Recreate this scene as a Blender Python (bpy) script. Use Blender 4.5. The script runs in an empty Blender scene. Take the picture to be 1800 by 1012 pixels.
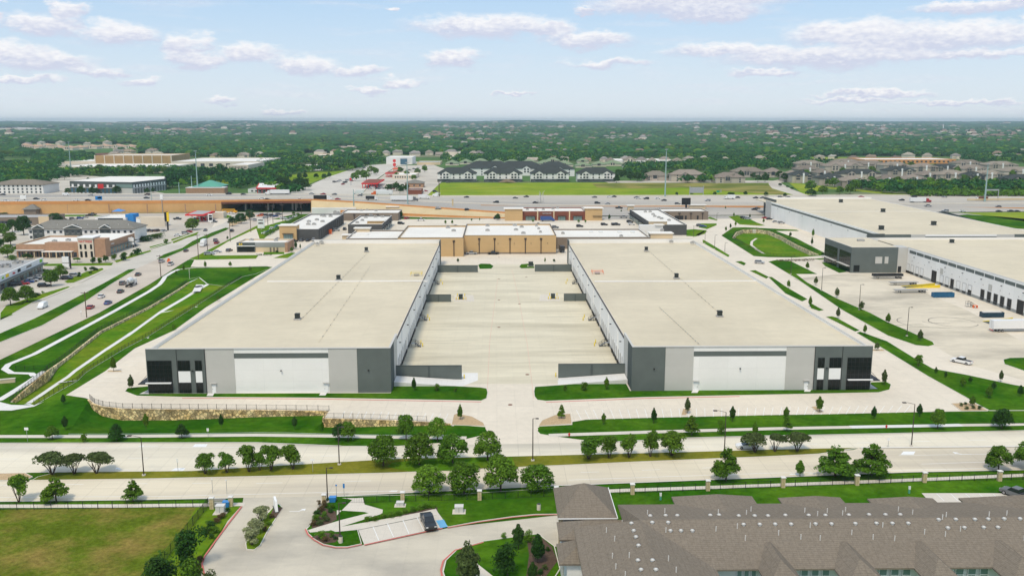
import bpy, math, random
import numpy as np
from mathutils import Vector, Matrix
from mathutils.geometry import delaunay_2d_cdt
R = math.radians
random.seed(7); rng = np.random.default_rng(11)
S = bpy.context.scene
COL = S.collection

# ------------------------------------------------------------------ camera
FPX, HOR, YAW, H = 1586.0, 213.0, R(1.0), 70.0
PIT = math.atan((506 - HOR) / FPX)
_F = Vector((math.sin(YAW) * math.cos(PIT), math.cos(YAW) * math.cos(PIT), -math.sin(PIT)))
_R = Vector((math.cos(YAW), -math.sin(YAW), 0)); _U = _R.cross(_F)
cd = bpy.data.cameras.new('camera'); cam = bpy.data.objects.new('camera', cd); COL.objects.link(cam)
cam.location = (0, 0, H)
cam.rotation_euler = Matrix((_R, _U, -_F)).transposed().to_euler()
cd.sensor_width = 36; cd.lens = FPX / 1800 * 36; cd.clip_start = 1; cd.clip_end = 40000
S.camera = cam

def G(px, py, z=0.0):
    """the place in the world, at height z, that the photograph shows at this pixel"""
    d = _F * FPX + _R * (px - 900) + _U * (506 - py)
    t = (z - H) / d.z
    return Vector((d.x * t, d.y * t, z))
def ppm(p):
    v = Vector(p) - Vector((0, 0, H)); return FPX / v.dot(_F)
def PX(p):
    v = Vector(p) - Vector((0, 0, H)); return (900 + FPX * v.dot(_R) / v.dot(_F), 506 - FPX * v.dot(_U) / v.dot(_F))

# ------------------------------------------------------------------ world + sun
SUN_EL, SUN_AZ = R(58), R(200)          # azimuth clockwise from +Y
W = bpy.data.worlds.new('World'); S.world = W; W.use_nodes = True
nt = W.node_tree; N = nt.nodes; L = nt.links; N.clear()
def nd(tree, typ, **kw):
    n = tree.nodes.new(typ)
    for k, v in kw.items():
        if k == 'inp':
            for a, b in v.items(): n.inputs[a].default_value = b
        else: setattr(n, k, v)
    return n
out = nd(nt, 'ShaderNodeOutputWorld'); bg = nd(nt, 'ShaderNodeBackground')
sky = nd(nt, 'ShaderNodeTexSky', sky_type='NISHITA', sun_disc=False, sun_elevation=SUN_EL, sun_rotation=SUN_AZ,
         altitude=200, air_density=1.0, dust_density=1.6, ozone_density=1.2)
bg.inputs['Strength'].default_value = 0.104
tc = nd(nt, 'ShaderNodeTexCoord'); sx = nd(nt, 'ShaderNodeSeparateXYZ'); L.new(tc.outputs['Generated'], sx.inputs[0])
def ma(op, a, b=None, c=None):
    n = nd(nt, 'ShaderNodeMath', operation=op)
    for i, v in enumerate((a, b, c)):
        if v is None: continue
        if isinstance(v, (int, float)): n.inputs[i].default_value = v
        else: L.new(v, n.inputs[i])
    return n.outputs[0]
def vm(op, a, b=None, c=None):
    n = nd(nt, 'ShaderNodeVectorMath', operation=op)
    for i, v in enumerate((a, b, c)):
        if v is None: continue
        if isinstance(v, tuple): n.inputs[i].default_value = v
        else: L.new(v, n.inputs[i])
    return n.outputs['Value'] if op in ('LENGTH', 'DOT_PRODUCT') else n.outputs[0]
az = ma('ARCTAN2', sx.outputs[0], sx.outputs[1]); el = ma('ARCSINE', sx.outputs[2])
cx = nd(nt, 'ShaderNodeCombineXYZ'); L.new(az, cx.inputs[0]); L.new(el, cx.inputs[1]); ae = cx.outputs[0]
def noise(vec, sc, det, rough=.55, off=(0, 0, 0)):
    m = vm('MULTIPLY_ADD', vec, sc, off)
    n = nd(nt, 'ShaderNodeTexNoise', inp={'Scale': 1.0, 'Detail': det, 'Roughness': rough}); L.new(m, n.inputs['Vector']); return n
nA = noise(ae, (26, 60, 1), 6, .6); nB = noise(ae, (110, 230, 1), 4, .6, (3, 9, 0))
wA = vm('MULTIPLY', vm('SUBTRACT', nA.outputs['Color'], (.5, .5, .5)), (.070, .026, 0))
wB = vm('MULTIPLY', vm('SUBTRACT', nB.outputs['Color'], (.5, .5, .5)), (.014, .007, 0))
p = vm('ADD', vm('ADD', ae, wA), wB)
CL = [(225,10,62,17),(275,20,22,8),(145,48,34,22),(2,60,32,34),(105,70,75,19),(235,78,75,24),(345,92,45,26),(360,116,60,17),
 (450,104,75,19),(550,120,85,20),(640,130,55,12),(30,112,75,22),(115,124,90,19),(190,136,50,10),(265,153,42,10),(710,148,42,10),
 (655,161,42,8),(400,182,44,8),(700,31,16,6),(860,56,165,24),(960,60,70,20),(800,106,58,20),(1030,77,100,19),(1210,8,200,38),(1240,38,130,20),
 (1030,28,30,8),(1480,74,130,26),(1280,98,150,17),(1420,112,210,22),(1660,84,150,26),(1700,42,130,13),(1790,26,50,12),
 (1620,112,230,11),(1060,116,90,10),(1340,134,75,7),(1530,170,110,8),(1798,75,26,20),(510,198,50,5),(900,165,40,4),(1490,180,90,6),
 (60,150,60,8),(1680,186,120,6),(1560,92,150,24),(1180,22,190,30),(-120,60,120,40),(-100,140,100,30),(1950,60,140,40),(2050,130,120,20)]
acc = sw = st = None
for (x, y, rx, ry) in CL:
    a0 = math.atan((x - 900) / FPX) + YAW; e0 = math.atan((213 - y) / FPX)
    sa, se = FPX / rx, FPX / ry
    q = vm('MULTIPLY_ADD', p, (sa, se, 0), (-a0 * sa, -e0 * se, 0))
    m = ma('SUBTRACT', 1.0, vm('LENGTH', q))
    w = ma('MAXIMUM', m, 0.0)
    t = ma('MULTIPLY', vm('DOT_PRODUCT', q, (0, 1, 0)), w)
    acc = m if acc is None else ma('MAXIMUM', acc, m)
    sw = w if sw is None else ma('ADD', sw, w); st = t if st is None else ma('ADD', st, t)
wC = vm('MULTIPLY', vm('SUBTRACT', noise(ae, (9, 16, 1), 3, .5, (7, 2, 0)).outputs['Color'], (.5, .5, .5)), (.04, .012, 0))
nS = noise(vm('ADD', ae, wC), (7, 62, 1), 6, .6, (1, 5, 0)); vs_ = nd(nt, 'ShaderNodeMapRange', inp={1: .50, 2: .78, 3: 0, 4: .55}); L.new(nS.outputs['Fac'], vs_.inputs[0])
tt = ma('DIVIDE', st, ma('ADD', sw, .02))
# generic broken cloud everywhere outside the frame, higher up and behind
gx = nd(nt, 'ShaderNodeTexNoise', inp={'Scale': 2.6, 'Detail': 7, 'Roughness': .58})
L.new(vm('MULTIPLY', tc.outputs['Generated'], (1, 1, 2.6)), gx.inputs['Vector'])
hi = nd(nt, 'ShaderNodeMapRange', inp={1: .14, 2: .24}); L.new(el, hi.inputs[0])
gm = ma('MULTIPLY', ma('SUBTRACT', gx.outputs['Fac'], .45), hi.outputs[0])
fac = nd(nt, 'ShaderNodeMapRange', interpolation_type='SMOOTHERSTEP', inp={1: -.12, 2: .62}); L.new(ma('MAXIMUM', acc, ma('MULTIPLY', gm, 3.2)), fac.inputs[0])
shade = nd(nt, 'ShaderNodeMapRange', inp={1: -.40, 2: .50}); L.new(ma('ADD', tt, ma('MULTIPLY', ma('SUBTRACT', nB.outputs['Fac'], .5), 1.6)), shade.inputs[0])
ccol = nd(nt, 'ShaderNodeMix', data_type='RGBA'); L.new(shade.outputs[0], ccol.inputs[0])
ccol.inputs[6].default_value = (5.9, 6.2, 7.5, 1); ccol.inputs[7].default_value = (8.9, 8.8, 8.9, 1)
# thin veil low over the horizon, and pale blue sky
veil = nd(nt, 'ShaderNodeMapRange', inp={1: .0, 2: .15, 3: 1, 4: 0}); L.new(el, veil.inputs[0])
base = nd(nt, 'ShaderNodeMix', data_type='RGBA'); L.new(ma('MULTIPLY_ADD', veil.outputs[0], .30, .62), base.inputs[0]); L.new(sky.outputs[0], base.inputs[6])
vcol = nd(nt, 'ShaderNodeMix', data_type='RGBA'); L.new(veil.outputs[0], vcol.inputs[0])
vcol.inputs[6].default_value = (4.5, 6.9, 9.7, 1); vcol.inputs[7].default_value = (7.6, 8.2, 8.6, 1)
L.new(vcol.outputs[2], base.inputs[7])
fin = nd(nt, 'ShaderNodeMix', data_type='RGBA'); L.new(ma('MAXIMUM', ma('MULTIPLY', fac.outputs[0], .92), vs_.outputs[0]), fin.inputs[0])
L.new(base.outputs[2], fin.inputs[6]); L.new(ccol.outputs[2], fin.inputs[7])
L.new(fin.outputs[2], bg.inputs[0]); L.new(bg.outputs[0], out.inputs[0])
W.cycles.sampling_method = 'MANUAL'; W.cycles.sample_map_resolution = 1024

sd = bpy.data.lights.new('sun', 'SUN'); sd.energy = 2.2; sd.angle = R(11); sd.color = (1, .885, .70)
sun = bpy.data.objects.new('sun', sd); COL.objects.link(sun)
sdir = Vector((math.sin(SUN_AZ) * math.cos(SUN_EL), math.cos(SUN_AZ) * math.cos(SUN_EL), math.sin(SUN_EL)))
sun.rotation_euler = sdir.to_track_quat('Z', 'Y').to_euler()
S.view_settings.view_transform = 'Standard'; S.view_settings.look = 'None'; S.view_settings.gamma = 1; S.view_settings.exposure = 0.10
S.cycles.use_denoising = True; S.cycles.max_bounces = 5; S.cycles.diffuse_bounces = 3; S.cycles.glossy_bounces = 2
S.cycles.transmission_bounces = 2; S.cycles.volume_bounces = 0; S.cycles.transparent_max_bounces = 6
S.cycles.caustics_reflective = False; S.cycles.caustics_refractive = False

# ------------------------------------------------------------------ materials
MATS = {}
def M(name, col, rough=.85, var=.10, scale=.6, big=.06, bigs=.03, col2=None, thr=(.42, .62), spec=.25, metal=0,
      joint=None, bump=0.0, stretch=(1, 1, 1), island=0.0, rnd=0.0, bumps=None, emit=0):
    m = bpy.data.materials.new(name); m.use_nodes = True; t = m.node_tree; b = t.nodes['Principled BSDF']; k = t.links
    b.inputs['Roughness'].default_value = rough; b.inputs['Specular IOR Level'].default_value = spec; b.inputs['Metallic'].default_value = metal
    c = (*col, 1); tcn = nd(t, 'ShaderNodeTexCoord'); mp = nd(t, 'ShaderNodeMapping'); mp.inputs['Scale'].default_value = stretch
    k.new(tcn.outputs['Object'], mp.inputs[0]); cur = None
    def rgb(v): n = nd(t, 'ShaderNodeRGB'); n.outputs[0].default_value = v; return n.outputs[0]
    cur = rgb(c)
    if col2:
        n = nd(t, 'ShaderNodeTexNoise', inp={'Scale': bigs, 'Detail': 6, 'Roughness': .62}); k.new(mp.outputs[0], n.inputs[0])
        r = nd(t, 'ShaderNodeMapRange', inp={1: thr[0], 2: thr[1]}); k.new(n.outputs['Fac'], r.inputs[0])
        mx = nd(t, 'ShaderNodeMix', data_type='RGBA'); k.new(r.outputs[0], mx.inputs[0]); k.new(cur, mx.inputs[6]); mx.inputs[7].default_value = (*col2, 1); cur = mx.outputs[2]
    def vary(fac, amt):
        nonlocal cur
        r = nd(t, 'ShaderNodeMapRange', inp={1: .25, 2: .75, 3: 1 - amt, 4: 1 + amt}); k.new(fac, r.inputs[0])
        s = nd(t, 'ShaderNodeVectorMath', operation='SCALE'); k.new(cur, s.inputs[0]); k.new(r.outputs[0], s.inputs['Scale']); cur = s.outputs[0]
    if var:
        n = nd(t, 'ShaderNodeTexNoise', inp={'Scale': scale, 'Detail': 5, 'Roughness': .65}); k.new(mp.outputs[0], n.inputs[0]); vary(n.outputs['Fac'], var)
    if big:
        n2 = nd(t, 'ShaderNodeTexNoise', inp={'Scale': bigs * 1.7, 'Detail': 3}); k.new(mp.outputs[0], n2.inputs[0]); vary(n2.outputs['Fac'], big)
    if island:
        g = nd(t, 'ShaderNodeNewGeometry'); r = nd(t, 'ShaderNodeMapRange', inp={3: 1 - island, 4: 1 + island}); k.new(g.outputs['Random Per Island'], r.inputs[0])
        s = nd(t, 'ShaderNodeVectorMath', operation='SCALE'); k.new(cur, s.inputs[0]); k.new(r.outputs[0], s.inputs['Scale']); cur = s.outputs[0]
    if rnd:
        g = nd(t, 'ShaderNodeObjectInfo'); hsv = nd(t, 'ShaderNodeHueSaturation')
        r = nd(t, 'ShaderNodeMapRange', inp={3: 1 - rnd, 4: 1 + rnd}); k.new(g.outputs['Random'], r.inputs[0]); k.new(r.outputs[0], hsv.inputs['Value'])
        r2 = nd(t, 'ShaderNodeMapRange', inp={3: .5 - rnd * .06, 4: .5 + rnd * .06}); k.new(ma2(t, 'FRACT', ma2(t, 'MULTIPLY', g.outputs['Random'], 7.3)), r2.inputs[0]); k.new(r2.outputs[0], hsv.inputs['Hue'])
        k.new(cur, hsv.inputs['Color']); cur = hsv.outputs[0]
    if joint and joint[4] == 'vor':
        vn = nd(t, 'ShaderNodeTexVoronoi', feature='DISTANCE_TO_EDGE', inp={'Scale': joint[0]}); k.new(tcn.outputs['Object'], vn.inputs['Vector']); vc = nd(t, 'ShaderNodeTexVoronoi', inp={'Scale': joint[0]}); k.new(tcn.outputs['Object'], vc.inputs['Vector'])
        r = nd(t, 'ShaderNodeMapRange', inp={1: 0, 2: joint[2], 3: joint[3], 4: 1}); k.new(vn.outputs['Distance'], r.inputs[0]); s = nd(t, 'ShaderNodeVectorMath', operation='SCALE'); k.new(cur, s.inputs[0]); k.new(r.outputs[0], s.inputs['Scale']); cur = s.outputs[0]
        sp = nd(t, 'ShaderNodeSeparateXYZ'); k.new(vc.outputs['Color'], sp.inputs[0]); vary(sp.outputs[0], .38); joint = None
    if joint:   # (dx, dy, width, darkness, axis)
        dx, dy, wd, dk, axis = joint
        br = nd(t, 'ShaderNodeTexBrick', offset=0, offset_frequency=1, squash=1)
        br.inputs['Scale'].default_value = 1; br.inputs['Brick Width'].default_value = dx; br.inputs['Row Height'].default_value = dy; br.inputs['Mortar Size'].default_value = wd; br.inputs['Mortar Smooth'].default_value = .1
        br.inputs['Color1'].default_value = (1, 1, 1, 1); br.inputs['Color2'].default_value = (.965, .965, .96, 1); br.inputs['Mortar'].default_value = (dk, dk, dk, 1)
        mv = nd(t, 'ShaderNodeMapping')
        if axis == 'xz': mv.inputs['Rotation'].default_value = (R(-90), 0, 0)
        if axis == 'yz': mv.inputs['Rotation'].default_value = (R(-90), 0, R(90))
        if axis == 'yz': # put y on x, z on y
            sp = nd(t, 'ShaderNodeSeparateXYZ'); cb = nd(t, 'ShaderNodeCombineXYZ'); k.new(tcn.outputs['Object'], sp.inputs[0]); k.new(sp.outputs[1], cb.inputs[0]); k.new(sp.outputs[2], cb.inputs[1]); k.new(cb.outputs[0], br.inputs[0])
        elif axis == 'xz':
            sp = nd(t, 'ShaderNodeSeparateXYZ'); cb = nd(t, 'ShaderNodeCombineXYZ'); k.new(tcn.outputs['Object'], sp.inputs[0]); k.new(sp.outputs[0], cb.inputs[0]); k.new(sp.outputs[2], cb.inputs[1]); k.new(cb.outputs[0], br.inputs[0])
        else: k.new(tcn.outputs['Object'], br.inputs[0])
        s = nd(t, 'ShaderNodeVectorMath', operation='MULTIPLY'); k.new(cur, s.inputs[0]); k.new(br.outputs[0], s.inputs[1]); cur = s.outputs[0]
    if bump:
        n = nd(t, 'ShaderNodeTexNoise', inp={'Scale': bumps or scale * 3, 'Detail': 4}); k.new(tcn.outputs['Object'], n.inputs[0])
        bp = nd(t, 'ShaderNodeBump', inp={'Strength': bump, 'Distance': .3}); k.new(n.outputs['Fac'], bp.inputs['Height']); k.new(bp.outputs[0], b.inputs['Normal'])
    k.new(cur, b.inputs['Base Color'])
    if emit: k.new(cur, b.inputs['Emission Color']); b.inputs['Emission Strength'].default_value = emit
    if island:
        tl = nd(t, 'ShaderNodeBsdfTranslucent'); mxs = nd(t, 'ShaderNodeMixShader', inp={0: .32}); om = t.nodes['Material Output']; k.new(cur, tl.inputs[0]); k.new(b.outputs[0], mxs.inputs[1]); k.new(tl.outputs[0], mxs.inputs[2]); k.new(mxs.outputs[0], om.inputs[0])
    MATS[name] = m; return m
def ma2(t, op, a, b=None):
    n = nd(t, 'ShaderNodeMath', operation=op); t.links.new(a, n.inputs[0])
    if b is not None: n.inputs[1].default_value = b
    return n.outputs[0]

M('concrete', (.715, .635, .515), var=.07, scale=.5, big=.07, bigs=.03, joint=(4.6, 4.6, .05, .86, 'xy'))
M('court', (.68, .615, .465), var=.13, scale=.35, big=.08, bigs=.05, stretch=(.18, 1.6, 1), joint=(4.6, 4.6, .05, .90, 'xy'), col2=(.53, .475, .35), thr=(.44, .68))
M('yard_concrete', (.68, .60, .465), var=.08, scale=.3, bigs=.035, stretch=(.5, 1, 1), col2=(.44, .39, .305), thr=(.46, .66), joint=(4.6, 4.6, .05, .9, 'xy'))
M('street', (.76, .69, .545), var=.06, scale=.4, bigs=.05, stretch=(.16, 1.3, 1), col2=(.47, .43, .355), thr=(.45, .65), joint=(4.6, 3.7, .07, .84, 'xy'))
M('street_warm', (.72, .635, .48), var=.06, scale=.4, bigs=.05, stretch=(.16, 1.3, 1), col2=(.47, .41, .33), thr=(.45, .65), joint=(4.6, 3.7, .07, .84, 'xy'))
M('apron', (.60, .54, .43), var=.05, scale=.3, bigs=.07, stretch=(.6, 1, 1), col2=(.44, .40, .33), thr=(.45, .65), joint=(5, 5, .05, .93, 'xy'))
M('avenue', (.60, .555, .48), var=.05, scale=.3, bigs=.03, col2=(.52, .48, .41), thr=(.42, .62))
M('avenue_pink', (.58, .50, .41), var=.05, scale=.3, bigs=.03, col2=(.50, .43, .35), thr=(.42, .62))
M('freeway_surface', (.36, .335, .30), var=.05, scale=.2, bigs=.01, stretch=(.12, 1, 1), col2=(.50, .455, .385), thr=(.45, .6))
M('lot', (.58, .525, .435), var=.06, scale=.25, bigs=.02, col2=(.47, .42, .35), thr=(.4, .65))
M('walk', (.66, .60, .51), var=.04, scale=.8, joint=(1.5, 1.5, .03, .88, 'xy'))
M('walk_new', (.74, .72, .68), var=.04, scale=.8, joint=(1.5, 1.5, .03, .9, 'xy'))
M('kerb', (.68, .64, .56), var=.05)
M('red_kerb', (.58, .17, .14), var=.15, scale=2)
M('lawn', (.026, .100, .004), var=.34, scale=.55, big=.22, bigs=.045, rough=1, spec=0, col2=(.085, .175, .010), thr=(.42, .68), bump=.3)
M('lawn_dry', (.20, .19, .022), var=.20, scale=.9, big=.12, bigs=.06, rough=1, spec=0, col2=(.10, .13, .015), bump=.3)
M('lawn_mix', (.075, .185, .008), var=.30, scale=.5, bigs=.045, rough=1, spec=0, col2=(.15, .215, .014), bump=.3)
M('field', (.10, .140, .012), var=.42, scale=1.1, big=.16, bigs=.09, rough=1, spec=0, col2=(.25, .19, .05), thr=(.45, .66), bump=.5)
M('meadow', (.17, .27, .02), var=.15, scale=.05, bigs=.012, rough=1, spec=0, col2=(.30, .33, .04), thr=(.4, .65))
M('meadow_brown', (.30, .26, .08), var=.25, scale=.08, bigs=.02, rough=1, spec=0, col2=(.13, .16, .035), thr=(.42, .58))
M('far_ground', (.085, .16, .05), var=.3, scale=.02, big=.2, bigs=.004, rough=1, spec=0, col2=(.26, .25, .16), thr=(.55, .68))
M('mulch', (.50, .36, .21), var=.3, scale=3, rough=1)
M('dark_mulch', (.10, .065, .045), var=.35, scale=3, rough=1)
M('white_paint', (.80, .80, .78), var=.08, scale=2)
M('blue_paint', (.16, .42, .66), var=.05)
M('precast_white', (.84, .83, .80), var=.03, scale=.3, big=.03, joint=(7.6, 3.1, .04, .90, 'xz'), rough=.7)
M('precast_white_side', (.87, .86, .83), var=.02, scale=.3, big=.02, joint=(7.6, 99, .05, .82, 'yz'), rough=.7)
M('precast_light', (.52, .51, .475), var=.03, scale=.3, big=.03, joint=(99, 3.4, .03, .93, 'xz'), rough=.7)
M('precast_dark', (.118, .137, .127), var=.07, scale=.35, big=.06, bigs=.15, rough=.7)
M('precast_mid', (.30, .31, .30), var=.05, scale=.3, rough=.7)
M('membrane', (.645, .565, .415), var=.06, scale=.25, big=.09, bigs=.018, joint=(19, 3.1, .06, .90, 'xy'), col2=(.60, .525, .39), thr=(.50, .74), rough=.8)
M('membrane_white', (.80, .765, .70), var=.03, scale=.3, joint=(12, 3, .04, .95, 'xy'))
M('parapet_white', (.82, .80, .76), var=.02)
M('coping', (.56, .54, .50), var=.03)
M('glass_dark', (.010, .013, .012), rough=.14, var=0, big=0, spec=.3)
M('mullion', (.02, .02, .02), rough=.4, var=0, big=0)
M('black_metal', (.018, .018, .018), rough=.5, var=0, big=0)
M('bronze_metal', (.06, .045, .035), rough=.5, var=0, big=0)
M('galvanised', (.42, .43, .43), rough=.45, var=.08, metal=.5)
M('green_steel', (.30, .42, .40), rough=.6, var=.05)
M('weathered_wood', (.11, .075, .05), rough=.9, var=.2, scale=2)
M('yellow_paint', (.80, .60, .04), rough=.5, var=.08)
M('orange_paint', (.85, .16, .03), rough=.5, var=.05)
M('red_paint', (.62, .05, .04), rough=.5, var=.05)
M('rust', (.18, .07, .04), var=.2, scale=1)
M('dark_unit', (.05, .062, .055), rough=.6, var=.1, scale=2)
M('unit_grey', (.40, .39, .37), rough=.6, var=.12, scale=1.5)
M('limestone', (.72, .58, .36), var=.22, scale=1.1, big=.1, bigs=.3, joint=(1.1, 0, .12, .5, 'vor'), bump=.5)
M('rubble', (.66, .46, .20), var=.38, scale=1.8, big=.15, bigs=.35, joint=(1.25, 0, .16, .35, 'vor'), bump=.6, col2=(.80, .62, .34), thr=(.4, .6))
M('pillar_stone', (.62, .50, .30), var=.25, scale=2.2, joint=(.5, .3, .04, .7, 'xz'))
M('tan_stucco', (.56, .38, .185), var=.04, scale=.3, big=.04, joint=(99, 1.2, .03, .93, 'xz'))
M('tan_light', (.66, .52, .34), var=.04, scale=.3)
M('taupe', (.22, .175, .135), var=.06, scale=.4)
M('charcoal_block', (.085, .085, .082), var=.10, scale=.6, joint=(1.2, .6, .03, .85, 'xz'))
M('slate_side', (.085, .10, .095), var=.08, scale=.4)
M('brick_red', (.22, .075, .045), var=.12, scale=.8, big=.06)
M('school_brown', (.42, .27, .12), var=.15, scale=.3)
M('brick_brown', (.42, .25, .155), var=.15, scale=.8, big=.06)
M('brick_orange', (.62, .37, .155), var=.07, scale=.3, big=.08, bigs=.03)
M('rust_barrier', (.62, .28, .09), var=.10, scale=.3)
M('abutment', (.60, .47, .27), var=.08, scale=.12, big=.06)
M('shingle', (.225, .190, .150), var=.22, scale=2.6, big=.05, bigs=.06, rough=1, spec=0, joint=(.9, .32, .03, .80, 'xy'))
M('shingle_grey', (.22, .21, .185), var=.12, scale=.8, rough=1, spec=0)
M('shingle_dark', (.058, .066, .062), var=.15, scale=.6, rough=1, spec=0)
M('shingle_tan', (.245, .21, .17), var=.15, scale=.6, rough=1, spec=0, rnd=.18)
M('tile_pink', (.50, .33, .22), var=.15, scale=.4, rough=1)
M('green_metal', (.10, .35, .25), rough=.5, var=.05)
M('white_siding', (.78, .77, .74), var=.03, joint=(99, .6, .02, .93, 'xz'))
M('cream_wall', (.68, .60, .48), var=.05)
M('house_wall', (.44, .385, .32), var=.08, rnd=.25)
M('window_glass', (.045, .055, .065), rough=.15, spec=.6, var=0, big=0)
M('pale_glass', (.20, .29, .27), rough=.15, spec=.6, var=0, big=0)
M('blue_glass', (.05, .13, .19), rough=.15, spec=.6, var=0, big=0)
M('vent_white', (.66, .64, .60), var=.02, rough=.5)
M('tyre', (.015, .015, .015), var=0, big=0); M('rim', (.35, .35, .36), rough=.35, metal=.6, var=0, big=0)
M('car_glass', (.016, .02, .024), rough=.08, spec=.7, var=0, big=0)
M('lamp_lens', (.75, .75, .72), rough=.2, var=0, big=0); M('tail_lens', (.45, .02, .02), rough=.2, var=0, big=0)
for nm, c in dict(white=(.78, .78, .77), black=(.016, .017, .019), silver=(.40, .41, .42), grey=(.13, .135, .14), red=(.36, .02, .025), blue=(.03, .08, .26), brown=(.12, .075, .055), orange=(.75, .13, .02), green=(.03, .06, .05), skyblue=(.05, .25, .62), yellow=(.80, .40, .02), tan=(.42, .36, .27)).items():
    M('paint_' + nm, c, rough=.28, spec=.6, var=.03, big=0)
M('bark', (.085, .06, .045), var=.25, scale=3, rough=1)
M('leaf', (.098, .195, .015), var=.18, scale=.9, big=0, island=.42, rnd=.16, rough=.8, spec=.12)
M('leaf_bright', (.125, .245, .02), var=.18, scale=.9, big=0, island=.42, rnd=.14, rough=.8, spec=.12)
M('leaf_dark', (.038, .10, .016), var=.18, scale=.9, big=0, island=.45, rnd=.14, rough=.8, spec=.12)
M('leaf_olive', (.095, .135, .04), var=.18, scale=.9, big=0, island=.42, rnd=.10, rough=.8, spec=.12)
M('leaf_cream', (.30, .33, .16), var=.2, scale=.9, big=0, island=.5, rough=.8, spec=.12)
M('leaf_far', (.036, .130, .030), var=.28, scale=.05, big=.2, bigs=.006, island=.45, rough=.9, spec=.05)
M('leaf_brown', (.14, .10, .045), var=.2, scale=.9, big=0, island=.4, rough=.9, spec=.05)
M('earth', (.20, .15, .09), var=.3, scale=.3, rough=1)
M('sign_white', (.82, .82, .80), var=0, big=0); M('sign_blue', (.03, .22, .55), var=0, big=0); M('sign_green', (.02, .30, .20), var=0, big=0); M('sign_black', (.02, .02, .02), var=0, big=0); M('sign_yellow', (.9, .62, .03), var=0, big=0); M('sign_red', (.65, .04, .04), var=0, big=0)
M('sign_lime', (.25, .60, .05), var=0, big=0)
def mt(x): return MATS[x] if isinstance(x, str) else x

# ------------------------------------------------------------------ mesh builder
class MB:
    def __init__(s): s.v = []; s.f = []; s.m = []; s.cur = 0; s.T = None
    def add(s, vs, fs, m=None):
        o = len(s.v)
        if s.T is not None: vs = [tuple(s.T @ Vector(v)) for v in vs]
        s.v += [tuple(v) for v in vs]; s.f += [tuple(i + o for i in f) for f in fs]; s.m += [s.cur if m is None else m] * len(fs)
        return s
    def box(s, x0, y0, z0, x1, y1, z1, m=None):
        return s.add([(x0,y0,z0),(x1,y0,z0),(x1,y1,z0),(x0,y1,z0),(x0,y0,z1),(x1,y0,z1),(x1,y1,z1),(x0,y1,z1)],
                     [(0,3,2,1),(4,5,6,7),(0,1,5,4),(1,2,6,5),(2,3,7,6),(3,0,4,7)], m)
    def prism(s, poly, z0, z1, m=None, top=None):
        n = len(poly); top = top or poly
        fs = [tuple(range(n - 1, -1, -1)), tuple(range(n, 2 * n))] + [(i, (i + 1) % n, n + (i + 1) % n, n + i) for i in range(n)]
        return s.add([(p[0], p[1], z0) for p in poly] + [(p[0], p[1], z1) for p in top], fs, m)
    def cyl(s, x, y, z0, z1, r, r2=None, n=8, m=None):
        r2 = r if r2 is None else r2
        a = [(x + r * math.cos(i * 2 * math.pi / n), y + r * math.sin(i * 2 * math.pi / n)) for i in range(n)]
        b = [(x + r2 * math.cos(i * 2 * math.pi / n), y + r2 * math.sin(i * 2 * math.pi / n)) for i in range(n)]
        return s.prism(a, z0, z1, m, b)
    def tube(s, p, q, r, r2=None, n=6, m=None):
        p = Vector(p); q = Vector(q); d = (q - p); r2 = r if r2 is None else r2
        if d.length < 1e-6: return s
        d.normalize(); u = d.orthogonal().normalized(); w = d.cross(u)
        c = [(u * math.cos(i * 2 * math.pi / n) + w * math.sin(i * 2 * math.pi / n)) for i in range(n)]
        return s.add([p + k * r for k in c] + [q + k * r2 for k in c],
                     [tuple(range(n - 1, -1, -1)), tuple(range(n, 2 * n))] + [(i, (i + 1) % n, n + (i + 1) % n, n + i) for i in range(n)], m)
    def beam(s, p, q, w, h, m=None):   # rectangular bar from p to q, w wide, h tall
        p = Vector(p); q = Vector(q); d = (q - p).normalized(); sd_ = Vector((-d.y, d.x, 0)); sd_ = sd_.normalized() if sd_.length > 1e-4 else Vector((1, 0, 0))
        up = d.cross(sd_) * -1 if abs(d.z) > .99 else Vector((0, 0, 1)); sd_ *= w / 2; up = up * (h / 2)
        vs = [p - sd_ - up, p + sd_ - up, p + sd_ + up, p - sd_ + up, q - sd_ - up, q + sd_ - up, q + sd_ + up, q - sd_ + up]
        return s.add(vs, [(0, 1, 2, 3), (7, 6, 5, 4), (0, 4, 5, 1), (1, 5, 6, 2), (2, 6, 7, 3), (3, 7, 4, 0)], m)
    def mesh(s, name, mats, smooth=False):
        me = bpy.data.meshes.new(name); me.from_pydata(s.v, [], s.f)
        mats = mats if isinstance(mats, (list, tuple)) else [mats]
        for x in mats: me.materials.append(mt(x))
        if len(mats) > 1: me.polygons.foreach_set('material_index', s.m)
        if smooth: me.polygons.foreach_set('use_smooth', [True] * len(s.f))
        me.update(); return me
def link(name, me, parent=None, loc=None, rz=0):
    o = bpy.data.objects.new(name, me); COL.objects.link(o)
    if parent: o.parent = parent
    if loc is not None: o.location = loc
    if rz: o.rotation_euler = (0, 0, rz)
    return o
def part(name, mb, mats, parent, smooth=False): return link(name, mb.mesh(name, mats, smooth), parent)
USED = {}
def tag(o, label, cat, group=None):
    o['label'] = label; o['category'] = cat
    if group: o['group'] = group
    USED.setdefault(label, []).append(o.name); return o
def thing(name, label, cat, loc=(0, 0, 0), rz=0, group=None):
    return tag(link(name, None, None, loc, rz), label, cat, group)
def solo(name, mb, mats, label, cat, group=None, loc=None, rz=0, smooth=False):
    return tag(link(name, mb.mesh(name, mats, smooth), None, loc, rz), label, cat, group)
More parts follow.
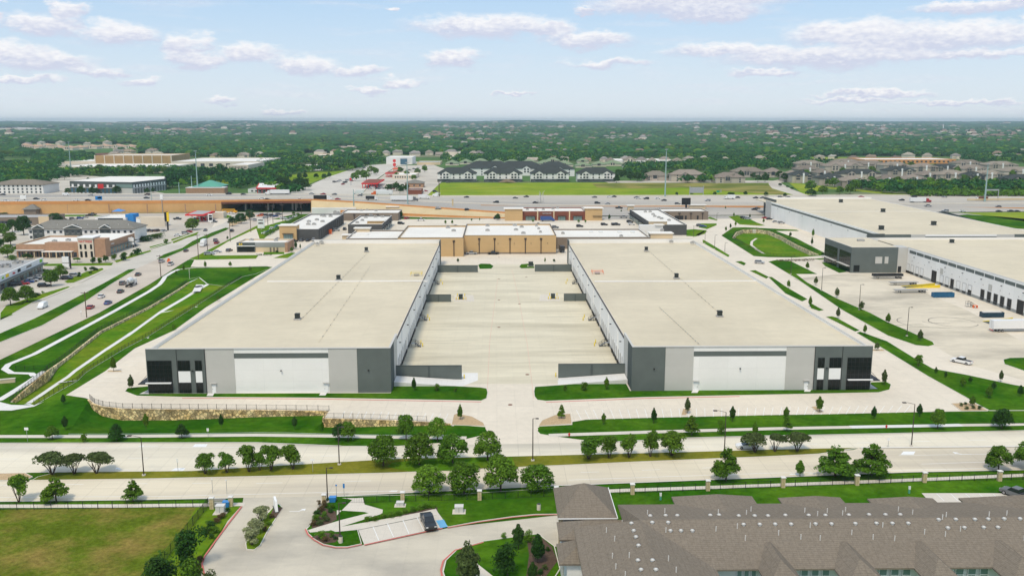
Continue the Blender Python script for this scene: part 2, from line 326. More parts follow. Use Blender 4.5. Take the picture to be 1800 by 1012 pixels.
def copytree(r, loc, rz, label, group=None, scale=None):
    c = r.copy(); COL.objects.link(c); c.location = loc; c.rotation_euler = (0, 0, rz)
    if scale: c.scale = scale
    c['label'] = label; USED.setdefault(label, []).append(c.name)
    if group: c['group'] = group
    for ch in r.children:
        d = ch.copy(); COL.objects.link(d); d.parent = c
        for g in ch.children: e = g.copy(); COL.objects.link(e); e.parent = d
    return c
def structure(name, mb, mats): o = link(name, mb.mesh(name, mats)); o['kind'] = 'structure'; return o
ORD = 'first second third fourth fifth sixth seventh eighth ninth tenth eleventh twelfth thirteenth fourteenth fifteenth sixteenth seventeenth eighteenth nineteenth'.split()
TENS = {2: 'twent', 3: 'thirt', 4: 'fort', 5: 'fift', 6: 'sixt', 7: 'sevent', 8: 'eight', 9: 'ninet'}
def ordn(i):   # i from 1
    if i <= 19: return ORD[i - 1]
    t, u = divmod(i, 10)
    return TENS[t] + ('ieth' if u == 0 else 'y-' + ORD[u - 1])
def tri(poly, holes=(), grid=None, zf=None):
    """triangulate a polygon (2-D points) with holes; returns verts, faces"""
    pts = [Vector((p[0], p[1])) for p in poly]; es = [(i, (i + 1) % len(pts)) for i in range(len(pts))]
    for h in holes:
        o = len(pts); pts += [Vector((p[0], p[1])) for p in h]; es += [(o + i, o + (i + 1) % len(h)) for i in range(len(h))]
    if grid: pts += [Vector(g) for g in grid]
    v, e, f, *_ = delaunay_2d_cdt(pts, es, [], 0, 1e-4)
    def inside(x, y, P):
        r = False; j = len(P) - 1
        for i in range(len(P)):
            if (P[i][1] > y) != (P[j][1] > y) and x < (P[j][0] - P[i][0]) * (y - P[i][1]) / (P[j][1] - P[i][1]) + P[i][0]: r = not r
            j = i
        return r
    fs = []
    for t in f:
        cxx = sum(v[i][0] for i in t) / len(t); cyy = sum(v[i][1] for i in t) / len(t)
        if inside(cxx, cyy, poly) and not any(inside(cxx, cyy, h) for h in holes):
            t = tuple(t); a, b, c = (v[t[0]], v[t[1]], v[t[2]])
            if (b[0] - a[0]) * (c[1] - a[1]) - (b[1] - a[1]) * (c[0] - a[0]) < 0: t = t[::-1]
            fs.append(t)
    return v, fs
def gp(pts, z=0.0): return [(G(x, y, z).x, G(x, y, z).y) for x, y in pts]
def rnd_poly(P, n=5, r=None):
    """round the corners of a world polygon a little (Chaikin)"""
    for _ in range(n):
        Q = []
        for i in range(len(P)):
            a, b = P[i], P[(i + 1) % len(P)]
            Q += [(a[0] * .78 + b[0] * .22, a[1] * .78 + b[1] * .22), (a[0] * .22 + b[0] * .78, a[1] * .22 + b[1] * .78)]
        P = Q
    return P
def sheet(name, P, z, mat, holes=(), smooth=0, world=False, kind='structure'):
    W_ = P if world else gp(P, max(z, 0))
    if smooth: W_ = rnd_poly(W_, smooth)
    v, f = tri(W_, holes); mb = MB(); mb.add([(p[0], p[1], z) for p in v], f)
    return structure(name, mb, mat)
def island(name, P, mat, zt=.14, smooth=0, kerb='kerb', kw=.16, world=False, z0=.0):
    """a kerbed bed: fill raised to zt, with a kerb ring round it, one mesh"""
    W_ = P if world else gp(P)
    if smooth: W_ = rnd_poly(W_, smooth)
    a = sum(W_[i][0] * W_[(i + 1) % len(W_)][1] - W_[(i + 1) % len(W_)][0] * W_[i][1] for i in range(len(W_)))
    if a < 0: W_ = W_[::-1]
    n = len(W_); inn = []
    for i in range(n):
        p, q, r_ = Vector(W_[i - 1]), Vector(W_[i]), Vector(W_[(i + 1) % n])
        d1 = (q - p).normalized(); d2 = (r_ - q).normalized(); nn = Vector((-d1.y, d1.x)) + Vector((-d2.y, d2.x))
        nn = nn.normalized() if nn.length > 1e-6 else Vector((-d1.y, d1.x)); inn.append((q.x + nn.x * kw, q.y + nn.y * kw))
    mb = MB()
    vs = [(x, y, z0 - .05) for x, y in W_] + [(x, y, zt) for x, y in W_] + [(x, y, zt) for x, y in inn]
    mb.add(vs, [(i, (i + 1) % n, n + (i + 1) % n, n + i) for i in range(n)] + [(n + i, n + (i + 1) % n, 2 * n + (i + 1) % n, 2 * n + i) for i in range(n)], 1)
    v, f = tri(inn); mb.add([(p[0], p[1], zt) for p in v], f, 0)
    return structure(name, mb, [mat, kerb])
def strip(name, pts, w, z, mat, world=False, mb=None):
    """a band of width w along a polyline"""
    P = pts if world else gp(pts, z if z > 0 else 0); own = mb is None; mb = mb or MB(); Ls, Rs = [], []
    for i, q in enumerate(P):
        a = Vector(P[max(i - 1, 0)]); b = Vector(P[min(i + 1, len(P) - 1)]); d = (b - a).normalized(); nn = Vector((-d.y, d.x)) * w / 2
        Ls.append((q[0] + nn.x, q[1] + nn.y, z)); Rs.append((q[0] - nn.x, q[1] - nn.y, z))
    n = len(P); mb.add(Ls + Rs, [(n + i, n + i + 1, i + 1, i) for i in range(n - 1)])
    return structure(name, mb, mat) if own else mb
def loft(mb, A, B, m=None):
    n = len(A); return mb.add(list(A) + list(B), [(i, i + 1, n + i + 1, n + i) for i in range(n - 1)], m)
# ------------------------------------------------------------------ terrain
FEY = 780.0
def sm(t): t = max(0., min(1., t)); return t * t * (3 - 2 * t)
def zt(x, y):
    if y < FEY - 8: return 0.0
    z = 6.0 * sm((y - (FEY - 8)) / 6)
    if y > 1500:
        k = sm((y - 1500) / 1500)
        z += k * 5 * (math.sin(x * .0021 + 1) * math.sin(y * .0017) + .6 * math.sin(x * .0047 + y * .0009))
    if y > 4200:
        k = (y - 4200) / 9800
        a = math.atan2(x, y)
        z += 52 * k ** .9 + 5 * k * math.sin(a * 22 + 1) + 7 * k * math.exp(-((a - .015) / .05) ** 2) + 2.5 * k * math.sin(a * 61)
    return z
def GT(px, py, dz=0.0):
    z = 6.0
    for _ in range(12):
        if py < HOR + 2: py = HOR + 2
        p = G(px, py, z + dz); z = .5 * z + .5 * zt(p.x, min(p.y, 13800))
    return Vector((p.x, p.y, z + dz))

# lawn that falls away below the stone retaining wall
WALL = [(157,702,.05),(165,709,1.6),(180,714,2.4),(215,718,2.9),(300,719,2.7),(380,719.5,2.2),(450,720,1.7),(520,721,1.3),(578,722,1.0),(570,735,2.1),(620,736,1.9),(700,738.5,1.3),(750,741,.8),(800,745,.1)]
SW_TOP = [(120,762),(135,762),(155,762),(200,762),(300,761.5),(380,760.5),(450,759.5),(510,760),(545,761),(560,761.5),(620,763),(700,764),(750,764),(800,764)]
wt = [G(x, y) for x, y, h in WALL]; st_ = [G(x, y) for x, y in SW_TOP]
foot = [Vector((p.x, p.y, -h)) for p, (_, _, h) in zip(wt, WALL)]
mid = [Vector((f.x * .55 + s.x * .45, f.y * .55 + s.y * .45, min(f.z * .8, -.05))) for f, s in zip(foot, st_)]
mid2 = [Vector((f.x * .18 + s.x * .82, f.y * .18 + s.y * .82, min(f.z * .25, -.05))) for f, s in zip(foot, st_)]
mb = MB(); loft(mb, st_, mid2); loft(mb, mid2, mid); loft(mb, mid, foot); structure('lawn_slope', mb, 'lawn')
holeA = [(p.x, p.y) for p in wt] + [(p.x, p.y) for p in st_[::-1]]
# drainage basin west of the left warehouse
BW = [(18,706,.8),(50,678,2.0),(84,650,2.9),(102,638,.9),(120,625,.75),(175,582,.75),(215,562,.75),(265,537,.7),(315,507,.55),(331,496,.4),(350,488,.05)]
BC = [(52,709,-1.2),(80,690,-2.),(105,673,-2.4),(122,662,-2.),(135,651,-1.8),(190,613,-1.6),(225,590,-1.6),(280,550,-1.6),(328,522,-1.5),(342,513,-1.2),(365,500,-.3)]
BR = [(60,712),(95,692),(136,669),(150,655),(165,645),(220,612),(262,590),(320,553),(375,518),(395,505),(425,487)]
bt = [G(x, y) for x, y, h in BW]; bf = [Vector((p.x, p.y, -h)) for p, (_, _, h) in zip(bt, BW)]; bc = [G(x, y, z) for x, y, z in BC]; br_ = [G(x, y) for x, y in BR]
mb = MB(); loft(mb, br_, bc); loft(mb, bc, bf); structure('basin_lawn', mb, 'lawn_mix')
holeB = [(p.x, p.y) for p in bt] + [(p.x, p.y) for p in br_[::-1]]
# round basin behind the right warehouse
RW = [(1287,418),(1294,408),(1306,404),(1330,403),(1352,406),(1375,416),(1400,430),(1440,448)]
RS = [(1405,450.5),(1365,450.5),(1338,445),(1310,431)]
rw = [G(*q) for q in RW]; rs = [G(*q) for q in RS]; DR = -2.3
cen = sum((Vector((p.x, p.y, 0)) for p in rw + rs), Vector()) / 12
rin = [Vector((p.x * .72 + cen.x * .28, p.y * .72 + cen.y * .28, DR)) for p in rs]
holeC = [(p.x, p.y) for p in rw + rs]
mb = MB(); fl = [(p.x, p.y) for p in rw] + [(p.x, p.y) for p in rin]; v, f = tri(fl); mb.add([(q[0], q[1], DR) for q in v], f)
bank = [Vector((rw[-1].x, rw[-1].y, 0))] + rs + [Vector((rw[0].x, rw[0].y, 0))]; bank2 = [Vector((rw[-1].x, rw[-1].y, DR))] + rin + [Vector((rw[0].x, rw[0].y, DR))]
loft(mb, bank, bank2); structure('round_basin_lawn', mb, 'lawn_mix')

holes = [holeA, holeB, holeC]
nearP = [(-900, -120), (900, -120), (900, FEY - 10), (-900, FEY - 10)]
v, f = tri(nearP, holes); mb = MB(); mb.add([(p[0], p[1], -.05) for p in v], f); structure('ground', mb, 'lawn')
ys = [FEY - 10, FEY - 6, FEY - 2, FEY + 4, FEY + 15]; y = FEY + 15
while y < 14000: y *= 1.024; ys.append(y)
nx = 150; mb = MB()
for yy in ys:
    for i in range(nx + 1):
        a = -44 + 88 * i / nx; x = yy * math.tan(R(a)); mb.v.append((x, yy, zt(x, yy) - .05))
for j in range(len(ys) - 1):
    for i in range(nx):
        k = j * (nx + 1) + i; mb.f.append((k, k + 1, k + nx + 2, k + nx + 1)); mb.m.append(0)
structure('far_terrain', mb, 'far_ground')
structure('terrain_flank', MB().box(-6000, -120, -.4, -900, FEY - 10, -.06).box(900, -120, -.4, 6000, FEY - 10, -.06), 'far_ground')

# ------------------------------------------------------------------ pavements (z = 0 unless said)
site = [(116,694),(150,699),(157,702),(165,709),(180,714),(215,718),(300,719),(450,720),(578,722),(570,735),(620,736),(700,738.5),(750,741),(800,745),
        (793,748),(852,751),(856,757),(846,765),(815,772),(770,778),(700,783),(1060,777),(1010,771),(975,766),(950,762),(945,757),(948,749),(1006,746),(1006,741),(1030,737),(1130,734),(1350,729),(1450,727.5),(1600,724),(1690,722.5)]
W1 = gp(site) + [(250, 222), (620, 260), (640, 655), (-100, 655)]
lf = gp([(335,469),(470,469),(478,470),(450,486),(362,540),(307,580),(237,612),(185,652)])
W1 = W1[:-1] + [(G(340, 400).x, 655)] + lf
v, f = tri(W1, [holeC]); mb = MB(); mb.add([(p[0], p[1], 0) for p in v], f); structure('site_pavement', mb, 'concrete')
# truck court between the two warehouses (ribbed, stained concrete)
sheet('truck_court', [(-27.7, 236), (35.5, 236), (35.5, 444), (-27.7, 444)], .006, 'court', world=True)
sheet('truck_yard', [(1395,490),(1470,482),(1548,482),(1700,545),(1800,602),(1900,660),(1800,668),(1700,640),(1643,608),(1560,580),(1480,530)], .006, 'yard_concrete')
# streets at the front
UP = [(-60,778.5),(0,778),(450,777),(600,783),(700,783),(1060,777),(1200,769),(1350,765),(1425,764),(1800,756),(1860,755)]
UPb = [(1860,783),(1800,784),(1513,786),(1350,790),(1200,794.5),(900,802),(700,806),(450,820.5),(337,827.5),(60,830),(-60,832)]
sheet('street_westbound', UP + UPb, .004, 'street')
LO = [(-60,846),(52,844),(250,842),(450,837.5),(700,831),(900,822),(1130,811.5),(1350,802.5),(1500,790),(1513,786),(1800,784),(1860,783)]
LOb = [(1860,823),(1800,825),(1600,829),(1350,838.5),(970,853),(740,864),(575,872),(430,874),(250,877.5),(0,880.5),(-60,882)]
sheet('street_eastbound', LO + LOb, .008, 'street_warm')
island('median', [(66,838),(58,843),(52,844)] + LO[2:8] + [(1440,798),(1500,788.5),(1512,787)] + UPb[3:9] + [(100,830)], 'lawn_dry', .12)
island('median_end', [(-60,833),(45,831),(58,838),(45,844),(-60,845)], 'mulch', .1)
strip('thin_median', [(1512,786.3),(1600,785.5),(1700,784.6),(1860,783)], .9, .12, 'kerb')
# pavements and their edges
strip('sidewalk', [(-60,767),(0,766.5),(200,766.5),(450,764),(600,766),(700,768),(820,769)], 1.9, .02, 'walk')
strip('sidewalk', [(965,764.5),(1150,758.5),(1350,753),(1500,750)], 1.9, .02, 'walk')
strip('sidewalk', [(1495,750),(1650,747.5),(1690,746.5)], 1.9, .024, 'walk_new')
strip('sidewalk', [(1688,746.5),(1750,746),(1800,745),(1860,744)], 1.9, .02, 'walk')
strip('sidewalk', [(-60,890),(0,889),(200,888.5),(365,887),(430,885.5)], 1.5, .02, 'walk')
strip('sidewalk', [(612,884.5),(700,880),(800,875.5),(900,869.5),(980,866),(1100,861),(1350,852.5),(1600,843),(1800,834.5),(1860,832)], 1.5, .02, 'walk')
for nm, P in (('kerb', UP[:4]), ('kerb', UP[5:]), ('kerb', [(0,880.5),(250,877.5),(410,874.5)]), ('kerb', [(590,871.5),(740,864),(970,853),(1350,838.5),(1600,829),(1800,825),(1860,823)])):
    strip(nm, P, .3, .10, 'kerb')
sheet('field', [(-60,897),(0,894.5),(345,891),(338,905),(322,930),(298,955),(255,1000),(225,1040),(-60,1040)], .01, 'field')
sheet('verge_dirt', [(690,812),(760,806),(900,803),(905,815),(800,826),(720,828),(680,820)], .13, 'lawn_mix')
# lane lines and arrows
ln = MB()
def dash(x0, y0, x1, y1, w=.13, mbx=None, z=.012, n=None):
    a, b = G(x0, y0), G(x1, y1); d = (b - a); Ln = d.length; d.normalize(); mbx = mbx or ln
    n = n or max(1, int(Ln / 12)); s = Vector((-d.y, d.x, 0)) * w / 2
    for i in range(n):
        p = a + d * (i * Ln / n); q = p + d * (Ln / n * (.3 if n > 1 else 1))
        mbx.add([p - s, q - s, q + s, p + s], [(0, 1, 2, 3)])
    for k in range(len(mbx.v) - 4 * n, len(mbx.v)): mbx.v[k] = (mbx.v[k][0], mbx.v[k][1], z)
dash(0,786.5,200,786.5,n=1); dash(200,786.5,450,785.5,n=1); dash(0,806,450,803); dash(450,803,900,795); dash(1000,790,1800,771)
dash(0,852,450,847.5); dash(450,849,760,842); dash(800,838,1340,818); dash(1620,815,1800,809)
dash(0,873.5,300,871.5,n=1); dash(300,871.5,520,866,n=1); dash(520,866,760,861,n=1); dash(1000,843,1350,831,n=1); dash(1350,831,1800,821,n=1); dash(1580,800,1800,796.5,n=1)
def arrow(px, py, s=1, turn=0):
    c = G(px, py); z = .014
    P = [(-2.2,-.1),(1.0,-.1),(1.0,-.5),(2.2,0),(1.0,.5),(1.0,.1),(-2.2,.1)] if not turn else [(-2.,-.1),(.2,-.1),(1.0,.6),(1.4,.3),(1.5,1.4),(.4,1.1),(.75,.8),(0,.1),(-2.,.1)]
    v, f = tri([(c.x + x * s, c.y + y * abs(s)) for x, y in P]); ln.add([(p[0], p[1], z) for p in v], f)
arrow(213,825.5,-1,1); arrow(260,783.5,-1); arrow(1692,798,-1,1); arrow(524,898,.8,1)
ln.add([(*gp([q])[0], .014) for q in ((300,827),(322,827),(326,822),(308,822))], [(0, 1, 2, 3)])
for q in ((1583,798.5,1606,793),(1386,833.5,1402,832),(1418,832.6,1432,831.5),(683,863.5,697,861.5),(338,785,362,780)): ln.add([(*gp([(q[0], q[1])])[0], .014), (*gp([(q[2], q[1])])[0], .014), (*gp([(q[2] + 3, q[3])])[0], .014), (*gp([(q[0] + 5, q[3])])[0], .014)], [(0, 1, 2, 3)])
structure('road_markings', ln, 'white_paint')
bl = MB()
for i in range(15): x = 600 + i*13; dash(x, 734.5+i*.25, x+6, 722+i*.3, w=.11, mbx=bl, z=.012, n=1)
for i in range(40): x = 1022 + i*14.5; dash(x, 737-i*.24, x-(9-i*.55), 720-i*.2, w=.11, mbx=bl, z=.012, n=1)
for i in range(13): dash(1600-i*15, 640-i*11.2, 1622-i*15, 640-i*11.2, w=.11, mbx=bl, z=.012, n=1)
for i in range(12): dash(140+i*11, 690-i*7.0, 165+i*11, 690-i*7.0, w=.11, mbx=bl, z=.012, n=1)
structure('bay_lines', bl, 'white_paint')
# dark tyre-wear strip and newer slabs
sheet('slab_patch', [(95,794),(100,779),(192,779),(185,788)], .009, 'concrete')

# entrance drive and car park at the bottom
drive = [(440,873),(600,872),(590,871),(466,874),(430,876)]
sheet('entrance_drive', [(428,874),(588,871.5),(569,884),(556,896),(549,912),(539,929),(542,938),(556,951),(590,960),(637,957),(800,925),(980,905),(1010,905),(1010,960),(960,960),(950,1040),(350,1040),(355,985),(375,960),(400,915),(426,886)], .006, 'apron')
island('entrance_bed', [(482,889),(490,886),(497,892),(488,908),(472,932),(458,959),(447,967),(433,966),(431,955),(446,930),(468,905)], 'lawn_mix', .15)
sheet('dark_mulch_bed', [(482,890),(497,891),(485,910),(474,906)], .17, 'dark_mulch')
# corner planting east of the drive with red kerb
island('corner_bed', [(566,887),(556,895),(549,912),(543,925),(538,930),(541,938),(552,948),(568,957),(590,961.5),(610,961.5),(636,956),(629,931),(735,910),(768,904),(787,926.5),(840,917),(900,908.5),(940,904.5),(1003,903.5),(990,857),(800,869),(660,871),(612,872),(578,873),(566,880)], 'lawn', .13)
sheet('bark_bed', [(549,915),(556,897),(566,890),(590,898),(592,912),(575,922),(548,928)], .14, 'dark_mulch')
sheet('bark_bed', [(548,943),(570,935),(600,938),(590,952),(570,955)], .14, 'dark_mulch')
sheet('bark_bed', [(640,920),(740,896),(768,890),(770,896),(735,908),(640,926)], .14, 'dark_mulch')
sheet('path', [(592,905),(619,878),(612,876),(600,874.5),(625,874.8),(638,874),(641,886),(673,895),(672,902),(578,932),(545,935),(541,931),(560,925),(600,913),(648,901),(640,899),(592,896)], .15, 'walk')
sheet('path', [(577,929),(700,907),(742,899),(766,893),(770,900),(783,918),(776,921),(768,905),(735,909),(632,930),(590,934)], .155, 'walk')
sheet('parking_bays', [(630,931),(735,910),(769,905),(778,926),(640,956)], .16, 'walk')
pk = MB()
for q in ((656,927,666,951),(681,921,692,945),(708,914.5,719,939),(733,910,745,934)): dash(*q, w=.12, mbx=pk, z=.18, n=1)
structure('bay_lines', pk, 'white_paint')
sheet('accessible_bay', [(766,914),(780,912.5),(787,925),(774,927.5)], .17, 'blue_paint')
for P in ([(537,929),(541,938),(552,948),(568,957),(590,961.5),(610,961.5),(636,956)], [(787,926.5),(840,917),(900,908.5),(940,904.5),(980,903.5),(1005,903.5)],
          [(425,889),(400,921),(380,948),(360,976),(355,990),(358,1005),(368,1025)], [(955,948),(900,947),(850,952),(800,966),(779,985),(775,1000),(780,1030)][2:]):
    strip('red_kerb', P, .28, .17, 'red_kerb')
sheet('red_line', [(640,956),(778,926.5),(778,928),(641,957.5)], .165, 'red_kerb')
island('forecourt_lawn', [(948,938),(900,944),(850,951),(805,964),(783,985),(778,1005),(790,1040),(960,1040),(985,1000),(975,960),(955,945)], 'lawn', .12)
sheet('path', [(822,975),(833,985),(872,1016),(890,1040),(860,1040),(828,1000)], .15, 'walk')
sheet('dark_mulch_bed', [(925,940),(955,946),(970,960),(980,985),(960,1012),(925,1012),(930,975)], .14, 'dark_mulch')
sheet('garden_grass', [(345,891),(425,886),(400,915),(355,975),(352,1010),(362,1040),(225,1040),(298,955),(322,930)], .012, 'lawn_mix')
sheet('parking_bays', [(1620,866),(1742,866),(1800,867),(1860,868),(1860,890),(1640,888)], .01, 'walk')
pk = MB()
for q in ((1646,867,1660,880),(1671,867,1684,880),(1697,867,1712,880),(1721,867,1735,880),(1746,868,1758,878)): dash(*q, w=.12, mbx=pk, z=.03, n=1)
structure('bay_lines', pk, 'white_paint')

# lawns and beds on the site
island('building_lawn', [(219,688),(224,682),(262,679),(262,692),(686,691),(694,673),(845,681),(856,683),(858,690),(856,700),(846,704.5),(700,702),(560,699.5),(320,698),(240,696)], 'lawn', .12, smooth=0, kerb='kerb')
island('building_lawn', [(938,688),(940,680),(1098,669),(1108,687),(1528,683),(1530,672),(1558,671),(1567,676),(1564,685),(1545,690),(1300,695),(1130,698.5),(960,705),(944,703),(939,697)], 'lawn', .12)
sheet('fire_lane_line', [(320,698.7),(560,700.3),(846,705.5),(846,706.5),(560,701.3),(320,699.6)], .006, 'red_kerb')
sheet('fire_lane_line', [(960,706),(1130,699.3),(1300,695.8),(1300,696.8),(1130,700.4),(960,707)], .006, 'red_kerb')
for P in ([(245,692),(262,684),(262,692)], [(1528,683),(1543,683),(1529,674)]): sheet('entry_slab', P, .15, 'walk_new')
for x, y in ((370,693.5),(568,692.5),(1222,688),(1420,686)): sheet('entry_slab', [(x-7,y+2),(x+4,y+2),(x+7,y-3),(x-4,y-3)], .15, 'walk_new')
island('tan_planter', [(793,747),(797,729),(803,727),(830,732),(850,743),(853,749)], 'mulch', .13)
sheet('front_lawn', [(798,746),(853,750),(854,756),(835,761.5),(798,763)], .03, 'lawn')
island('tan_planter', [(946,749),(952,739),(975,729.5),(1003,727),(1006,745)], 'mulch', .13)
sheet('front_lawn', [(945,751),(1006,746.5),(1006,742),(1030,738),(1130,734.5),(1350,729.5),(1450,728),(1600,724.5),(1690,723),(1760,723),(1860,722),(1860,743),(1690,744.5),(1350,750.5),(965,757),(947,757)], .02, 'lawn')
for P in ([(1197,730),(1206,730),(1216,718.5),(1200,718.5)], [(1438,726),(1449,725),(1434,714),(1425,715)]): island('tan_planter', P, 'mulch', .13)
island('tan_planter', [(187,654),(216,654),(213,651),(190,651)], 'mulch', .12); island('tan_planter', [(1532,617),(1557,617),(1552,614),(1530,614)], 'mulch', .12)
island('gravel_bed', [(1671,709),(1711,708),(1737,722),(1690,722.5)], 'mulch', .13)
# east lawn and drive-side strips
island('east_lawn', [(1505,585),(1512,583),(1560,600),(1612,632),(1640,648),(1700,659),(1780,676),(1860,690),(1860,721),(1739,721.5),(1712,707.5),(1704,702),(1630,661),(1557,616)], 'lawn', .12)
island('drive_strip', [(1350,460),(1365,457),(1390,459),(1437,482),(1400,482),(1420,497),(1470,524),(1530,550),(1560,566),(1600,583),(1640,601),(1643,606),(1632,609),(1610,607),(1560,590),(1480,545),(1400,490)], 'lawn', .12)
for P in ([(1350,487),(1357,487),(1385,506),(1420,526),(1410,530),(1380,516)], [(1420,530),(1440,541),(1449,545),(1440,547),(1425,542)], [(1451,557),(1462,556),(1470,558),(1512,581),(1503,583),(1465,564)],
          [(1317,476),(1328,475),(1352,487),(1347,490)], [(1292,460),(1303,459),(1312,463),(1308,467)], [(1763,632),(1775,629),(1860,628),(1860,670),(1800,652),(1765,640)], [(1444,462),(1460,460),(1470,465),(1490,478),(1475,480),(1450,468)],
          [(1428,455),(1462,453),(1465,455),(1440,457)]): island('grass_bed', P, 'lawn', .12)
mb = MB(); ring = gp([(1268,414),(1288,400),(1310,399.5),(1360,402),(1400,404),(1405,406),(1364,406),(1400,419),(1452,446),(1447,449),(1400,452.5),(1350,452),(1325,450)])
v, f = tri(ring, [holeC]); mb.add([(p[0], p[1], .06) for p in v], f); structure('basin_bank', mb, 'lawn')
strip('pilot_channel', [(1330,412.5),(1322,418),(1321,424),(1330,431),(1345,440),(1362,449)], 1.5, DR + .03, 'walk')
for P in ([(-1,0)],): pass
for P in ([(1220,403),(1243,405),(1240,411),(1223,416),(1206,415),(1206,404)], [(1252,371.5),(1262,370),(1342,371.5),(1342,374.5),(1262,376)], [(1280,381),(1296,379),(1312,382),(1330,391),(1346,397),(1333,397),(1300,395)],
          [(1226,393),(1260,393),(1260,396),(1243,403),(1228,400)], [(1223,413),(1239,405),(1238,408),(1228,415)], [(1243,384),(1248,381),(1262,387),(1260,388)], [(1235,421),(1245,426),(1283,449),(1280,452),(1235,427)],
          [(1030,370.3),(1104,370.5),(1104,374),(1032,374)]): island('grass_bed', P, 'lawn_mix', .12)
island('grass_bed', [(840,466),(845,463.5),(862,464),(868,468),(864,472.5),(843,473)], 'lawn', .12); island('grass_bed', [(912,469),(916,464.5),(938,463),(940,471.5),(916,472)], 'lawn', .12)
# truck court extras: white pad and manholes, arcs of tyre marks
for P in ([(703,667),(812,666.5),(812,655),(840,655),(840,668),(811,679),(706,672)], [(980,668),(1096,654),(1098,668),(981,676)]): sheet('concrete_pad', P, .012, 'walk_new')
mh = MB()
for x, y in ((877,490),(877,527),(877,575),(913,534),(927,658),(897,711),(877,452),(925,487)): p = G(x, y); mh.cyl(p.x, p.y, 0, .02, .6, n=10)
structure('manhole_covers', mh, 'rust')
rl = MB()
for P in ([(900,473),(913,530),(927,605),(936,680),(938,700)], [(875,490),(868,545),(861,600),(857,680),(858,690)]): strip('', P, .12, .016, 'rust', mb=rl)
M('faint_red', (.66, .44, .34), var=.2, scale=.5); structure('court_line', rl, 'faint_red')
tm = MB()
for c0, r0, a0, a1 in (((1675,566), 8, 0, 340), ((1640,563), 5, 200, 300), ((1650,563), 5, 200, 300), ((1625,566), 9, 120, 230)):
    c = G(*c0); P = [(c.x + r0 * math.cos(R(a)), c.y + r0 * math.sin(R(a))) for a in range(a0, a1, 10)]; strip('', P, .28, .014, '', world=True, mb=tm)
structure('tyre_marks', tm, 'bronze_metal')

oil = MB(); ro = random.Random(3)
for i in range(46):
    x = ro.choice((ro.uniform(-25, -14), ro.uniform(22, 33))); y = ro.uniform(250, 435); w_ = ro.uniform(.15, .35); l_ = ro.uniform(4, 13); oil.add([(x, y, .011), (x+l_, y+ro.uniform(-.2, .2), .011), (x+l_, y+w_, .011), (x, y+w_, .011)], [(0, 1, 2, 3)])
for i in range(30):
    p = G(ro.uniform(1480, 1760), ro.uniform(505, 600)); l_ = ro.uniform(6, 22); w_ = ro.uniform(.2, .4); a = ro.uniform(-.3, .3); oil.add([(p.x, p.y, .011), (p.x+l_, p.y+a*l_, .011), (p.x+l_, p.y+a*l_+w_, .011), (p.x, p.y+w_, .011)], [(0, 1, 2, 3)])
M('tyre_stain', (.42, .385, .29), var=.15, scale=1); structure('tyre_stains', oil, 'tyre_stain')
# ------------------------------------------------------------------ left avenue
aL = [(-80,596),(0,563),(57,532),(127,507),(185,475),(265,441),(350,408),(392,393),(402,386),(396,373)]
aR = [(560,373),(520,376),(480,385),(440,403),(400,424),(368,443),(330,457),(312,468),(262,500),(175,549),(0,632),(-80,668)]
sheet('avenue', aL + aR, .004, 'avenue')
sheet('avenue_northbound', [(0,602),(75,572),(155,527),(195,500),(238,473),(276,456),(340,428),(400,401),(430,385),(460,373)] + aR, .008, 'avenue_pink')
island('avenue_median', [(-80,622),(0,586),(60,560),(120,530),(180,499),(225,474),(240,472.5),(230,479),(195,500),(155,527),(75,572),(0,602),(-80,640)], 'lawn', .14)
island('avenue_median', [(275,456),(286,448),(320,436),(338,424),(372,409),(396,400.5),(404,401),(398,405),(370,417),(330,437),(290,454)], 'lawn', .14)
island('avenue_median', [(402,398),(404,390),(425,382),(445,374),(449,376),(436,386),(412,397)], 'mulch', .14)
strip('sidewalk', [(-80,725),(0,703),(22,680),(50,672),(60,660),(55,656),(20,655),(8,648),(15,640),(60,622),(150,574),(200,547),(262,512),(280,500),(286,493),(290,486),(305,477),(315,473)][4:], 1.9, .03, 'walk_new')
strip('sidewalk', [(-80,722),(0,702),(30,684),(55,668),(78,652)], 2.0, .034, 'walk_new')
sheet('plaza', [(-80,712),(0,706),(20,711),(60,712),(78,705),(60,714),(20,721),(0,721),(-80,728)], .03, 'walk_new')
mb = MB()
Pc = [(p.x, p.y) for p in bc]; Ls, Rs = [], []
for i, q in enumerate(bc):
    a, b = bc[max(i-1, 0)], bc[min(i+1, len(bc)-1)]; d = Vector((b.x-a.x, b.y-a.y)).normalized(); nn = Vector((-d.y, d.x)) * .9
    Ls.append((q.x+nn.x, q.y+nn.y, q.z+.12)); Rs.append((q.x-nn.x, q.y-nn.y, q.z+.12))
mb.add(Ls + Rs, [(len(Ls)+i, len(Ls)+i+1, i+1, i) for i in range(len(Ls)-1)])
def side_flume(a, b, za, zb, w=1.2):
    p, q = G(*a, za), G(*b, zb); d = (q - p).normalized(); s = Vector((-d.y, d.x, 0)).normalized() * w / 2
    mb.add([p - s, q - s, q + s, p + s], [(0, 1, 2, 3)])
side_flume((210,604),(262,593),-1.45,.05); side_flume((284,549),(347,539),-1.45,.05); side_flume((105,672),(136,668),-2.2,.05)
structure('channel', mb, 'walk_new')
sheet('outlet_pad', [(338,511),(345,499),(358,499),(352,511)], -.25, 'walk_new')
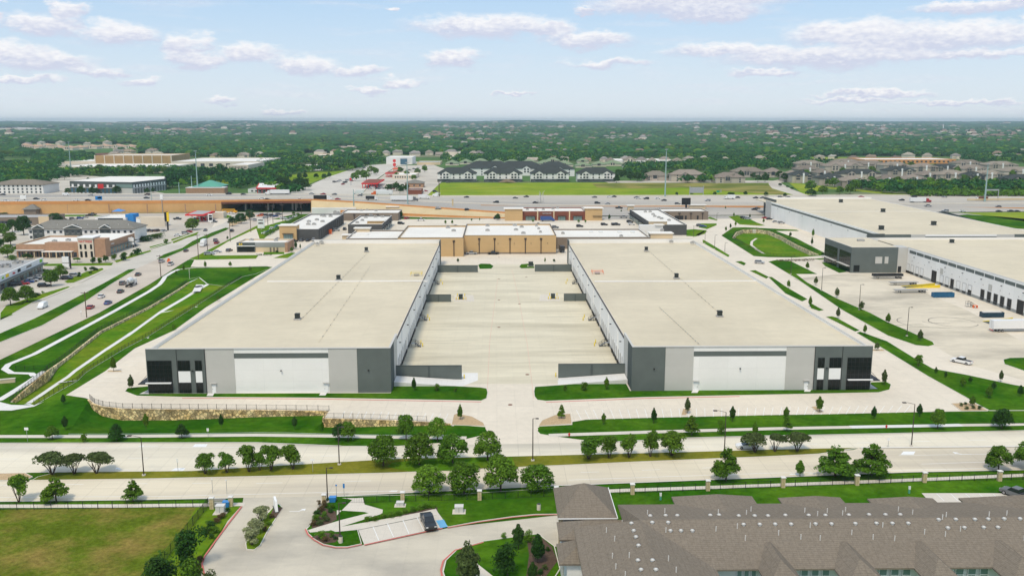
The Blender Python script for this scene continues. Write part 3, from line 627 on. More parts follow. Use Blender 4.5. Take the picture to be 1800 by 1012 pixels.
# west side lots with their grass strips
sheet('west_lot', [(-200,640),(-80,600),(0,566),(57,535),(127,509),(185,476),(265,442),(350,409),(392,394),(402,386),(396,374),(-250,377)], -.01, 'lot')
for P in ([(0,550),(10,538),(52,523),(60,520),(120,503.5),(127,506),(57,532),(0,563)], [(0,560),(20,551.5),(24,553),(2,562)], [(112,495),(150,478),(180,471),(184,475),(130,497),(118,498)],
          [(76,464),(200,462),(196,467),(76,468)], [(200,459),(240,446),(264,440),(267,442),(222,456),(205,462)], [(262,434),(285,428),(306,423),(300,428),(265,438)], [(305,428),(330,418),(345,414),(350,408),(340,409),(300,421)],
          [(110,378),(160,377.5),(180,380),(112,381)], [(375,381),(395,377),(408,380),(400,384)], [(0,548),(-80,560),(-80,590),(0,562)]): island('grass_strip', P, 'lawn_mix', .12)
strip('sidewalk', [(57,532),(127,504),(130,503)], 1.3, .15, 'walk'); strip('sidewalk', [(140,496),(184,474)], 1.3, .15, 'walk'); strip('sidewalk', [(262,437),(300,425),(345,408)], 1.3, .15, 'walk')
# east of the avenue: fast-food corner and cross drive
island('corner_lawn', [(332,455),(345,450),(380,432),(455,395),(462,400),(430,428),(400,444),(455,449),(450,455),(345,457)], 'lawn_mix', .10)
sheet('lot_surface', [(366,446),(400,425),(450,402),(470,420),(470,448),(378,449)], .11, 'concrete')
for P in ([(500,447),(512,444),(545,447),(530,454),(480,454)], [(463,443),(500,441),(500,447),(463,448)], [(450,402),(520,382),(560,375),(566,377),(520,390),(478,408),(458,425)]): island('grass_strip', P, 'lawn_mix', .12)
island('basin_top_lawn', [(332,472),(345,470.5),(470,468),(480,469.5),(450,481),(427,486),(395,503),(365,499),(350,487),(333,490)], 'lawn', .02)
strip('sidewalk', [(318,473),(345,470),(400,469.5),(470,467)], 1.3, .06, 'walk')
# ------------------------------------------------------------------ freeway
NE = [(-300,377,8.5),(0,376,8.5),(390,373,8.5),(548,371,8.5),(640,373.5,7.2),(780,377,4.2),(930,381,1.2),(1100,380,.25),(1350,378,.2),(1600,374,.2),(1800,372,.2),(2100,369,.2)]
ne = []
for x, y, z in NE: q = G(x, y, 0); ne.append(Vector((q.x, max(q.y, 640), z)))
fe = [Vector((p.x * FEY / p.y, FEY, max(6.3, p.z - .2))) for p in ne]
mid_ = [a.lerp(b, .47) + Vector((0, 0, .0)) for a, b in zip(ne, fe)]
for a, b, m_ in zip(ne, fe, mid_): m_.z = max(m_.z, .25)
mb = MB(); loft(mb, ne, mid_); loft(mb, mid_, fe)
loft(mb, [Vector((p.x, p.y, -.5)) for p in fe][::-1], fe[::-1]); structure('freeway', mb, 'freeway_surface')
# far edge barrier, centre barrier, near barrier: each a wall of its own
def wallmesh(P, h, t=.35, mb=None, m=None, down=0):
    mb = mb or MB(); n = len(P); A = []; B = []
    for i, q in enumerate(P):
        a, b = P[max(i-1, 0)], P[min(i+1, n-1)]; d = Vector((b.x-a.x, b.y-a.y)).normalized(); nn = Vector((-d.y, d.x)) * t / 2
        A.append((q.x-nn.x, q.y-nn.y)); B.append((q.x+nn.x, q.y+nn.y))
    hs = h if isinstance(h, (list, tuple)) else [h] * n; ds = down if isinstance(down, (list, tuple)) else [down] * n
    vs = [(A[i][0], A[i][1], P[i].z-ds[i]) for i in range(n)] + [(A[i][0], A[i][1], P[i].z+hs[i]) for i in range(n)] + [(B[i][0], B[i][1], P[i].z+hs[i]) for i in range(n)] + [(B[i][0], B[i][1], P[i].z-ds[i]) for i in range(n)]
    fs = []
    for i in range(n-1):
        for k in range(3): fs.append((k*n+i, k*n+i+1, (k+1)*n+i+1, (k+1)*n+i))
    fs += [(0, n, 2*n, 3*n), (n-1, 4*n-1, 3*n-1, 2*n-1)]
    mb.add(vs, fs, m); return mb
solo('concrete_barrier', wallmesh([p + Vector((0, -1, 0)) for p in fe], .9), 'kerb', 'long low concrete barrier along the far edge of the freeway, beside the green meadow', 'barrier')
solo('concrete_barrier', wallmesh(mid_, 1.0), 'kerb', 'long low concrete barrier dividing the two directions of the freeway', 'barrier')
rb = thing('retaining_wall', 'long orange brick retaining wall holding up the freeway on the left', 'retaining wall')
wl = ne[:3]
part('brick_face', wallmesh([Vector((p.x, p.y - .3, 0)) for p in wl], 7.2, .5), 'brick_orange', rb)
part('coping_band', wallmesh([Vector((p.x, p.y - .3, 7.2)) for p in wl], 2.3, .8), 'rust_barrier', rb)
for x in (-60, 50, 120, 193, 260, 327, 380):
    q = G(x, 375); part('pilaster', MB().box(q.x - .35, q.y - .9, 0, q.x + .35, q.y - .3, 7.2), 'brick_brown', rb)
br = thing('freeway_bridge', 'freeway bridge with rust-brown girder carrying the freeway over the avenue', 'bridge')
a, b = ne[2], ne[3]
part('girder', wallmesh([Vector((a.x, a.y - .4, 6.6)), Vector((b.x, b.y - .4, 6.6))], 1.5, .8), 'rust', br)
part('parapet', wallmesh([Vector((a.x, a.y - .3, 8.1)), Vector((b.x, b.y - .3, 8.1))], 1.5, .7), 'rust_barrier', br)
part('abutment', MB().box(b.x - .5, b.y - 1, 0, b.x + 2.5, FEY, 7.8), 'brick_orange', br); part('abutment', MB().box(a.x - 2, a.y - .2, 0, a.x, FEY, 7.8), 'brick_orange', br)
for x in (513, 519, 430, 470):
    q = G(x, 370)
    for dy in (3, 20, 45): part('pier', MB().box(q.x - .6, q.y + dy, 0, q.x + .6, q.y + dy + 1.4, 7.2), 'kerb', br)
part('soffit', MB().box(a.x, a.y + .5, 6.9, b.x, FEY - 1, 7.3), 'rust', br)
E2 = ne[3:7]
mb = MB(); low = [G(548,373.2), G(640,378), G(780,382), G(930,385)]
loft(mb, [p + Vector((0, -2, 0)) for p in low], [Vector((p.x, p.y, p.z)) for p in E2]); structure('embankment', mb, 'abutment')
solo('retaining_wall', wallmesh(low, [3.0, 2.8, 1.6, .6], .5), 'rust_barrier', 'low orange brick retaining wall at the foot of the freeway slope behind the shops', 'retaining wall')
solo('parapet_wall', wallmesh([p + Vector((0, .4, 0)) for p in E2], 1.1, .4), 'rust_barrier', 'tan parapet wall where the freeway comes down beside the gas station corner', 'barrier')
solo('barrier', wallmesh([G(845,362.5,3.6), G(935,365,2.2), G(1230,364,2.4), G(1345,364.5,2.6)], 1.1, .5), 'rust_barrier', 'thin rust-orange barrier wall along the middle of the freeway behind the shops', 'barrier')
solo('barrier', wallmesh([G(1560,366,.3), G(1620,367,.3), G(1800,368.5,.3), G(2050,370,.3)], 1.6, .6), 'rust_barrier', 'rust-orange barrier wall nearest the tan warehouse roof on the right of the freeway', 'barrier')
solo('barrier', wallmesh([G(1700,352,4.8), G(1900,350.5,4.8)], 1.2, .6), 'abutment', 'tan upper barrier wall on the far right of the freeway', 'barrier')
lm = MB()
for k in (.14, .22, .30, .38, .56, .66, .76, .86):
    P = [(p.lerp(m_, k / .47) if k < .47 else m_.lerp(q, (k - .47) / .53)) for p, m_, q in zip(ne, mid_, fe)]
    for i in range(len(P) - 1):
        Ln = (P[i+1] - P[i]).length; n = max(1, int(Ln / 14)); d = (P[i+1] - P[i]).normalized(); s = Vector((0, .12, 0))
        for j in range(n):
            p0 = P[i] + d * (j * 14) + Vector((0, 0, .05)); p1 = p0 + d * 4.5; lm.add([p0 - s, p1 - s, p1 + s, p0 + s], [(0, 1, 2, 3)])
structure('lane_markings', lm, 'white_paint')
sheet('frontage_road', [(560,375.5),(640,379.5),(780,383),(930,386.5),(1100,386),(1343,384),(1580,378),(1800,379),(2100,376),(2100,370),(1800,372.5),(1350,378.5),(930,381.5),(780,377.5),(640,374)], .03, 'freeway_surface')
sheet('frontage_road', [(-300,382),(0,381),(200,380),(396,377),(560,376),(560,372),(396,374),(0,377.5),(-300,378.5)], .03, 'freeway_surface')
sheet('grass_verge', [(1675,372.5),(1700,374),(1860,372),(1860,386),(1800,389),(1740,380)][::-1], .05, 'meadow')
sheet('grass_verge', [(1650,381),(1700,377),(1760,381),(1860,390),(1860,405),(1790,402),(1700,391)], .05, 'lawn')
solo('retaining_wall', wallmesh([G(1640,377), G(1662,376.5), G(1715,391)], 1.8, .4), 'slate_side', 'dark grey retaining wall beside the lawn behind the far right warehouse', 'retaining wall')
def gpt(P): return [(GT(x, y).x, GT(x, y).y) for x, y in P]
def fsheet(name, P, mat, dz=.12, n=1):
    W_ = gpt(P); v, f = tri(W_); mb = MB(); mb.add([(p[0], p[1], zt(p[0], p[1]) + dz) for p in v], f); return structure(name, mb, mat)
fsheet('meadow', [(751,343.5),(765,330),(776,321.5),(1084,321.5),(1200,322),(1352,323),(1362,330),(1402,345.5),(1100,345)], 'meadow', .10)
fsheet('bare_meadow', [(1040,323),(1200,322),(1350,323.5),(1358,332),(1392,344),(1300,338),(1200,330),(1120,332),(1050,330)], 'meadow_brown', .16)
fsheet('meadow', [(1385,320),(1450,328),(1598,342),(1602,346),(1440,346),(1415,345)], 'meadow', .10)
fsheet('meadow', [(1420,276.5),(1530,277),(1536,280),(1470,283),(1425,281.5)], 'meadow', .12)
fsheet('curving_road', [(1350,320),(1375,314.5),(1390,314),(1395,316),(1372,322),(1392,333),(1420,346),(1400,346),(1356,331),(1352,325)], 'lot', .14)
fsheet('verge_grass', [(496,329),(500,310),(540,303),(612,300),(590,308),(560,317),(540,325)], 'meadow', .12)
fsheet('avenue_far', [(498,342),(538,329),(575,312),(620,297),(655,290),(740,284),(742,287),(698,292),(680,303),(655,320),(635,342)], 'avenue', .14)
fsheet('far_lot', [(636,341.5),(655,322),(680,304),(700,292),(760,289),(770,293),(790,300),(745,343)], 'lot', .12)
fsheet('side_street', [(736,343),(760,322),(785,304),(800,297),(806,297),(795,306),(776,320),(752,343)], 'lot', .16)
fsheet('side_street', [(785,282),(800,270),(838,252),(841,252),(812,270),(793,282)], 'lot', .3)
fsheet('campus_lot', [(-80,343),(-80,302),(60,300),(190,312),(250,333),(300,342)], 'lot', .10)
fsheet('campus_lot', [(465,297),(540,289),(650,290),(560,300),(470,303)], 'avenue', .10)
fsheet('verge_grass', [(340,318),(400,305),(450,298),(500,300),(440,318),(380,325)], 'meadow', .11)
fsheet('sports_lot', [(1060,318.5),(1230,317),(1360,318),(1352,322),(1230,321.5),(1070,322)], 'lot', .17)
fsheet('far_plaza', [(-60,298),(60,282),(170,270),(250,275),(240,290),(120,300)], 'lot', .10)
fsheet('pond', [(600,261),(633,263.5),(636,265.5),(605,265)], 'pale_glass', .3)
FARF = [[(-60,228),(30,224),(112,227),(60,231),(-60,233)],[(255,229),(330,226),(452,229),(400,232),(280,233)],[(1040,218),(1130,216.5),(1210,218),(1130,219)],[(640,239),(672,239),(676,241),(640,241.5)],[(1480,222),(1560,220.5),(1600,222.5),(1500,224)],[(1640,240),(1700,238),(1760,241),(1680,243)],[(820,236),(850,228),(856,228),(836,236)],[(100,217),(190,215.5),(270,216.8),(180,218)],[(1000,262),(1040,260),(1050,262),(1010,264)],[(310,252),(330,250),(340,252),(320,254)],[(1150,246),(1200,245),(1210,246.5),(1160,247.5)]]
for i, P in enumerate(FARF): fsheet('far_field', P, ('lot','meadow','lot','meadow_brown')[i % 4], .4)
# ------------------------------------------------------------------ the two front warehouses
def roof_unit(par, x, y, z, w=1.5, h=1.6, name='roof_vent', mat='dark_unit'):
    mb = MB(); mb.box(x-w*.75, y-w*.75, z-.3, x+w*.75, y+w*.75, z+.22, 1).box(x-w/2, y-w/2, z+.22, x+w/2, y+w/2, z+h).box(x-w*.56, y-w*.56, z+h*.8, x+w*.56, y+w*.56, z+h*.95, 2)
    for k in range(3): mb.box(x-w*.53, y-w*.53, z+.35+k*.3, x+w*.53, y+w*.53, z+.42+k*.3, 2)
    return part(name, mb, [mat, 'unit_grey', 'black_metal'], par)
def wall_light(par, x, y, z, dx=0, dy=-1):
    part('wall_light', MB().box(x-.16-max(-dx,0)*.2, y-.12-max(-dy,0)*.1, z, x+.16+max(dx,0)*.2, y+.2, z+.24), 'black_metal', par)
def front_warehouse(sgn, xin, label):
    X = lambda u: xin + sgn * u
    Y0, Y1, Hh = 228.6, 447.6, 12.0
    w = thing('warehouse', label, 'warehouse', (0, 0, 0), 0, 'white and grey warehouses facing the street')
    def bx(u0, y0, z0, u1, y1, z1, mb=None, m=None):
        a, b = sorted((X(u0), X(u1))); return (mb or MB()).box(a, y0, z0, b, y1, z1, m)
    def pan(name, u0, u1, mat, dep=.35, z0=-1.5, z1=Hh): return part(name, bx(u0, Y0 - dep + .35, z0, u1, Y0 + .6, z1), mat, w)
    pan('dark_panel', 0, 8.7, 'precast_dark', .50); pan('light_panel', 8.7, 16.15, 'precast_light', .40)
    pan('white_panel', 16.15, 40.6, 'precast_white', .30, -1.5, 9.35); part('stripe', bx(16.15, Y0 + .1, 9.35, 40.6, Y0 + .6, 10.75), 'precast_dark', w); pan('white_panel', 16.15, 40.6, 'precast_white', .33, 10.75, 11.95)
    pan('light_panel', 40.6, 48.1, 'precast_light', .40); pan('dark_panel', 48.1, 55.4, 'precast_dark', .50); pan('dark_panel', 55.4, 63.3, 'precast_dark', .56)
    for u in (48.1, 55.4): part('panel_joint', bx(u - .06, Y0 - .225, 0, u + .06, Y0 - .1, Hh - .05), 'black_metal', w)
    # side and back walls, parapets and roof
    part('side_wall', bx(62.9, Y0 + .6, -1.5, 63.3, Y1, 11.2), 'precast_white_side', w)
    part('rear_wall', bx(0.3, Y1 - .4, -1.5, 62.9, Y1, 12.0), 'parapet_white', w)
    part('dark_return', bx(0, Y0 + .6, -1.5, .4, Y0 + 8, Hh), 'slate_side', w); part('light_return', bx(0.05, Y0 + 8, -1.5, .45, Y0 + 16, Hh - .05), 'precast_light', w)
    part('dark_return', bx(0, Y1 - 8, -1.5, .4, Y1 - .4, Hh), 'slate_side', w)
    part('dock_wall', bx(.1, Y0 + 16, 1.2, .5, Y1 - 8, 10.5), 'precast_white_side', w); part('dock_base', bx(.08, Y0 + 16, -1.5, .5, Y1 - 8, 1.2), 'precast_mid', w)
    mb = MB(); z0, z1 = 10.3, 10.55
    q = [(X(.5), Y0 + .6, z0), (X(62.9), Y0 + .6, z1), (X(62.9), Y1 - .4, z1 - .5), (X(.5), Y1 - .4, z0 - .4)]
    if sgn < 0: q = [q[1], q[0], q[3], q[2]]
    mb.add(q, [(0, 1, 2, 3)]); part('roof', mb, 'membrane', w)
    part('gutter', bx(-.02, Y0 + 16, 10.3, .35, Y1 - 8, 10.62), 'bronze_metal', w)
    cp = MB(); bx(-.06, Y0 - .26, Hh, 63.36, Y0 + .62, Hh + .1, cp); bx(62.84, Y0 + .62, 11.2, 63.36, Y1 + .05, 11.3, cp); bx(-.06, Y1 - .46, 12.0, 62.84, Y1 + .05, 12.1, cp); bx(-.06, Y0 + .62, 12.0, .5, Y0 + 16, 12.1, cp)
    part('coping', cp, 'coping', w)
    # dock doors, bumpers, lights, downspouts on the court side
    dd = MB(); a, b = sorted((X(.02), X(.1)))
    k = 0; yy = Y0 + 20
    while yy < Y1 - 12:
        m = MB(); m.box(a, yy - 1.45, 1.25, b, yy + 1.45, 4.5, 0); a2, b2 = sorted((X(-.04), X(.02)))
        for z in (1.8, 2.4, 3.0, 3.6): m.box(*sorted((X(-.01), X(.02)))[:1], yy - 1.3, z, sorted((X(-.01), X(.02)))[1], yy + 1.3, z + .05, 1)
        m.box(a2, yy - 1.6, 1.2, b2, yy - 1.4, 4.65, 1); m.box(a2, yy + 1.4, 1.2, b2, yy + 1.6, 4.65, 1)
        part('dock_door', m, ['sign_white', 'unit_grey'], w)
        a3, b3 = sorted((X(-.22), X(.08))); part('dock_bumper', MB().box(a3, yy - 1.4, .3, b3, yy + 1.4, 1.15), 'black_metal', w)
        k += 1; yy += 4.1 if k % 6 else 8.2
    for i in range(9):
        yy = Y0 + 20.5 + i * 22.4; wall_light(w, X(-.25), yy, 8.3, -sgn, 0)
        part('downspout', bx(-.12, yy + 8, 1.3, .1, yy + 8.25, 10.3), 'white_paint', w)
    # office glazing, canopy, doors
    def glaze(u0, u1, z0, z1, cols, rows, name='window'):
        par = part(name, bx(u0, Y0 - .24, z0, u1, Y0 - .1, z1), 'glass_dark', w); mm = MB()
        for i in range(cols + 1): uu = u0 + (u1 - u0) * i / cols; bx(uu - .035, Y0 - .29, z0, uu + .035, Y0 - .24, z1, mm)
        for j in range(rows + 1): zz = z0 + (z1 - z0) * j / rows; bx(u0, Y0 - .285, zz - .035, u1, Y0 - .235, zz + .035, mm)
        part('mullion', mm, 'mullion', par); return par
    glaze(56.8, 63.05, 3.2, 8.9, 6, 5); glaze(56.8, 63.05, .08, 2.9, 6, 2)
    sg = part('side_window', bx(63.3, Y0 + .3, .08, 63.42, Y0 + 6.5, 8.9), 'glass_dark', w); mm = MB()
    for i in range(6): bx(63.42, Y0 + .3 + i * 1.22, .08, 63.46, Y0 + .38 + i * 1.22, 8.9, mm)
    part('mullion', mm, 'mullion', sg)
    for u0, u1, c in ((52.05, 55.15, 3), (49.0, 50.7, 2)):
        glaze(u0, u1, 6.15, 8.9, c, 1); glaze(u0, u1, .1, 3.0, c, 1); part('infill_panel', bx(u0, Y0 - .245, 3.0, u1, Y0 - .1, 6.15), 'precast_light' if 0 else 'sign_white', w)
    cn = part('canopy', bx(56.8, Y0 - 1.5, 2.9, 65.3, Y0 - .3, 3.08), 'black_metal', w); bx(63.5, Y0 - .3, 2.9, 65.3, Y0 + 5.5, 3.08)
    part('canopy_side', bx(63.46, Y0 - .3, 2.9, 65.3, Y0 + 5.5, 3.08), 'black_metal', w)
    part('canopy_fascia', bx(56.8, Y0 - 1.56, 3.08, 63.4, Y0 - .9, 3.3), 'sign_white', cn)
    rods = MB(); 
    for y in (Y0 + .2, Y0 + 5.2): rods.tube((X(63.4), y, 5.0), (X(65.2), y, 3.08), .05)
    part('tie_rod', rods, 'black_metal', cn)
    for u in (46.2, 17.0):
        d = part('door', bx(u - .5, Y0 - .12, .12, u + .5, Y0 + .1, 2.3), 'sign_white', w); part('handle', bx(u + .3, Y0 - .2, 1.1, u + .4, Y0 - .12, 1.25), 'black_metal', d)
        part('door_hood', MB().prism([(X(u) - .8, Y0 - .6), (X(u) + .8, Y0 - .6), (X(u) + .8, Y0 - .1), (X(u) - .8, Y0 - .1)], 2.75, 2.85), 'coping', w)
    for u in (5.8, 28.5, 51.4): wall_light(w, X(u), Y0 - .35, 6.0)
    return w, X
WL, XL = front_warehouse(-1, -27.7, 'left one of the two big front warehouses, glazed office at its left corner')
WR, XR = front_warehouse(1, 35.5, 'right one of the two big front warehouses, glazed office at its right corner')
def GR(px, py, z=10.6): return G(px, py, z)
for w, q in ((WL, [(644,441),(595,491),(523,560)]), (WR, [(1136,440),(1189,488),(1265,555)])):
    P = [GR(*k) for k in q]
    for p in P: roof_unit(w, p.x, p.y, 10.55, 1.35, 1.75)
    mb = MB(); a, b = P[0], P[2]; n = 26; mb.beam(a + Vector((1.1,0,-.12)), b + Vector((1.1,0,-.12)), .06, .06, 1)
    for i in range(n):
        t = a.lerp(b, (i + .5) / n); mb.box(t.x + 1.1 - .13, t.y - .2, 10.4, t.x + 1.1 + .13, t.y + .1, 10.62)
    part('roof_conduit', mb, ['galvanised', 'membrane'], w)
for w, P in ((WL, [(650,398+70,560,601)]), (WR, [(1160,540,1232,607)])):
    a, b = GR(P[0][0], P[0][1]), GR(P[0][2], P[0][3]); mb = MB(); n = 18; mb.beam(a, b, .05, .05, 1)
    for i in range(n): t = a.lerp(b, i / n); mb.box(t.x - .1, t.y - .15, 10.4, t.x + .1, t.y + .15, 10.66)
    part('roof_pipe', mb, ['galvanised', 'membrane'], w)
for w, q, m in ((WL, (732,482), 'yellow_paint'), (WR, (1050,479), 'orange_paint')):
    p = GR(*q); h_ = part('roof_hatch', MB().box(p.x-1, p.y-1, 10.3, p.x+1, p.y+1, 10.9), 'unit_grey', w); mb = MB()
    for dx in (-2.2, 2.2):
        for dy in (-1.8, 1.8): mb.box(p.x+dx-.05, p.y+dy-.05, 10.4, p.x+dx+.05, p.y+dy+.05, 11.5)
    for z in (10.95, 11.45):
        for dy in (-1.8, 1.8): mb.box(p.x-2.2, p.y+dy-.05, z, p.x+2.2, p.y+dy+.05, z+.08)
        for dx in (-2.2, 2.2): mb.box(p.x+dx-.05, p.y-1.8, z, p.x+dx+.05, p.y+1.8, z+.08)
    part('guard_rail', mb, m, h_)
for w, q in ((WL, (558,430)), (WL, (565,427)), (WR, (1180,426)), (WR, (1217,428))):
    p = GR(*q); part('air_conditioner', MB().box(p.x-.9, p.y-.6, 10.6, p.x+.9, p.y+.6, 11.6).cyl(p.x, p.y, 11.6, 11.7, .45, n=8, m=1), ['unit_grey', 'black_metal'], w)
for w, a, b in ((WL, (470,494), (750,497)), (WR, (1045,494), (1325,487))):
    p, q = GR(*a, 10.6), GR(*b, 10.5); part('expansion_joint', MB().box(p.x, p.y-.25, 10.2, q.x, p.y+.25, 10.72), 'parapet_white', w)

# screen walls, stairs, bollards and transformers in the truck court
def ybox(px0, px1, pyb, h): p = G(px0, pyb); q = G(px1, pyb); return p, q
SC = [(700,812,666.5,3.9,'long dark grey screen wall on the left of the court mouth, joined to the left warehouse'),(755.5,793,530.5,2.9,'short dark grey screen wall half way up the court, on its left side'),(776,840,478.5,3.2,'dark grey screen wall at the far end of the court on its left side'),
      (981,1092,663.5,3.9,'long dark grey screen wall on the right of the court mouth, joined to the right warehouse'),(991,1029.5,529,2.9,'short dark grey screen wall half way up the court, on its right side'),(940,1006,477,3.2,'dark grey screen wall at the far end of the court on its right side')]
for a, b, y, h, lb in SC:
    p, q = G(a, y), G(b, y); x0, x1 = (min(p.x, -27.8), q.x) if a < 870 else (p.x, max(q.x, 35.6))
    t = thing('screen_wall', lb, 'screen wall', group='dark grey screen walls in the truck court')
    xm = (x0 + x1) / 2; Y_ = (p.y + q.y) / 2
    part('panel', MB().box(x0, Y_-.12, -.2, xm-.06, Y_+.12, h), 'precast_dark', t); part('panel', MB().box(xm+.06, Y_-.12, -.2, x1, Y_+.12, h), 'precast_dark', t)
    part('pilaster', MB().box(xm-.25, Y_-.25, -.2, xm+.25, Y_+.2, h-.05), 'slate_side', t); part('coping', MB().box(x0, Y_-.2, h, x1, Y_+.2, h+.12), 'slate_side', t)
for sg, P in ((1, [(700,658.5),(812,667)]), (-1, [(1096,655),(981,664)])):
    e = G(P[1][0], P[1][1]); y0 = e.y - .2; x_in = -27.6 if sg > 0 else 35.4
    mb = MB(); z = 1.3
    mb.add([(x_in, y0, -.05), (e.x, y0, -.05), (e.x, y0 - 6.2, -.05), (x_in, y0 - 6.2, -.05), (x_in, y0, z), (e.x, y0, .03), (e.x, y0 - 6.2, .03), (x_in, y0 - 6.2, z)],
           [(0, 1, 5, 4), (2, 3, 7, 6), (4, 5, 6, 7), (0, 4, 7, 3)] if sg < 0 else [(0, 1, 5, 4), (2, 3, 7, 6), (7, 6, 5, 4), (0, 4, 7, 3)])
    solo('concrete_ramp', mb, 'walk_new', 'white concrete ramp in front of the ' + ('left' if sg > 0 else 'right') + ' long screen wall', 'ramp', 'pale ramps by the screen walls')
def bollard_proto():
    mb = MB(); mb.cyl(0, 0, -.1, 1.15, .16, n=8); mb.cyl(0, 0, 1.15, 1.25, .16, .05, n=8); return mb.mesh('bollard', 'yellow_paint', True)
BM = bollard_proto()
def bollard(px, py, lb, g='yellow steel bollards'): p = G(px, py); return tag(link('bollard', BM, None, p), lb, 'bollard', g)
def stair(px, py, sg, lb):
    p = G(px, py); t = thing('dock_stairs', lb, 'stairs', (p.x, p.y, 0), 0, 'metal dock stairs along the truck court')
    s = sg; m = MB()
    xa, xb = sorted((0, -1.3 * s)); m.box(xa, -.7, 1.1, xb, .7, 1.2); part('landing', m, 'galvanised', t)
    m = MB()
    for i in range(6): a, b = sorted((s * (.0 + i * .3), s * (.3 + i * .3))); m.box(a, -.65, 1.0 - i * .19, b, .65, 1.05 - i * .19)
    part('steps', m, 'galvanised', t)
    for dy in (-.7, .7):
        m = MB(); m.tube((-1.3 * s, dy, 2.2), (0, dy, 2.2), .045, n=5); m.tube((0, dy, 2.2), (1.8 * s, dy, 1.0), .045, n=5); m.tube((-1.3 * s, dy, 1.7), (0, dy, 1.7), .03, n=5); m.tube((0, dy, 1.7), (1.8 * s, dy, .5), .03, n=5)
        for xx, zz in ((-1.3, 2.2), (0, 2.2), (.9, 1.6), (1.8, 1.0)): m.tube((xx * s, dy, 0), (xx * s, dy, zz), .04, n=5)
        m.beam((0, dy, 1.1), (1.8 * s, dy, -.0), .06, .22); part('handrail', m, 'black_metal', t)
for i, (x, y) in enumerate(((735,609),(747,563),(770,500))):
    stair(x - 5, y, 1, 'metal dock stairs on the left side of the truck court, %s from the front' % ORD[i])
    bollard(x + 8, y, 'yellow bollard at the foot of the %s stairs on the left of the court' % ORD[i]); bollard(x + 5, y - 5, 'yellow bollard just behind the foot of the %s stairs on the left of the court' % ORD[i])
for i, (x, y) in enumerate(((1058,608),(1038,563),(1008,499))):
    stair(x + 5, y, -1, 'metal dock stairs on the right side of the truck court, %s from the front' % ORD[i])
    bollard(x - 13, y, 'yellow bollard at the foot of the %s stairs on the right of the court' % ORD[i]); bollard(x - 11, y - 5, 'yellow bollard just behind the foot of the %s stairs on the right of the court' % ORD[i])
def cabinet(p, w, d, h, mat, name, lb, cat, grp=None, pad=True):
    t = thing(name, lb, cat, p, 0, grp)
    if pad: part('pad', MB().box(-w*.8, -d*.8, -.05, w*.8, d*.8, .15), 'walk', t)
    part('cabinet', MB().box(-w/2, -d/2, .15, w/2, d/2, h), mat, t); part('lid', MB().box(-w/2-.06, -d/2-.06, h, w/2+.06, d/2+.06, h+.08), mat, t)
    part('door_seam', MB().box(-.02, -d/2-.01, .25, .02, -d/2, h-.1), 'black_metal', t); return t
for px, py, w_ in ((810,526,'left'), (972,525,'right')):
    cabinet(G(px, py), 1.6, 1.3, 2.0, 'dark_unit', 'transformer', 'dark transformer box ringed by yellow bollards on the %s of the court' % w_, 'transformer')
    for i, dx in enumerate((-8, -4, 5, 9)): bollard(px + dx, py + 1, 'yellow bollard by the %s transformer, %s from the left of its front row' % (w_, ORD[i]))
    for i, dx in enumerate((-6, 7)): bollard(px + dx, py - 5, 'yellow bollard behind the %s transformer, the %s one' % (w_, ('left', 'right')[i]))
    s = -1 if px > 900 else 1
    island('transformer_island', [(px - 12 if s > 0 else px - 24, py + 4), (px + 24 if s > 0 else px + 12, py + 4), (px + 22 if s > 0 else px + 11, py - 7), (px - 11 if s > 0 else px - 22, py - 7)], 'walk', .1)
cabinet(G(933,468), 2.2, 1.6, 2.2, 'dark_unit', 'transformer', 'dark utility box on the small grass bed at the right of the far court', 'utility box')
bollard(816, 665, 'yellow bollard at the right end of the left long screen wall'); bollard(977, 662, 'yellow bollard at the left end of the right long screen wall')

# ------------------------------------------------------------------ the two warehouses on the right
def poly_part(name, par, mat, x0, y0, z0, x1, y1, z1): return part(name, MB().box(x0, y0, z0, x1, y1, z1), mat, par)
# nearer one, dock side facing the yard
w3 = thing('warehouse', 'white warehouse on the right with open dock doors facing the truck yard', 'warehouse', group='big warehouses on the right')
c0 = G(1495,479.5); xf = G(1566,475.5).x; xd = G(1582,475).x; yN = G(1495,418,12).y; y3a = c0.y; xw = c0.x
y3n = 205; x3e = xd + 110
poly_part('office_wall', w3, 'precast_dark', xw, y3a, -.5, xf, yN, 12.0)
poly_part('light_panel', w3, 'precast_light', xf, y3a + .4, -.5, xd + .4, y3a + 8, 11.9)
poly_part('dock_wall', w3, 'precast_white_side', xd, y3n, 1.2, xd + .4, y3a + .3, 9.5); poly_part('dock_wall_top', w3, 'precast_white_side', xd, y3n, 11.0, xd + .4, y3a + .3, 11.9); poly_part('wall_core', w3, 'precast_white_side', xd + .1, y3n, 9.5, xd + .4, y3a + .3, 11.0)
poly_part('dock_base', w3, 'precast_mid', xd - .03, y3n, -.5, xd + .4, y3a - 4, 1.2)
poly_part('north_parapet', w3, 'parapet_white', xf, yN - .4, -.5, x3e, yN, 12.0)
mb = MB().box(xd + .4, y3n, 10.5, x3e, yN - .4, 10.9); part('roof', mb, 'membrane', w3); poly_part('office_roof', w3, 'membrane', xw + .35, y3a + .35, 12.0, xf - .1, yN - .4, 12.03)
part('coping', MB().box(xd - .06, y3n, 11.9, xd + .46, y3a + .3, 12.0).box(xw - .05, y3a - .05, 12.0, xf + .05, y3a + .35, 12.12).box(xw - .05, y3a + .35, 12.0, xw + .35, yN + .05, 12.12).box(xw + .35, yN - .4, 12.0, x3e, yN + .05, 12.12), 'coping', w3)
yy = y3a - 1.5
while yy > y3n + 8: poly_part('grey_band', w3, 'precast_dark', xd - .02, yy - 6.6, 9.6, xd + .08, yy, 10.9); yy -= 7.3
DK = G(1582,475).y
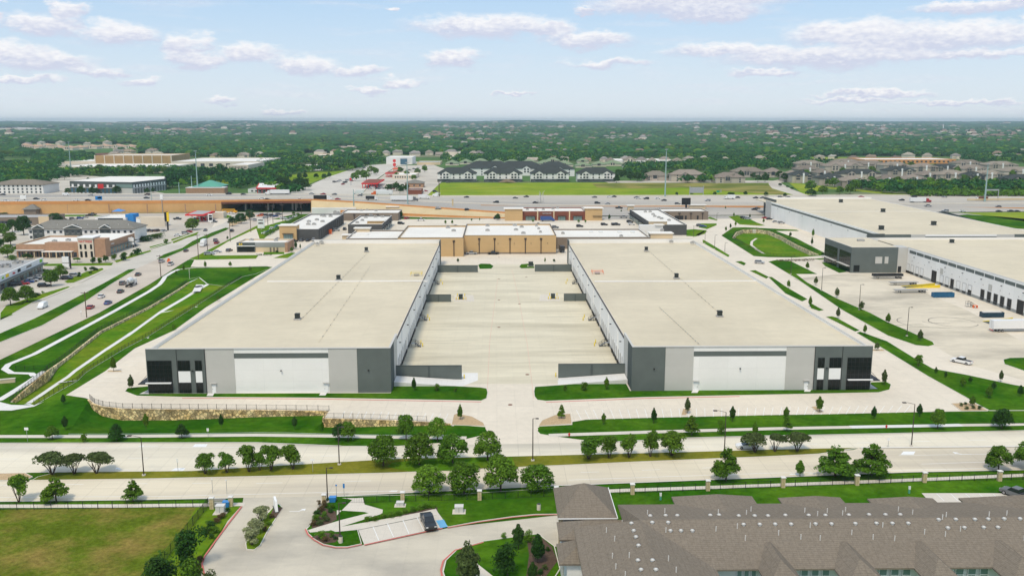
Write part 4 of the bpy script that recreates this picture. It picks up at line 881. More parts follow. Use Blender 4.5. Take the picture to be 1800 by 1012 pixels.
# dock doors: (distance from the far corner, open?)
for i, (px, py, kind) in enumerate([(1584,473,'c'),(1593,476,'c'),(1601,480,'c'),(1610,484,'c'),(1618,488,'c'),(1640,503,'big'),(1654,507,'c'),(1664,511,'c'),(1673,515,'o'),(1684,519,'c'),(1695,524,'c'),(1705,529,'h'),(1728,540,'o'),(1740,545,'o'),(1752,551,'o'),(1764,557,'o'),(1777,563,'o'),(1797,575,'big')]):
    d = Vector((xd - 0, 0, 0)); t = (xd) / (G(px, 500).x / G(px, 500).y) if 0 else None
    # intersect the pixel column with the wall plane x = xd
    dx = (_F * FPX + _R * (px - 900)); k = xd / dx.x; Yd = dx.y * k
    hw, z0, z1 = (2.0, .1, 5.2) if kind == 'big' else (1.35, 1.25, 4.4)
    o = part('dock_door', MB().box(xd - .05, Yd - hw, z0, xd + .02, Yd + hw, z1), 'black_metal' if kind in ('o', 'big') else 'sign_white', w3)  # open doors get a black panel painted in for the dark interior
    part('door_frame', MB().box(xd - .09, Yd - hw - .2, z0, xd - .02, Yd - hw, z1 + .15).box(xd - .09, Yd + hw, z0, xd - .02, Yd + hw + .2, z1 + .15).box(xd - .09, Yd - hw, z1, xd - .02, Yd + hw, z1 + .15), 'unit_grey' if kind != 'big' else 'bronze_metal', o)
    if kind == 'h': part('gap_shade', MB().box(xd - .08, Yd - hw, z0, xd - .03, Yd + hw, z0 + 1.2), 'black_metal', o)  # black strip painted in for the shade below a part-raised door
    if kind != 'big': part('dock_bumper', MB().box(xd - .25, Yd - 1.2, .5, xd - .03, Yd + 1.2, 1.15), 'black_metal', w3)
for i in range(11): wall_light(w3, xd - .2, y3a - 7 - i * 14.6, 8.2, -1, 0)
for i in range(24): poly_part('vent_cap', w3, 'unit_grey', xd - .12, y3a - 5 - i * 6.2, 6.2, xd + .05, y3a - 4.6 - i * 6.2, 6.5)
for yv in (y3a - 33, y3a - 72): poly_part('louvre', w3, 'precast_light', xd - .06, yv - 1.3, 4.9, xd + .03, yv + 1.3, 7.4)
for (a, z0, z1, nm, m) in (((1499,1509),1.0,3.6,'window','glass_dark'),): pass
def on_front(px): return G(px, 479).x
for px0, px1, z0, z1, m in ((1498.5,1509,.6,3.6,'glass_dark'),(1536,1548,4.4,7.6,'precast_light'),(1552.5,1559,4.4,7.6,'precast_light')):
    poly_part('window', w3, m, on_front(px0), y3a - .06, z0, on_front(px1), y3a + .05, z1)
for (t0, t1) in ((.02, .50), (.58, .97)):
    g = poly_part('window', w3, 'glass_dark', xw - .06, yN - (yN - y3a) * t1, .1, xw + .05, yN - (yN - y3a) * t0, 9.2); mm = MB(); ya, yb = yN - (yN - y3a) * t1, yN - (yN - y3a) * t0
    for i in range(6): mm.box(xw - .1, ya + (yb - ya) * i / 5 - .04, .1, xw - .06, ya + (yb - ya) * i / 5 + .04, 9.2)
    for z in (1.9, 3.3, 5.2, 7.2): mm.box(xw - .1, ya, z, xw - .06, yb, z + .08)
    part('mullion', mm, 'mullion', g)
    part('canopy', MB().box(xw - 1.6, ya, 3.0, xw - .06, yb, 3.2), 'coping', w3)
poly_part('door', w3, 'black_metal', xf + .6, y3a + .33, .1, xf + 2.2, y3a + .45, 3.0)
for q in ((1673,427),): p = G(*q, 10.9); roof_unit(w3, p.x, p.y, 10.9, 1.6, 1.8)
p = G(1513,424,12); part('air_conditioner', MB().box(p.x - 1.6, p.y - 1, 12, p.x + 1.6, p.y + 1, 13.0).cyl(p.x, p.y, 13, 13.1, .7, n=8, m=1), ['unit_grey', 'galvanised'], w3)
# farther one
w4 = thing('warehouse', 'far right warehouse with striped white side wall, beside the freeway', 'warehouse', group='big warehouses on the right')
y4f = G(1343,347,12).y; xa = G(1343,347,12).x; y4n = G(1515,411,12).y; xa2 = (G(1362,351,12).x + G(1515,411,12).x) / 2; x4e = G(1535,347.5,12).x
y4t = y4f - 28
poly_part('tower', w4, 'slate_side', xa, y4t, -.3, xa2 + 8, y4f, 12.4); g4 = poly_part('window', w4, 'glass_dark', xa - .06, y4t + 3, .1, xa + .05, y4f - 3, 9.5)
g5 = poly_part('window', w4, 'glass_dark', xa + 1, y4t - .06, .1, xa2 - .5, y4t + .05, 9.5)
poly_part('light_panel', w4, 'precast_light', xa2 - .1, y4t - 14, -.3, xa2 + .4, y4t - .1, 12.2)
poly_part('side_wall', w4, 'precast_white_side', xa2, y4n, -.3, xa2 + .4, y4t - 14, 9.9); poly_part('stripe', w4, 'precast_dark', xa2 + .1, y4n, 9.9, xa2 + .4, y4t - 14, 11.1); poly_part('side_wall_top', w4, 'precast_white_side', xa2, y4n, 11.1, xa2 + .4, y4t - 14, 12.1)
poly_part('roof', w4, 'membrane', xa2 + .4, y4n + .4, 10.2, x4e - .4, y4f - .4, 10.7)
poly_part('north_parapet', w4, 'parapet_white', xa2 + 8, y4f - .4, -.3, x4e, y4f, 12.1); poly_part('east_wall', w4, 'parapet_white', x4e - .4, y4n, -.3, x4e, y4f - .4, 10.9)
for i in range(7): wall_light(w4, xa2 - .2, y4n + 15 + i * 26, 8.8, -1, 0)
def fx(px): return G(px, 408, 12).x
for px0, px1, m, nm, dz in ((1515,1545,'slate_side','dark_panel',0),(1545,1591,'precast_dark','dark_panel',-.4),(1591,1616,'precast_light','light_panel',-.5),(1741,1772,'precast_light','light_panel',-.5),(1772,1900,'precast_dark','dark_panel',-.4)):
    poly_part(nm, w4, m, fx(px0), y4n - .3, -.3, fx(px1), y4n + .4, 12 + dz)
poly_part('white_panel', w4, 'precast_white', fx(1616), y4n - .2, -.3, fx(1741), y4n + .4, 9.4); poly_part('stripe', w4, 'precast_dark', fx(1616), y4n - .1, 9.4, fx(1741), y4n + .4, 10.6); poly_part('white_panel', w4, 'precast_white', fx(1616), y4n - .2, 10.6, fx(1741), y4n + .4, 11.5)
poly_part('window', w4, 'glass_dark', fx(1518), y4n - .36, 5.5, fx(1525), y4n - .3, 9.2)
for q in ((1478,356),(1552,373),(1641,396),(1549,404)): p = G(*q, 10.7); roof_unit(w4, p.x, p.y, 10.7, 2.2, 2.4)
p = G(1470,372,10.7); poly_part('expansion_joint', w4, 'parapet_white', xa2 + .5, p.y - .3, 10.6, x4e - 1, p.y + .3, 10.85)

# ------------------------------------------------------------------ stone retaining walls
def stone_wall(name, P, Hs, mat, lb, outward, t=.5, cap=True, axis='xz'):
    th = thing(name, lb, 'retaining wall')
    mb = MB(); n = len(P); off = []
    for i, q in enumerate(P):
        a, b = P[max(i-1, 0)], P[min(i+1, n-1)]; d = Vector((b.x-a.x, b.y-a.y)).normalized(); nn = Vector((-d.y, d.x)) * outward * t; off.append((q.x + nn.x, q.y + nn.y))
    loft(mb, [Vector((o[0], o[1], -h - .35)) for o, h in zip(off, Hs)], [Vector((o[0], o[1], -.02)) for o in off])
    mb.add([(off[0][0], off[0][1], -Hs[0]-.3), (P[0].x, P[0].y, -Hs[0]-.3), (P[0].x, P[0].y, -.02), (off[0][0], off[0][1], -.02)], [(0, 1, 2, 3)])
    mb.add([(off[-1][0], off[-1][1], -Hs[-1]-.3), (P[-1].x, P[-1].y, -Hs[-1]-.3), (P[-1].x, P[-1].y, -.02), (off[-1][0], off[-1][1], -.02)], [(0, 1, 2, 3)])
    part('stone_face', mb, mat, th)
    if cap:
        c = MB(); up = [Vector((q.x, q.y, .06)) for q in P]; uo = [Vector((o[0], o[1], .06)) for o in off]; loft(c, up, uo); loft(c, [v - Vector((0, 0, .16)) for v in uo], uo); part('cap', c, mat, th)
    return th, off
def fence(P, h, lb, mat='black_metal', sp=2.4, picket=.35, grp=None, name='metal_fence', z=0, fine=True):
    """iron fence along world points: posts are parts, the pickets and rails one panel part"""
    t = thing(name, lb, 'fence', (0, 0, 0), 0, grp); mb = MB(); post = MB().box(-.04, -.04, -.2, .04, .04, h + .08).mesh('post', mat)
    for a, b in zip(P[:-1], P[1:]):
        a = Vector(a); b = Vector(b)
        if len(a) == 2: a = Vector((a.x, a.y, z)); b = Vector((b.x, b.y, z))
        Ln = (b - a).length; n = max(1, round(Ln / sp))
        for i in range(n): link('post', post, t, a.lerp(b, i / n))
        for zz in (h - .05, .15): mb.beam(a + Vector((0, 0, zz)), b + Vector((0, 0, zz)), .035, .035)
        if fine:
            k = max(1, int(Ln / picket))
            for i in range(k): q = a.lerp(b, (i + .5) / k); mb.box(q.x - .011, q.y - .011, q.z + .05, q.x + .011, q.y + .011, q.z + h)
    link('post', post, t, P[-1] if len(P[-1]) == 3 else (P[-1][0], P[-1][1], z)); part('picket_panel', mb, mat, t); return t
wp = [Vector((p.x, p.y, 0)) for p in wt]
stone_wall('stone_wall', wp[:9], [h for _, _, h in WALL[:9]], 'rubble', 'long golden rubble retaining wall in front of the left warehouse, curving at its left end', -1)
stone_wall('stone_wall', [wp[8], wp[9]], [1.0, 2.1], 'rubble', 'short return of the golden stone wall, stepping down to the second wall', -1)
stone_wall('stone_wall', wp[9:], [h for _, _, h in WALL[9:]], 'rubble', 'second, lower golden stone wall that tapers away towards the entrance drive', -1)
fence([p + Vector((0, .4, 0)) for p in wp[:9]], 1.25, 'black iron fence on top of the long curved golden stone wall', picket=.3)
fence([p + Vector((0, .4, 0)) for p in wp[9:13]], 1.25, 'black iron fence on top of the second, lower golden stone wall', picket=.3)
stone_wall('stone_wall', [Vector((p.x, p.y, 0)) for p in bt[:3]], [h for _, _, h in BW[:3]], 'rubble', 'tall golden stone wall at the near left end of the drainage basin', -1)
stone_wall('stone_wall', [Vector((p.x, p.y, 0)) for p in bt[2:10]], [h for _, _, h in BW[2:10]], 'limestone', 'long thin golden stone wall along the left side of the drainage basin', -1)
fence([Vector((p.x, p.y, 0)) for p in bt[:3]], 1.25, 'iron fence on the tall stone wall at the near end of the basin', picket=.3)
fence([G(28,650), G(60,650)] + [Vector((p.x, p.y, 0)) + Vector((-.5, .3, 0)) for p in bt[2:10]], 1.25, 'long black iron fence above the thin stone wall on the left of the basin', picket=.25)
fence([Vector((p.x, p.y, 0)) for p in br_], 1.25, 'long black iron fence on the right side of the basin, nearer the left warehouse', picket=.25)
stone_wall('stone_wall', [Vector((p.x, p.y, 0)) for p in rw], [2.3] * 8, 'limestone', 'curving tan stone retaining wall round the back of the round basin', -1, .6)
fence([Vector((p.x, p.y, .05)) for p in rw[:1] + rs[::-1]], 1.2, 'dark iron fence along the road side of the round basin', picket=.3)
fence([Vector((p.x, p.y, .05)) for p in rw], 1.1, 'thin iron fence on top of the curving tan wall of the round basin', picket=.6, fine=False)
part('inlet', MB().box(G(1328,406).x, rw[3].y - 3, DR, G(1334,406).x, rw[3].y + .2, 0), 'walk', thing('inlet_box', 'pale concrete inlet box in the middle of the round basin wall', 'inlet'))
part('grate', MB().box(-.9, -1.4, 0, .9, 1.4, .35), 'dark_unit', thing('drain_grate', 'dark drain grate on the white pad in the basin grass', 'drain', G(348.5,504,-.2), R(-35)))

# ------------------------------------------------------------------ stone pillars and fence along the street at the bottom
def pillar(px, py, h, lb):
    t = thing('stone_pillar', lb, 'pillar', G(px, py), 0, 'stone fence pillars along the street')
    part('shaft', MB().box(-.36, -.36, -.1, .36, .36, h), 'pillar_stone', t); part('cap', MB().prism([(-.46,-.46),(.46,-.46),(.46,.46),(-.46,.46)], h, h + .12).add([(-.46,-.46,h+.12),(.46,-.46,h+.12),(.46,.46,h+.12),(-.46,.46,h+.12),(0,0,h+.3)], [(0,1,4),(1,2,4),(2,3,4),(3,0,4)]), 'walk_new', t)
PIL = [(708,882),(843,879),(978,873),(1111.5,867.5),(1244,861),(1376,855.5),(1506,851.5),(1624.5,846.5),(1756.5,844)]
for i, (x, y) in enumerate(PIL): pillar(x, y, 1.95, 'tan stone fence pillar with pale cap, %s from the left in the row east of the entrance' % ORD[i])
pillar(570, 884, 1.7, 'tan stone pillar at the right side of the entrance drive, beside the blue sign'); pillar(373, 893.5, 2.1, 'tan stone pillar at the corner of the field fence'); pillar(406, 889, 1.8, 'tan stone pillar nearest the left side of the entrance drive')
fence([G(610,884), G(640,884)] + [G(x, y - .5) for x, y in PIL] + [G(1860,841)], 1.35, 'long black iron fence running between the stone pillars along the street', picket=.3)
fence([G(-60,897), G(0,896), G(120,894.5), G(250,892.5), G(369,890)], 1.4, 'thin wire fence along the street edge of the olive field', picket=1.2, sp=2.9)
fence([G(366,890), G(330,935), G(290,985), G(240,1040)], 1.7, 'dark mesh fence slanting down the right side of the olive field', picket=.16, sp=2.6)
# ------------------------------------------------------------------ vehicles
def hull(prof, w, taper=None, z_in=None):
    """extrude a side profile (x, z) across the width; points above z_in lean inwards"""
    mb = MB(); n = len(prof); hw = w / 2
    ws = [hw * (1 - (0 if z_in is None else max(0, z - z_in) * taper)) for x, z in prof]
    c = [(x, 0) for x, z in prof]
    vs = [(x, -q, z) for (x, z), q in zip(prof, ws)] + [(x, q, z) for (x, z), q in zip(prof, ws)]
    mb.add(vs, [tuple(range(n)), tuple(range(2*n-1, n-1, -1))] + [(i, n+i, n+(i+1) % n, (i+1) % n) for i in range(n)]); return mb
KIND = dict(
 sedan=dict(L=4.7, w=1.82, body=[(-2.35,.35),(-2.35,.75),(-2.2,.92),(-1.5,.98),(1.0,.95),(2.15,.78),(2.35,.6),(2.35,.3),(1.9,.24),(-1.9,.24)], cab=[(-1.75,.95),(-1.0,1.42),(.2,1.44),(1.15,.93)], wh=(-1.42,1.42,.33)),
 suv=dict(L=4.9, w=1.95, body=[(-2.4,.4),(-2.42,1.05),(-2.3,1.15),(1.1,1.12),(2.2,1.0),(2.45,.8),(2.45,.4),(2.0,.3),(-2.0,.3)], cab=[(-2.3,1.12),(-2.05,1.72),(.3,1.75),(1.15,1.1)], wh=(-1.5,1.5,.38)),
 pickup=dict(L=5.9, w=2.02, body=[(-2.95,.5),(-2.95,1.12),(-.9,1.15),(1.5,1.15),(2.75,1.05),(2.95,.85),(2.95,.45),(2.3,.38),(-2.5,.4)], cab=[(-.95,1.13),(-.8,1.85),(.75,1.87),(1.5,1.13)], wh=(-1.85,1.95,.42), bed=True),
 van=dict(L=5.6, w=2.0, body=[(-2.8,.4),(-2.8,2.0),(-2.7,2.15),(.8,2.15),(1.7,1.2),(2.7,1.0),(2.8,.7),(2.8,.4),(2.3,.3),(-2.3,.3)], cab=[(-2.6,1.3),(-2.6,1.8),(1.0,1.85),(1.55,1.28)], wh=(-1.8,1.9,.36)))
MC = {}
def vehicle_meshes(kind, col, lod):
    key = (kind, col, lod)
    if key in MC: return MC[key]
    K = KIND[kind]; out_ = {}
    b = hull(K['body'], K['w'], .10, .95)
    cab = hull(K['cab'], K['w'] * .93, .20, K['cab'][0][1])
    roofp = [(K['cab'][1][0]+.06, K['cab'][1][1]+.012), (K['cab'][2][0]-.06, K['cab'][2][1]+.012)]
    hw = K['w'] * .93 / 2 * (1 - .20 * (K['cab'][1][1] - K['cab'][0][1])) + .01
    roof_ = MB().box(roofp[0][0], -hw, roofp[0][1]-.07, roofp[1][0], hw, roofp[1][1]+.02)
    # pillars
    if kind in ('van',):
        roof_ = MB().box(-2.2, -.2, 2.15, -2.0, .2, 2.17)
    if K.get('bed'): bedm = MB().box(-2.8, -.82, 1.05, -1.05, .82, 1.17)
    x0, x1, r = K['wh']
    def wheel(): 
        m = MB(); n = 14; 
        for s, a, c in ((.13, r, 0), (.14, r*.58, 1)):
            vs = [(r_ * math.cos(i*2*math.pi/n), y, r_ * math.sin(i*2*math.pi/n)) for y in (-s, s) for r_ in (a,) for i in range(n)]
            m.add(vs, [tuple(range(n)), tuple(range(2*n-1, n-1, -1))] + [(i, n+i, n+(i+1) % n, (i+1) % n) for i in range(n)], c)
        return m
    if lod == 0:
        out_['body'] = b.mesh(kind + '_body', 'paint_' + col, False); out_['windows'] = cab.mesh('windows', 'car_glass'); out_['roof'] = roof_.mesh('roof', 'paint_' + col)
        out_['wheel'] = wheel().mesh('wheel', ['tyre', 'rim'])
        out_['headlight'] = MB().box(-.06, -.2, -.07, .03, .2, .07).mesh('headlight', 'lamp_lens'); out_['taillight'] = MB().box(-.03, -.16, -.1, .05, .16, .1).mesh('taillight', 'tail_lens')
        if K.get('bed'): out_['cargo_bed'] = bedm.mesh('cargo_bed', 'mullion')
    else:
        m = MB()
        for s_, idx in ((b, 0), (cab, 1), (roof_, 0)) + (((bedm, 2),) if K.get('bed') else ()): m.add(s_.v, s_.f, idx)
        out_['all'] = m
        me = MB(); me.add(m.v, m.f); me.m = list(m.m)
        w = wheel()
        for xx in (x0, x1):
            for yy in (-K['w']/2 + .1, K['w']/2 - .1): me.add([(vx + xx, vy + yy, vz + r) for vx, vy, vz in w.v], w.f, 2)
        out_['all'] = me.mesh(kind, ['paint_' + col, 'car_glass', 'tyre'])
    MC[key] = out_; return out_
def car(kind, col, p, rz, lb, grp=None, lod=1, cat=None):
    names = dict(sedan='car', suv='suv', pickup='pickup_truck', van='van'); cats = dict(sedan='car', suv='car', pickup='pickup truck', van='van')
    ms = vehicle_meshes(kind, col, lod)
    if lod: return tag(link(names[kind], ms['all'], None, p, rz), lb, cats[kind], grp)
    t = thing(names[kind], lb, cats[kind], p, rz, grp); K = KIND[kind]
    link('body', ms['body'], t); link('windows', ms['windows'], t); link('roof', ms['roof'], t); x0, x1, r = K['wh']
    for xx in (x0, x1):
        for yy in (-K['w']/2 + .12, K['w']/2 - .12): link('wheel', ms['wheel'], t, (xx, yy, r))
    for s in (-1, 1):
        link('headlight', ms['headlight'], t, (K['L']/2 - .03, s * K['w'] * .36, .72 if kind == 'sedan' else .88)); link('taillight', ms['taillight'], t, (-K['L']/2 + .0, s * K['w'] * .40, .75 if kind == 'sedan' else .95))
    if 'cargo_bed' in ms: link('cargo_bed', ms['cargo_bed'], t)
    return t
def deg_to(p, q): a, b = G(*p), G(*q); return math.atan2(b.y - a.y, b.x - a.x)
car('pickup', 'black', G(753,922,.16), deg_to((747,904), (757,927)), 'black pickup truck parked beside the blue accessible bay', lod=0)
car('pickup', 'white', G(1690,638), deg_to((1710,642), (1672,634)), 'white pickup truck driving alone across the concrete yard on the right', lod=0)
car('pickup', 'grey', G(1787,873), deg_to((1800,877), (1775,868)), 'dark grey pickup truck parked beyond the brown shingle roof at the right edge', lod=0)
car('sedan', 'white', G(1313,787), R(180), 'white sedan on the street, half hidden behind a spreading median tree', lod=0)
car('suv', 'silver', G(1335,463), R(-25), 'silver SUV on the drive beside the round basin', lod=0)
# avenue traffic
AV = (math.atan2(G(332,457).y - G(175,549).y, G(332,457).x - G(175,549).x))
AVT = [('van','white',75,541,0,'white van with dark side windows driving alone down the near left avenue'),('sedan','red',159,542,1,'red sedan on the avenue, beside the nearest utility pole'),('sedan','blue',190,534,1,'dark blue car on the avenue just right of the red sedan'),
       ('sedan','white',178,523,1,'white sedan on the avenue, behind the red and the blue cars'),('sedan','black',212,514,1,'black car on the avenue following the cement mixer'),('suv','grey',216,500,1,'grey SUV on the avenue beside the cement mixer'),
       ('sedan','black',243,484,1,'dark car on the avenue just ahead of the cement mixer'),('suv','silver',284,461,1,'silver SUV on the avenue by the tall double-armed pole'),('pickup','white',300,466,1,'white pickup truck by the orange sign on the avenue'),
       ('sedan','black',327,442,1,'black sedan on the avenue near the cross drive'),('suv','grey',379,424,1,'dark SUV just behind the white box truck on the avenue'),('pickup','red',381,428,1,'red pickup truck on the avenue beside the white box truck'),
       ('sedan','grey',361,406,0,'grey car on the left carriageway by the gas station'),('suv','black',408,407,1,'dark SUV on the avenue nearer the freeway bridge'),('suv','silver',448,388,1,'silver SUV on the avenue near the underpass'),('sedan','white',407,375.5,0,'white car on the frontage road beside the yellow bus'),('suv','grey',382,375.5,0,'grey car on the frontage road left of the yellow bus')]
for k, c, x, y, up, lb in AVT: car(k, c, G(x, y, .02), AV + (0 if up else math.pi) if y > 380 else 0, lb, 'traffic on the left avenue', lod=0 if y > 435 else 1)
mx = thing('cement_mixer', 'white cement mixer truck on the left avenue', 'truck', G(231,502,.02), AV, 'traffic on the left avenue')
part('cab', hull([(2.2,.6),(2.2,2.7),(3.7,2.7),(4.2,1.7),(4.4,1.5),(4.4,.6)], 2.3), 'paint_white', mx); part('chassis', MB().box(-4.5,-.5,.7,4,.5,1.1), 'tyre', mx)
dr = MB()
for (xa, ra, xb, rb2) in ((-4,.6,-2.6,1.15),(-2.6,1.15,-.6,1.35),(-.6,1.35,1.8,.75)): dr.tube((xa,0,2.5-xa*.05),(xb,0,2.5-xb*.05),ra,rb2,12)
part('drum', dr, 'paint_white', mx, True); part('chute', MB().tube((-4.2,0,3.3),(-5,0,1.4),.35,.2), 'galvanised', mx)
wm = vehicle_meshes('pickup', 'white', 0)['wheel']
for xx in (-3.6,-2.4,3.3):
    for yy in (-1.05,1.05): link('wheel', wm, mx, (xx, yy, .48)).scale = (1.15, 1.5, 1.15)
def box_truck(p, rz, lb, box='paint_white', cabc='paint_white', L=6.5, h=3.6, grp=None, name='box_truck', lod=0):
    t = thing(name, lb, 'truck', p, rz, grp); part('cargo_box', MB().box(-L/2-1, -1.25, 1.0, L/2-1, 1.25, h), box, t)
    part('cab', hull([(L/2-.85,.5),(L/2-.85,2.6),(L/2+.2,2.6),(L/2+.7,1.6),(L/2+1.3,1.4),(L/2+1.4,.5)], 2.2), cabc, t)
    part('windscreen', MB().add([(L/2+.25,-.95,2.45),(L/2+.25,.95,2.45),(L/2+.72,.95,1.65),(L/2+.72,-.95,1.65)], [(0,3,2,1)]), 'car_glass', t)
    for xx in (-L/2+.8, L/2+.4):
        for yy in (-1.0,1.0): link('wheel', wm, t, (xx, yy, .45))
    return t
box_truck(G(358,432,.02), AV + math.pi, 'white box truck waiting at the junction on the avenue, between two utility poles', grp='traffic on the left avenue')
bs = thing('school_bus', 'yellow school bus on the frontage road in front of the orange wall', 'bus', G(404,374.5), 0)
part('body', hull([(-5.5,.6),(-5.5,2.9),(-5.3,3.1),(3.8,3.1),(4.1,2.0),(5.6,1.7),(5.7,.6)], 2.5), 'paint_yellow', bs); part('windows', MB().box(-5.0,-1.27,1.9,3.6,1.27,2.55), 'car_glass', bs)
for xx in (-3.4,4.4):
    for yy in (-1.1,1.1): link('wheel', wm, bs, (xx, yy, .45))

# trailers and containers in the truck yard
def flatbed(p, rz, L, lb, load=None, bed='unit_grey'):
    t = thing('flatbed_trailer', lb, 'trailer', p, rz, 'trailers in the truck yard'); part('deck', MB().box(-L/2,-1.25,1.15,L/2,1.25,1.35), bed, t); part('beam', MB().box(-L/2+.5,-.45,.8,L/2-.5,.45,1.15), 'black_metal', t)
    for xx in (L/2-1.3, L/2-2.6):
        for yy in (-1.0,1.0): link('wheel', wm, t, (xx, yy, .45))
    for yy in (-.8,.8): part('landing_leg', MB().box(-L/2+2.4, yy-.08, 0, -L/2+2.6, yy+.08, .85), 'black_metal', t)
    if load: part('side_rails', MB().box(-L/2+.1,-1.2,1.35,L/2-.3,1.2,2.3), load, t)
    return t
flatbed(G(1560,489.5), R(2), 14, 'black sided trailer at the dock nearest the dark office corner', 'black_metal')
flatbed(G(1588,500.5), R(2), 12.5, 'empty pale flatbed trailer, second from the dark office corner'); flatbed(G(1600,514), R(2), 14, 'empty grey flatbed trailer beside the yellow-railed ramps')
def skip(p, rz, mat, lb, top=None, L=6.2):
    t = thing('dumpster', lb, 'dumpster', p, rz, 'roll-off containers at the docks'); part('shell', MB().box(-L/2,-1.15,.15,L/2,1.15,.3).box(-L/2,-1.15,.3,L/2,-1.05,1.9).box(-L/2,1.05,.3,L/2,1.15,1.9).box(-L/2,-1.05,.3,-L/2+.1,1.05,1.9).box(L/2-.1,-1.05,.3,L/2,1.05,1.9), mat, t)
    for i in range(7): part('rib', MB().box(-L/2+.4+i*.88, -1.22, .2, -L/2+.5+i*.88, -1.15, 1.85), mat, t)
    if top: part('rubbish', MB().prism([(-L/2+.2,-1),(L/2-.2,-1),(L/2-.2,1),(-L/2+.2,1)], 1.3, 2.1, None, [(-L/2+.9,-.6),(L/2-.9,-.5),(L/2-.8,.6),(-L/2+.7,.5)]), top, t)
M('container_blue', (.02,.11,.22), rough=.5, var=.15, scale=1); M('container_navy', (.015,.045,.075), rough=.5, var=.15, scale=1)
skip(G(1657,522), R(2), 'container_blue', 'blue roll-off container at the docks, beside the flatbeds', None, 8.5); skip(G(1743,557), R(2), 'container_navy', 'dark navy container with pale rubbish on top, near the white trailer', 'vent_white', 8)
for px, py, L, lb in ((1618,504.5,15,'yellow-edged dock ramp below the wide dark door'),(1760,567,11,'yellow-edged dock ramp beside the white trailer')):
    p = G(px, py); t = thing('dock_ramp', lb, 'ramp', p, R(3)); part('slab', MB().prism([(-L/2,-2),(L/2,-2),(L/2,2),(-L/2,2)], .02, .09), 'slate_side', t)
    for yy in (-2.1, 2.1): part('kerb_rail', MB().add([(-L/2,yy-.15,0),(L/2,yy-.15,0),(L/2,yy+.15,0),(-L/2,yy+.15,0),(-L/2,yy-.15,.2),(L/2,yy-.15,1.3),(L/2,yy+.15,1.3),(-L/2,yy+.15,.2)], [(0,1,5,4),(2,3,7,6),(4,5,6,7),(0,4,7,3),(1,2,6,5)]), 'yellow_paint', t)
sm_ = thing('semi_trailer', 'long white semi-trailer parked at the right edge of the yard', 'trailer', G(1778,582), R(2), 'trailers in the truck yard')
part('box', MB().box(-7.2,-1.3,1.15,7.2,1.3,4.0), 'paint_white', sm_); part('door_seam', MB().box(-7.22,-.03,1.3,-7.2,.03,3.9), 'unit_grey', sm_); part('underframe', MB().box(-6.5,-.5,.8,6.5,.5,1.15), 'black_metal', sm_); part('bumper', MB().box(-7.2,-1.1,.5,-7.05,1.1,.7), 'red_paint', sm_)
for xx in (-5.0,-3.8):
    for yy in (-1.05,1.05): link('wheel', wm, sm_, (xx, yy, .45))
stair(1704, 539, 1, 'metal dock stairs in the truck yard between the open doors'); p = G(1714,541); t = thing('work_bench', 'orange stair platform piece beside the yard stairs', 'platform', p); part('top', MB().box(-.8,-.6,.9,.8,.6,1.0), 'orange_paint', t)
for x in (-.7,.7): part('leg', MB().box(x-.06,-.5,0,x+.06,.5,.9), 'orange_paint', t)

# ------------------------------------------------------------------ street furniture
def lamp(px, py, hpx, lb, arm='L', mat='bronze_metal', two=False, az_=None):
    p = G(px, py); h = hpx / ppm(p) / .96; t = thing('street_lamp', lb, 'street lamp', p, 0, 'street lamps')
    part('base', MB().cyl(0,0,-.1,.35,.38,n=8), 'walk', t); part('pole', MB().cyl(0,0,.3,h,.13,.08,n=8), mat, t)
    if arm == 'L': part('arm', MB().tube((0,0,h),(-1.6,.1,h+.35),.05).tube((-1.6,.1,h+.35),(-2.0,.1,h+.35),.05), mat, t); part('head', MB().box(-2.7,-.15,h+.25,-1.9,.35,h+.42), mat, t)
    else:
        a = MB().tube((-.9 if two else 0,0,h),(.9,0,h),.05); part('arm', a, mat, t); part('head', MB().box(.6,-.2,h-.08,1.2,.2,h+.08), mat, t)
        if two: part('head', MB().box(-1.2,-.2,h-.08,-.6,.2,h+.08), mat, t)
    return t
lamp(253,836,68,'dark street lamp in the left part of the median, behind the three spreading trees'); lamp(596.5,817,67,'dark street lamp in the median, left of the row of round trees','T'); lamp(936.5,810,75,'dark street lamp in the median opposite the court entrance','T',two=False)
lamp(1273,800,76,'dark street lamp in the median behind the tall narrow tree'); lamp(1602,784,74,'dark curved street lamp in the thin median on the right')
lamp(576,883,62,'thin street lamp by the tan pillar at the entrance drive','T'); lamp(598,952,70,'tall lamp post on a white base in the corner garden','T')
for i, (x, y, h) in enumerate(((1390,482,32),(1444,511,39),(1510,545,44),(1594,591,50))): lamp(x, y, h, 'parking lamp post on the strip by the truck yard, %s from far end' % ORD[i], 'T')
for i, (x, y, h) in enumerate(((1256,438,24),(1239,428,20),(1274,443,16),(1219,417,20),(1260,386,11))): lamp(x, y, h, 'slim lamp post along the drive beside the round basin, %s of five' % ORD[i], 'T')
def util_pole(px, py, hpx, lb, cross=True, grp='wooden utility poles'):
    p = G(px, py); h = hpx / ppm(p) / .97; t = thing('utility_pole', lb, 'utility pole', p, 0, grp); part('shaft', MB().cyl(0,0,-.2,h,.2,.13,n=7), 'weathered_wood', t)
    if cross: part('crossarm', MB().box(-1.4,-.08,h-.6,1.4,.08,h-.4), 'weathered_wood', t); [part('insulator', MB().cyl(x,0,h-.4,h-.15,.06,n=5), 'galvanised', t) for x in (-1.3,-.6,.6,1.3)]
    return t
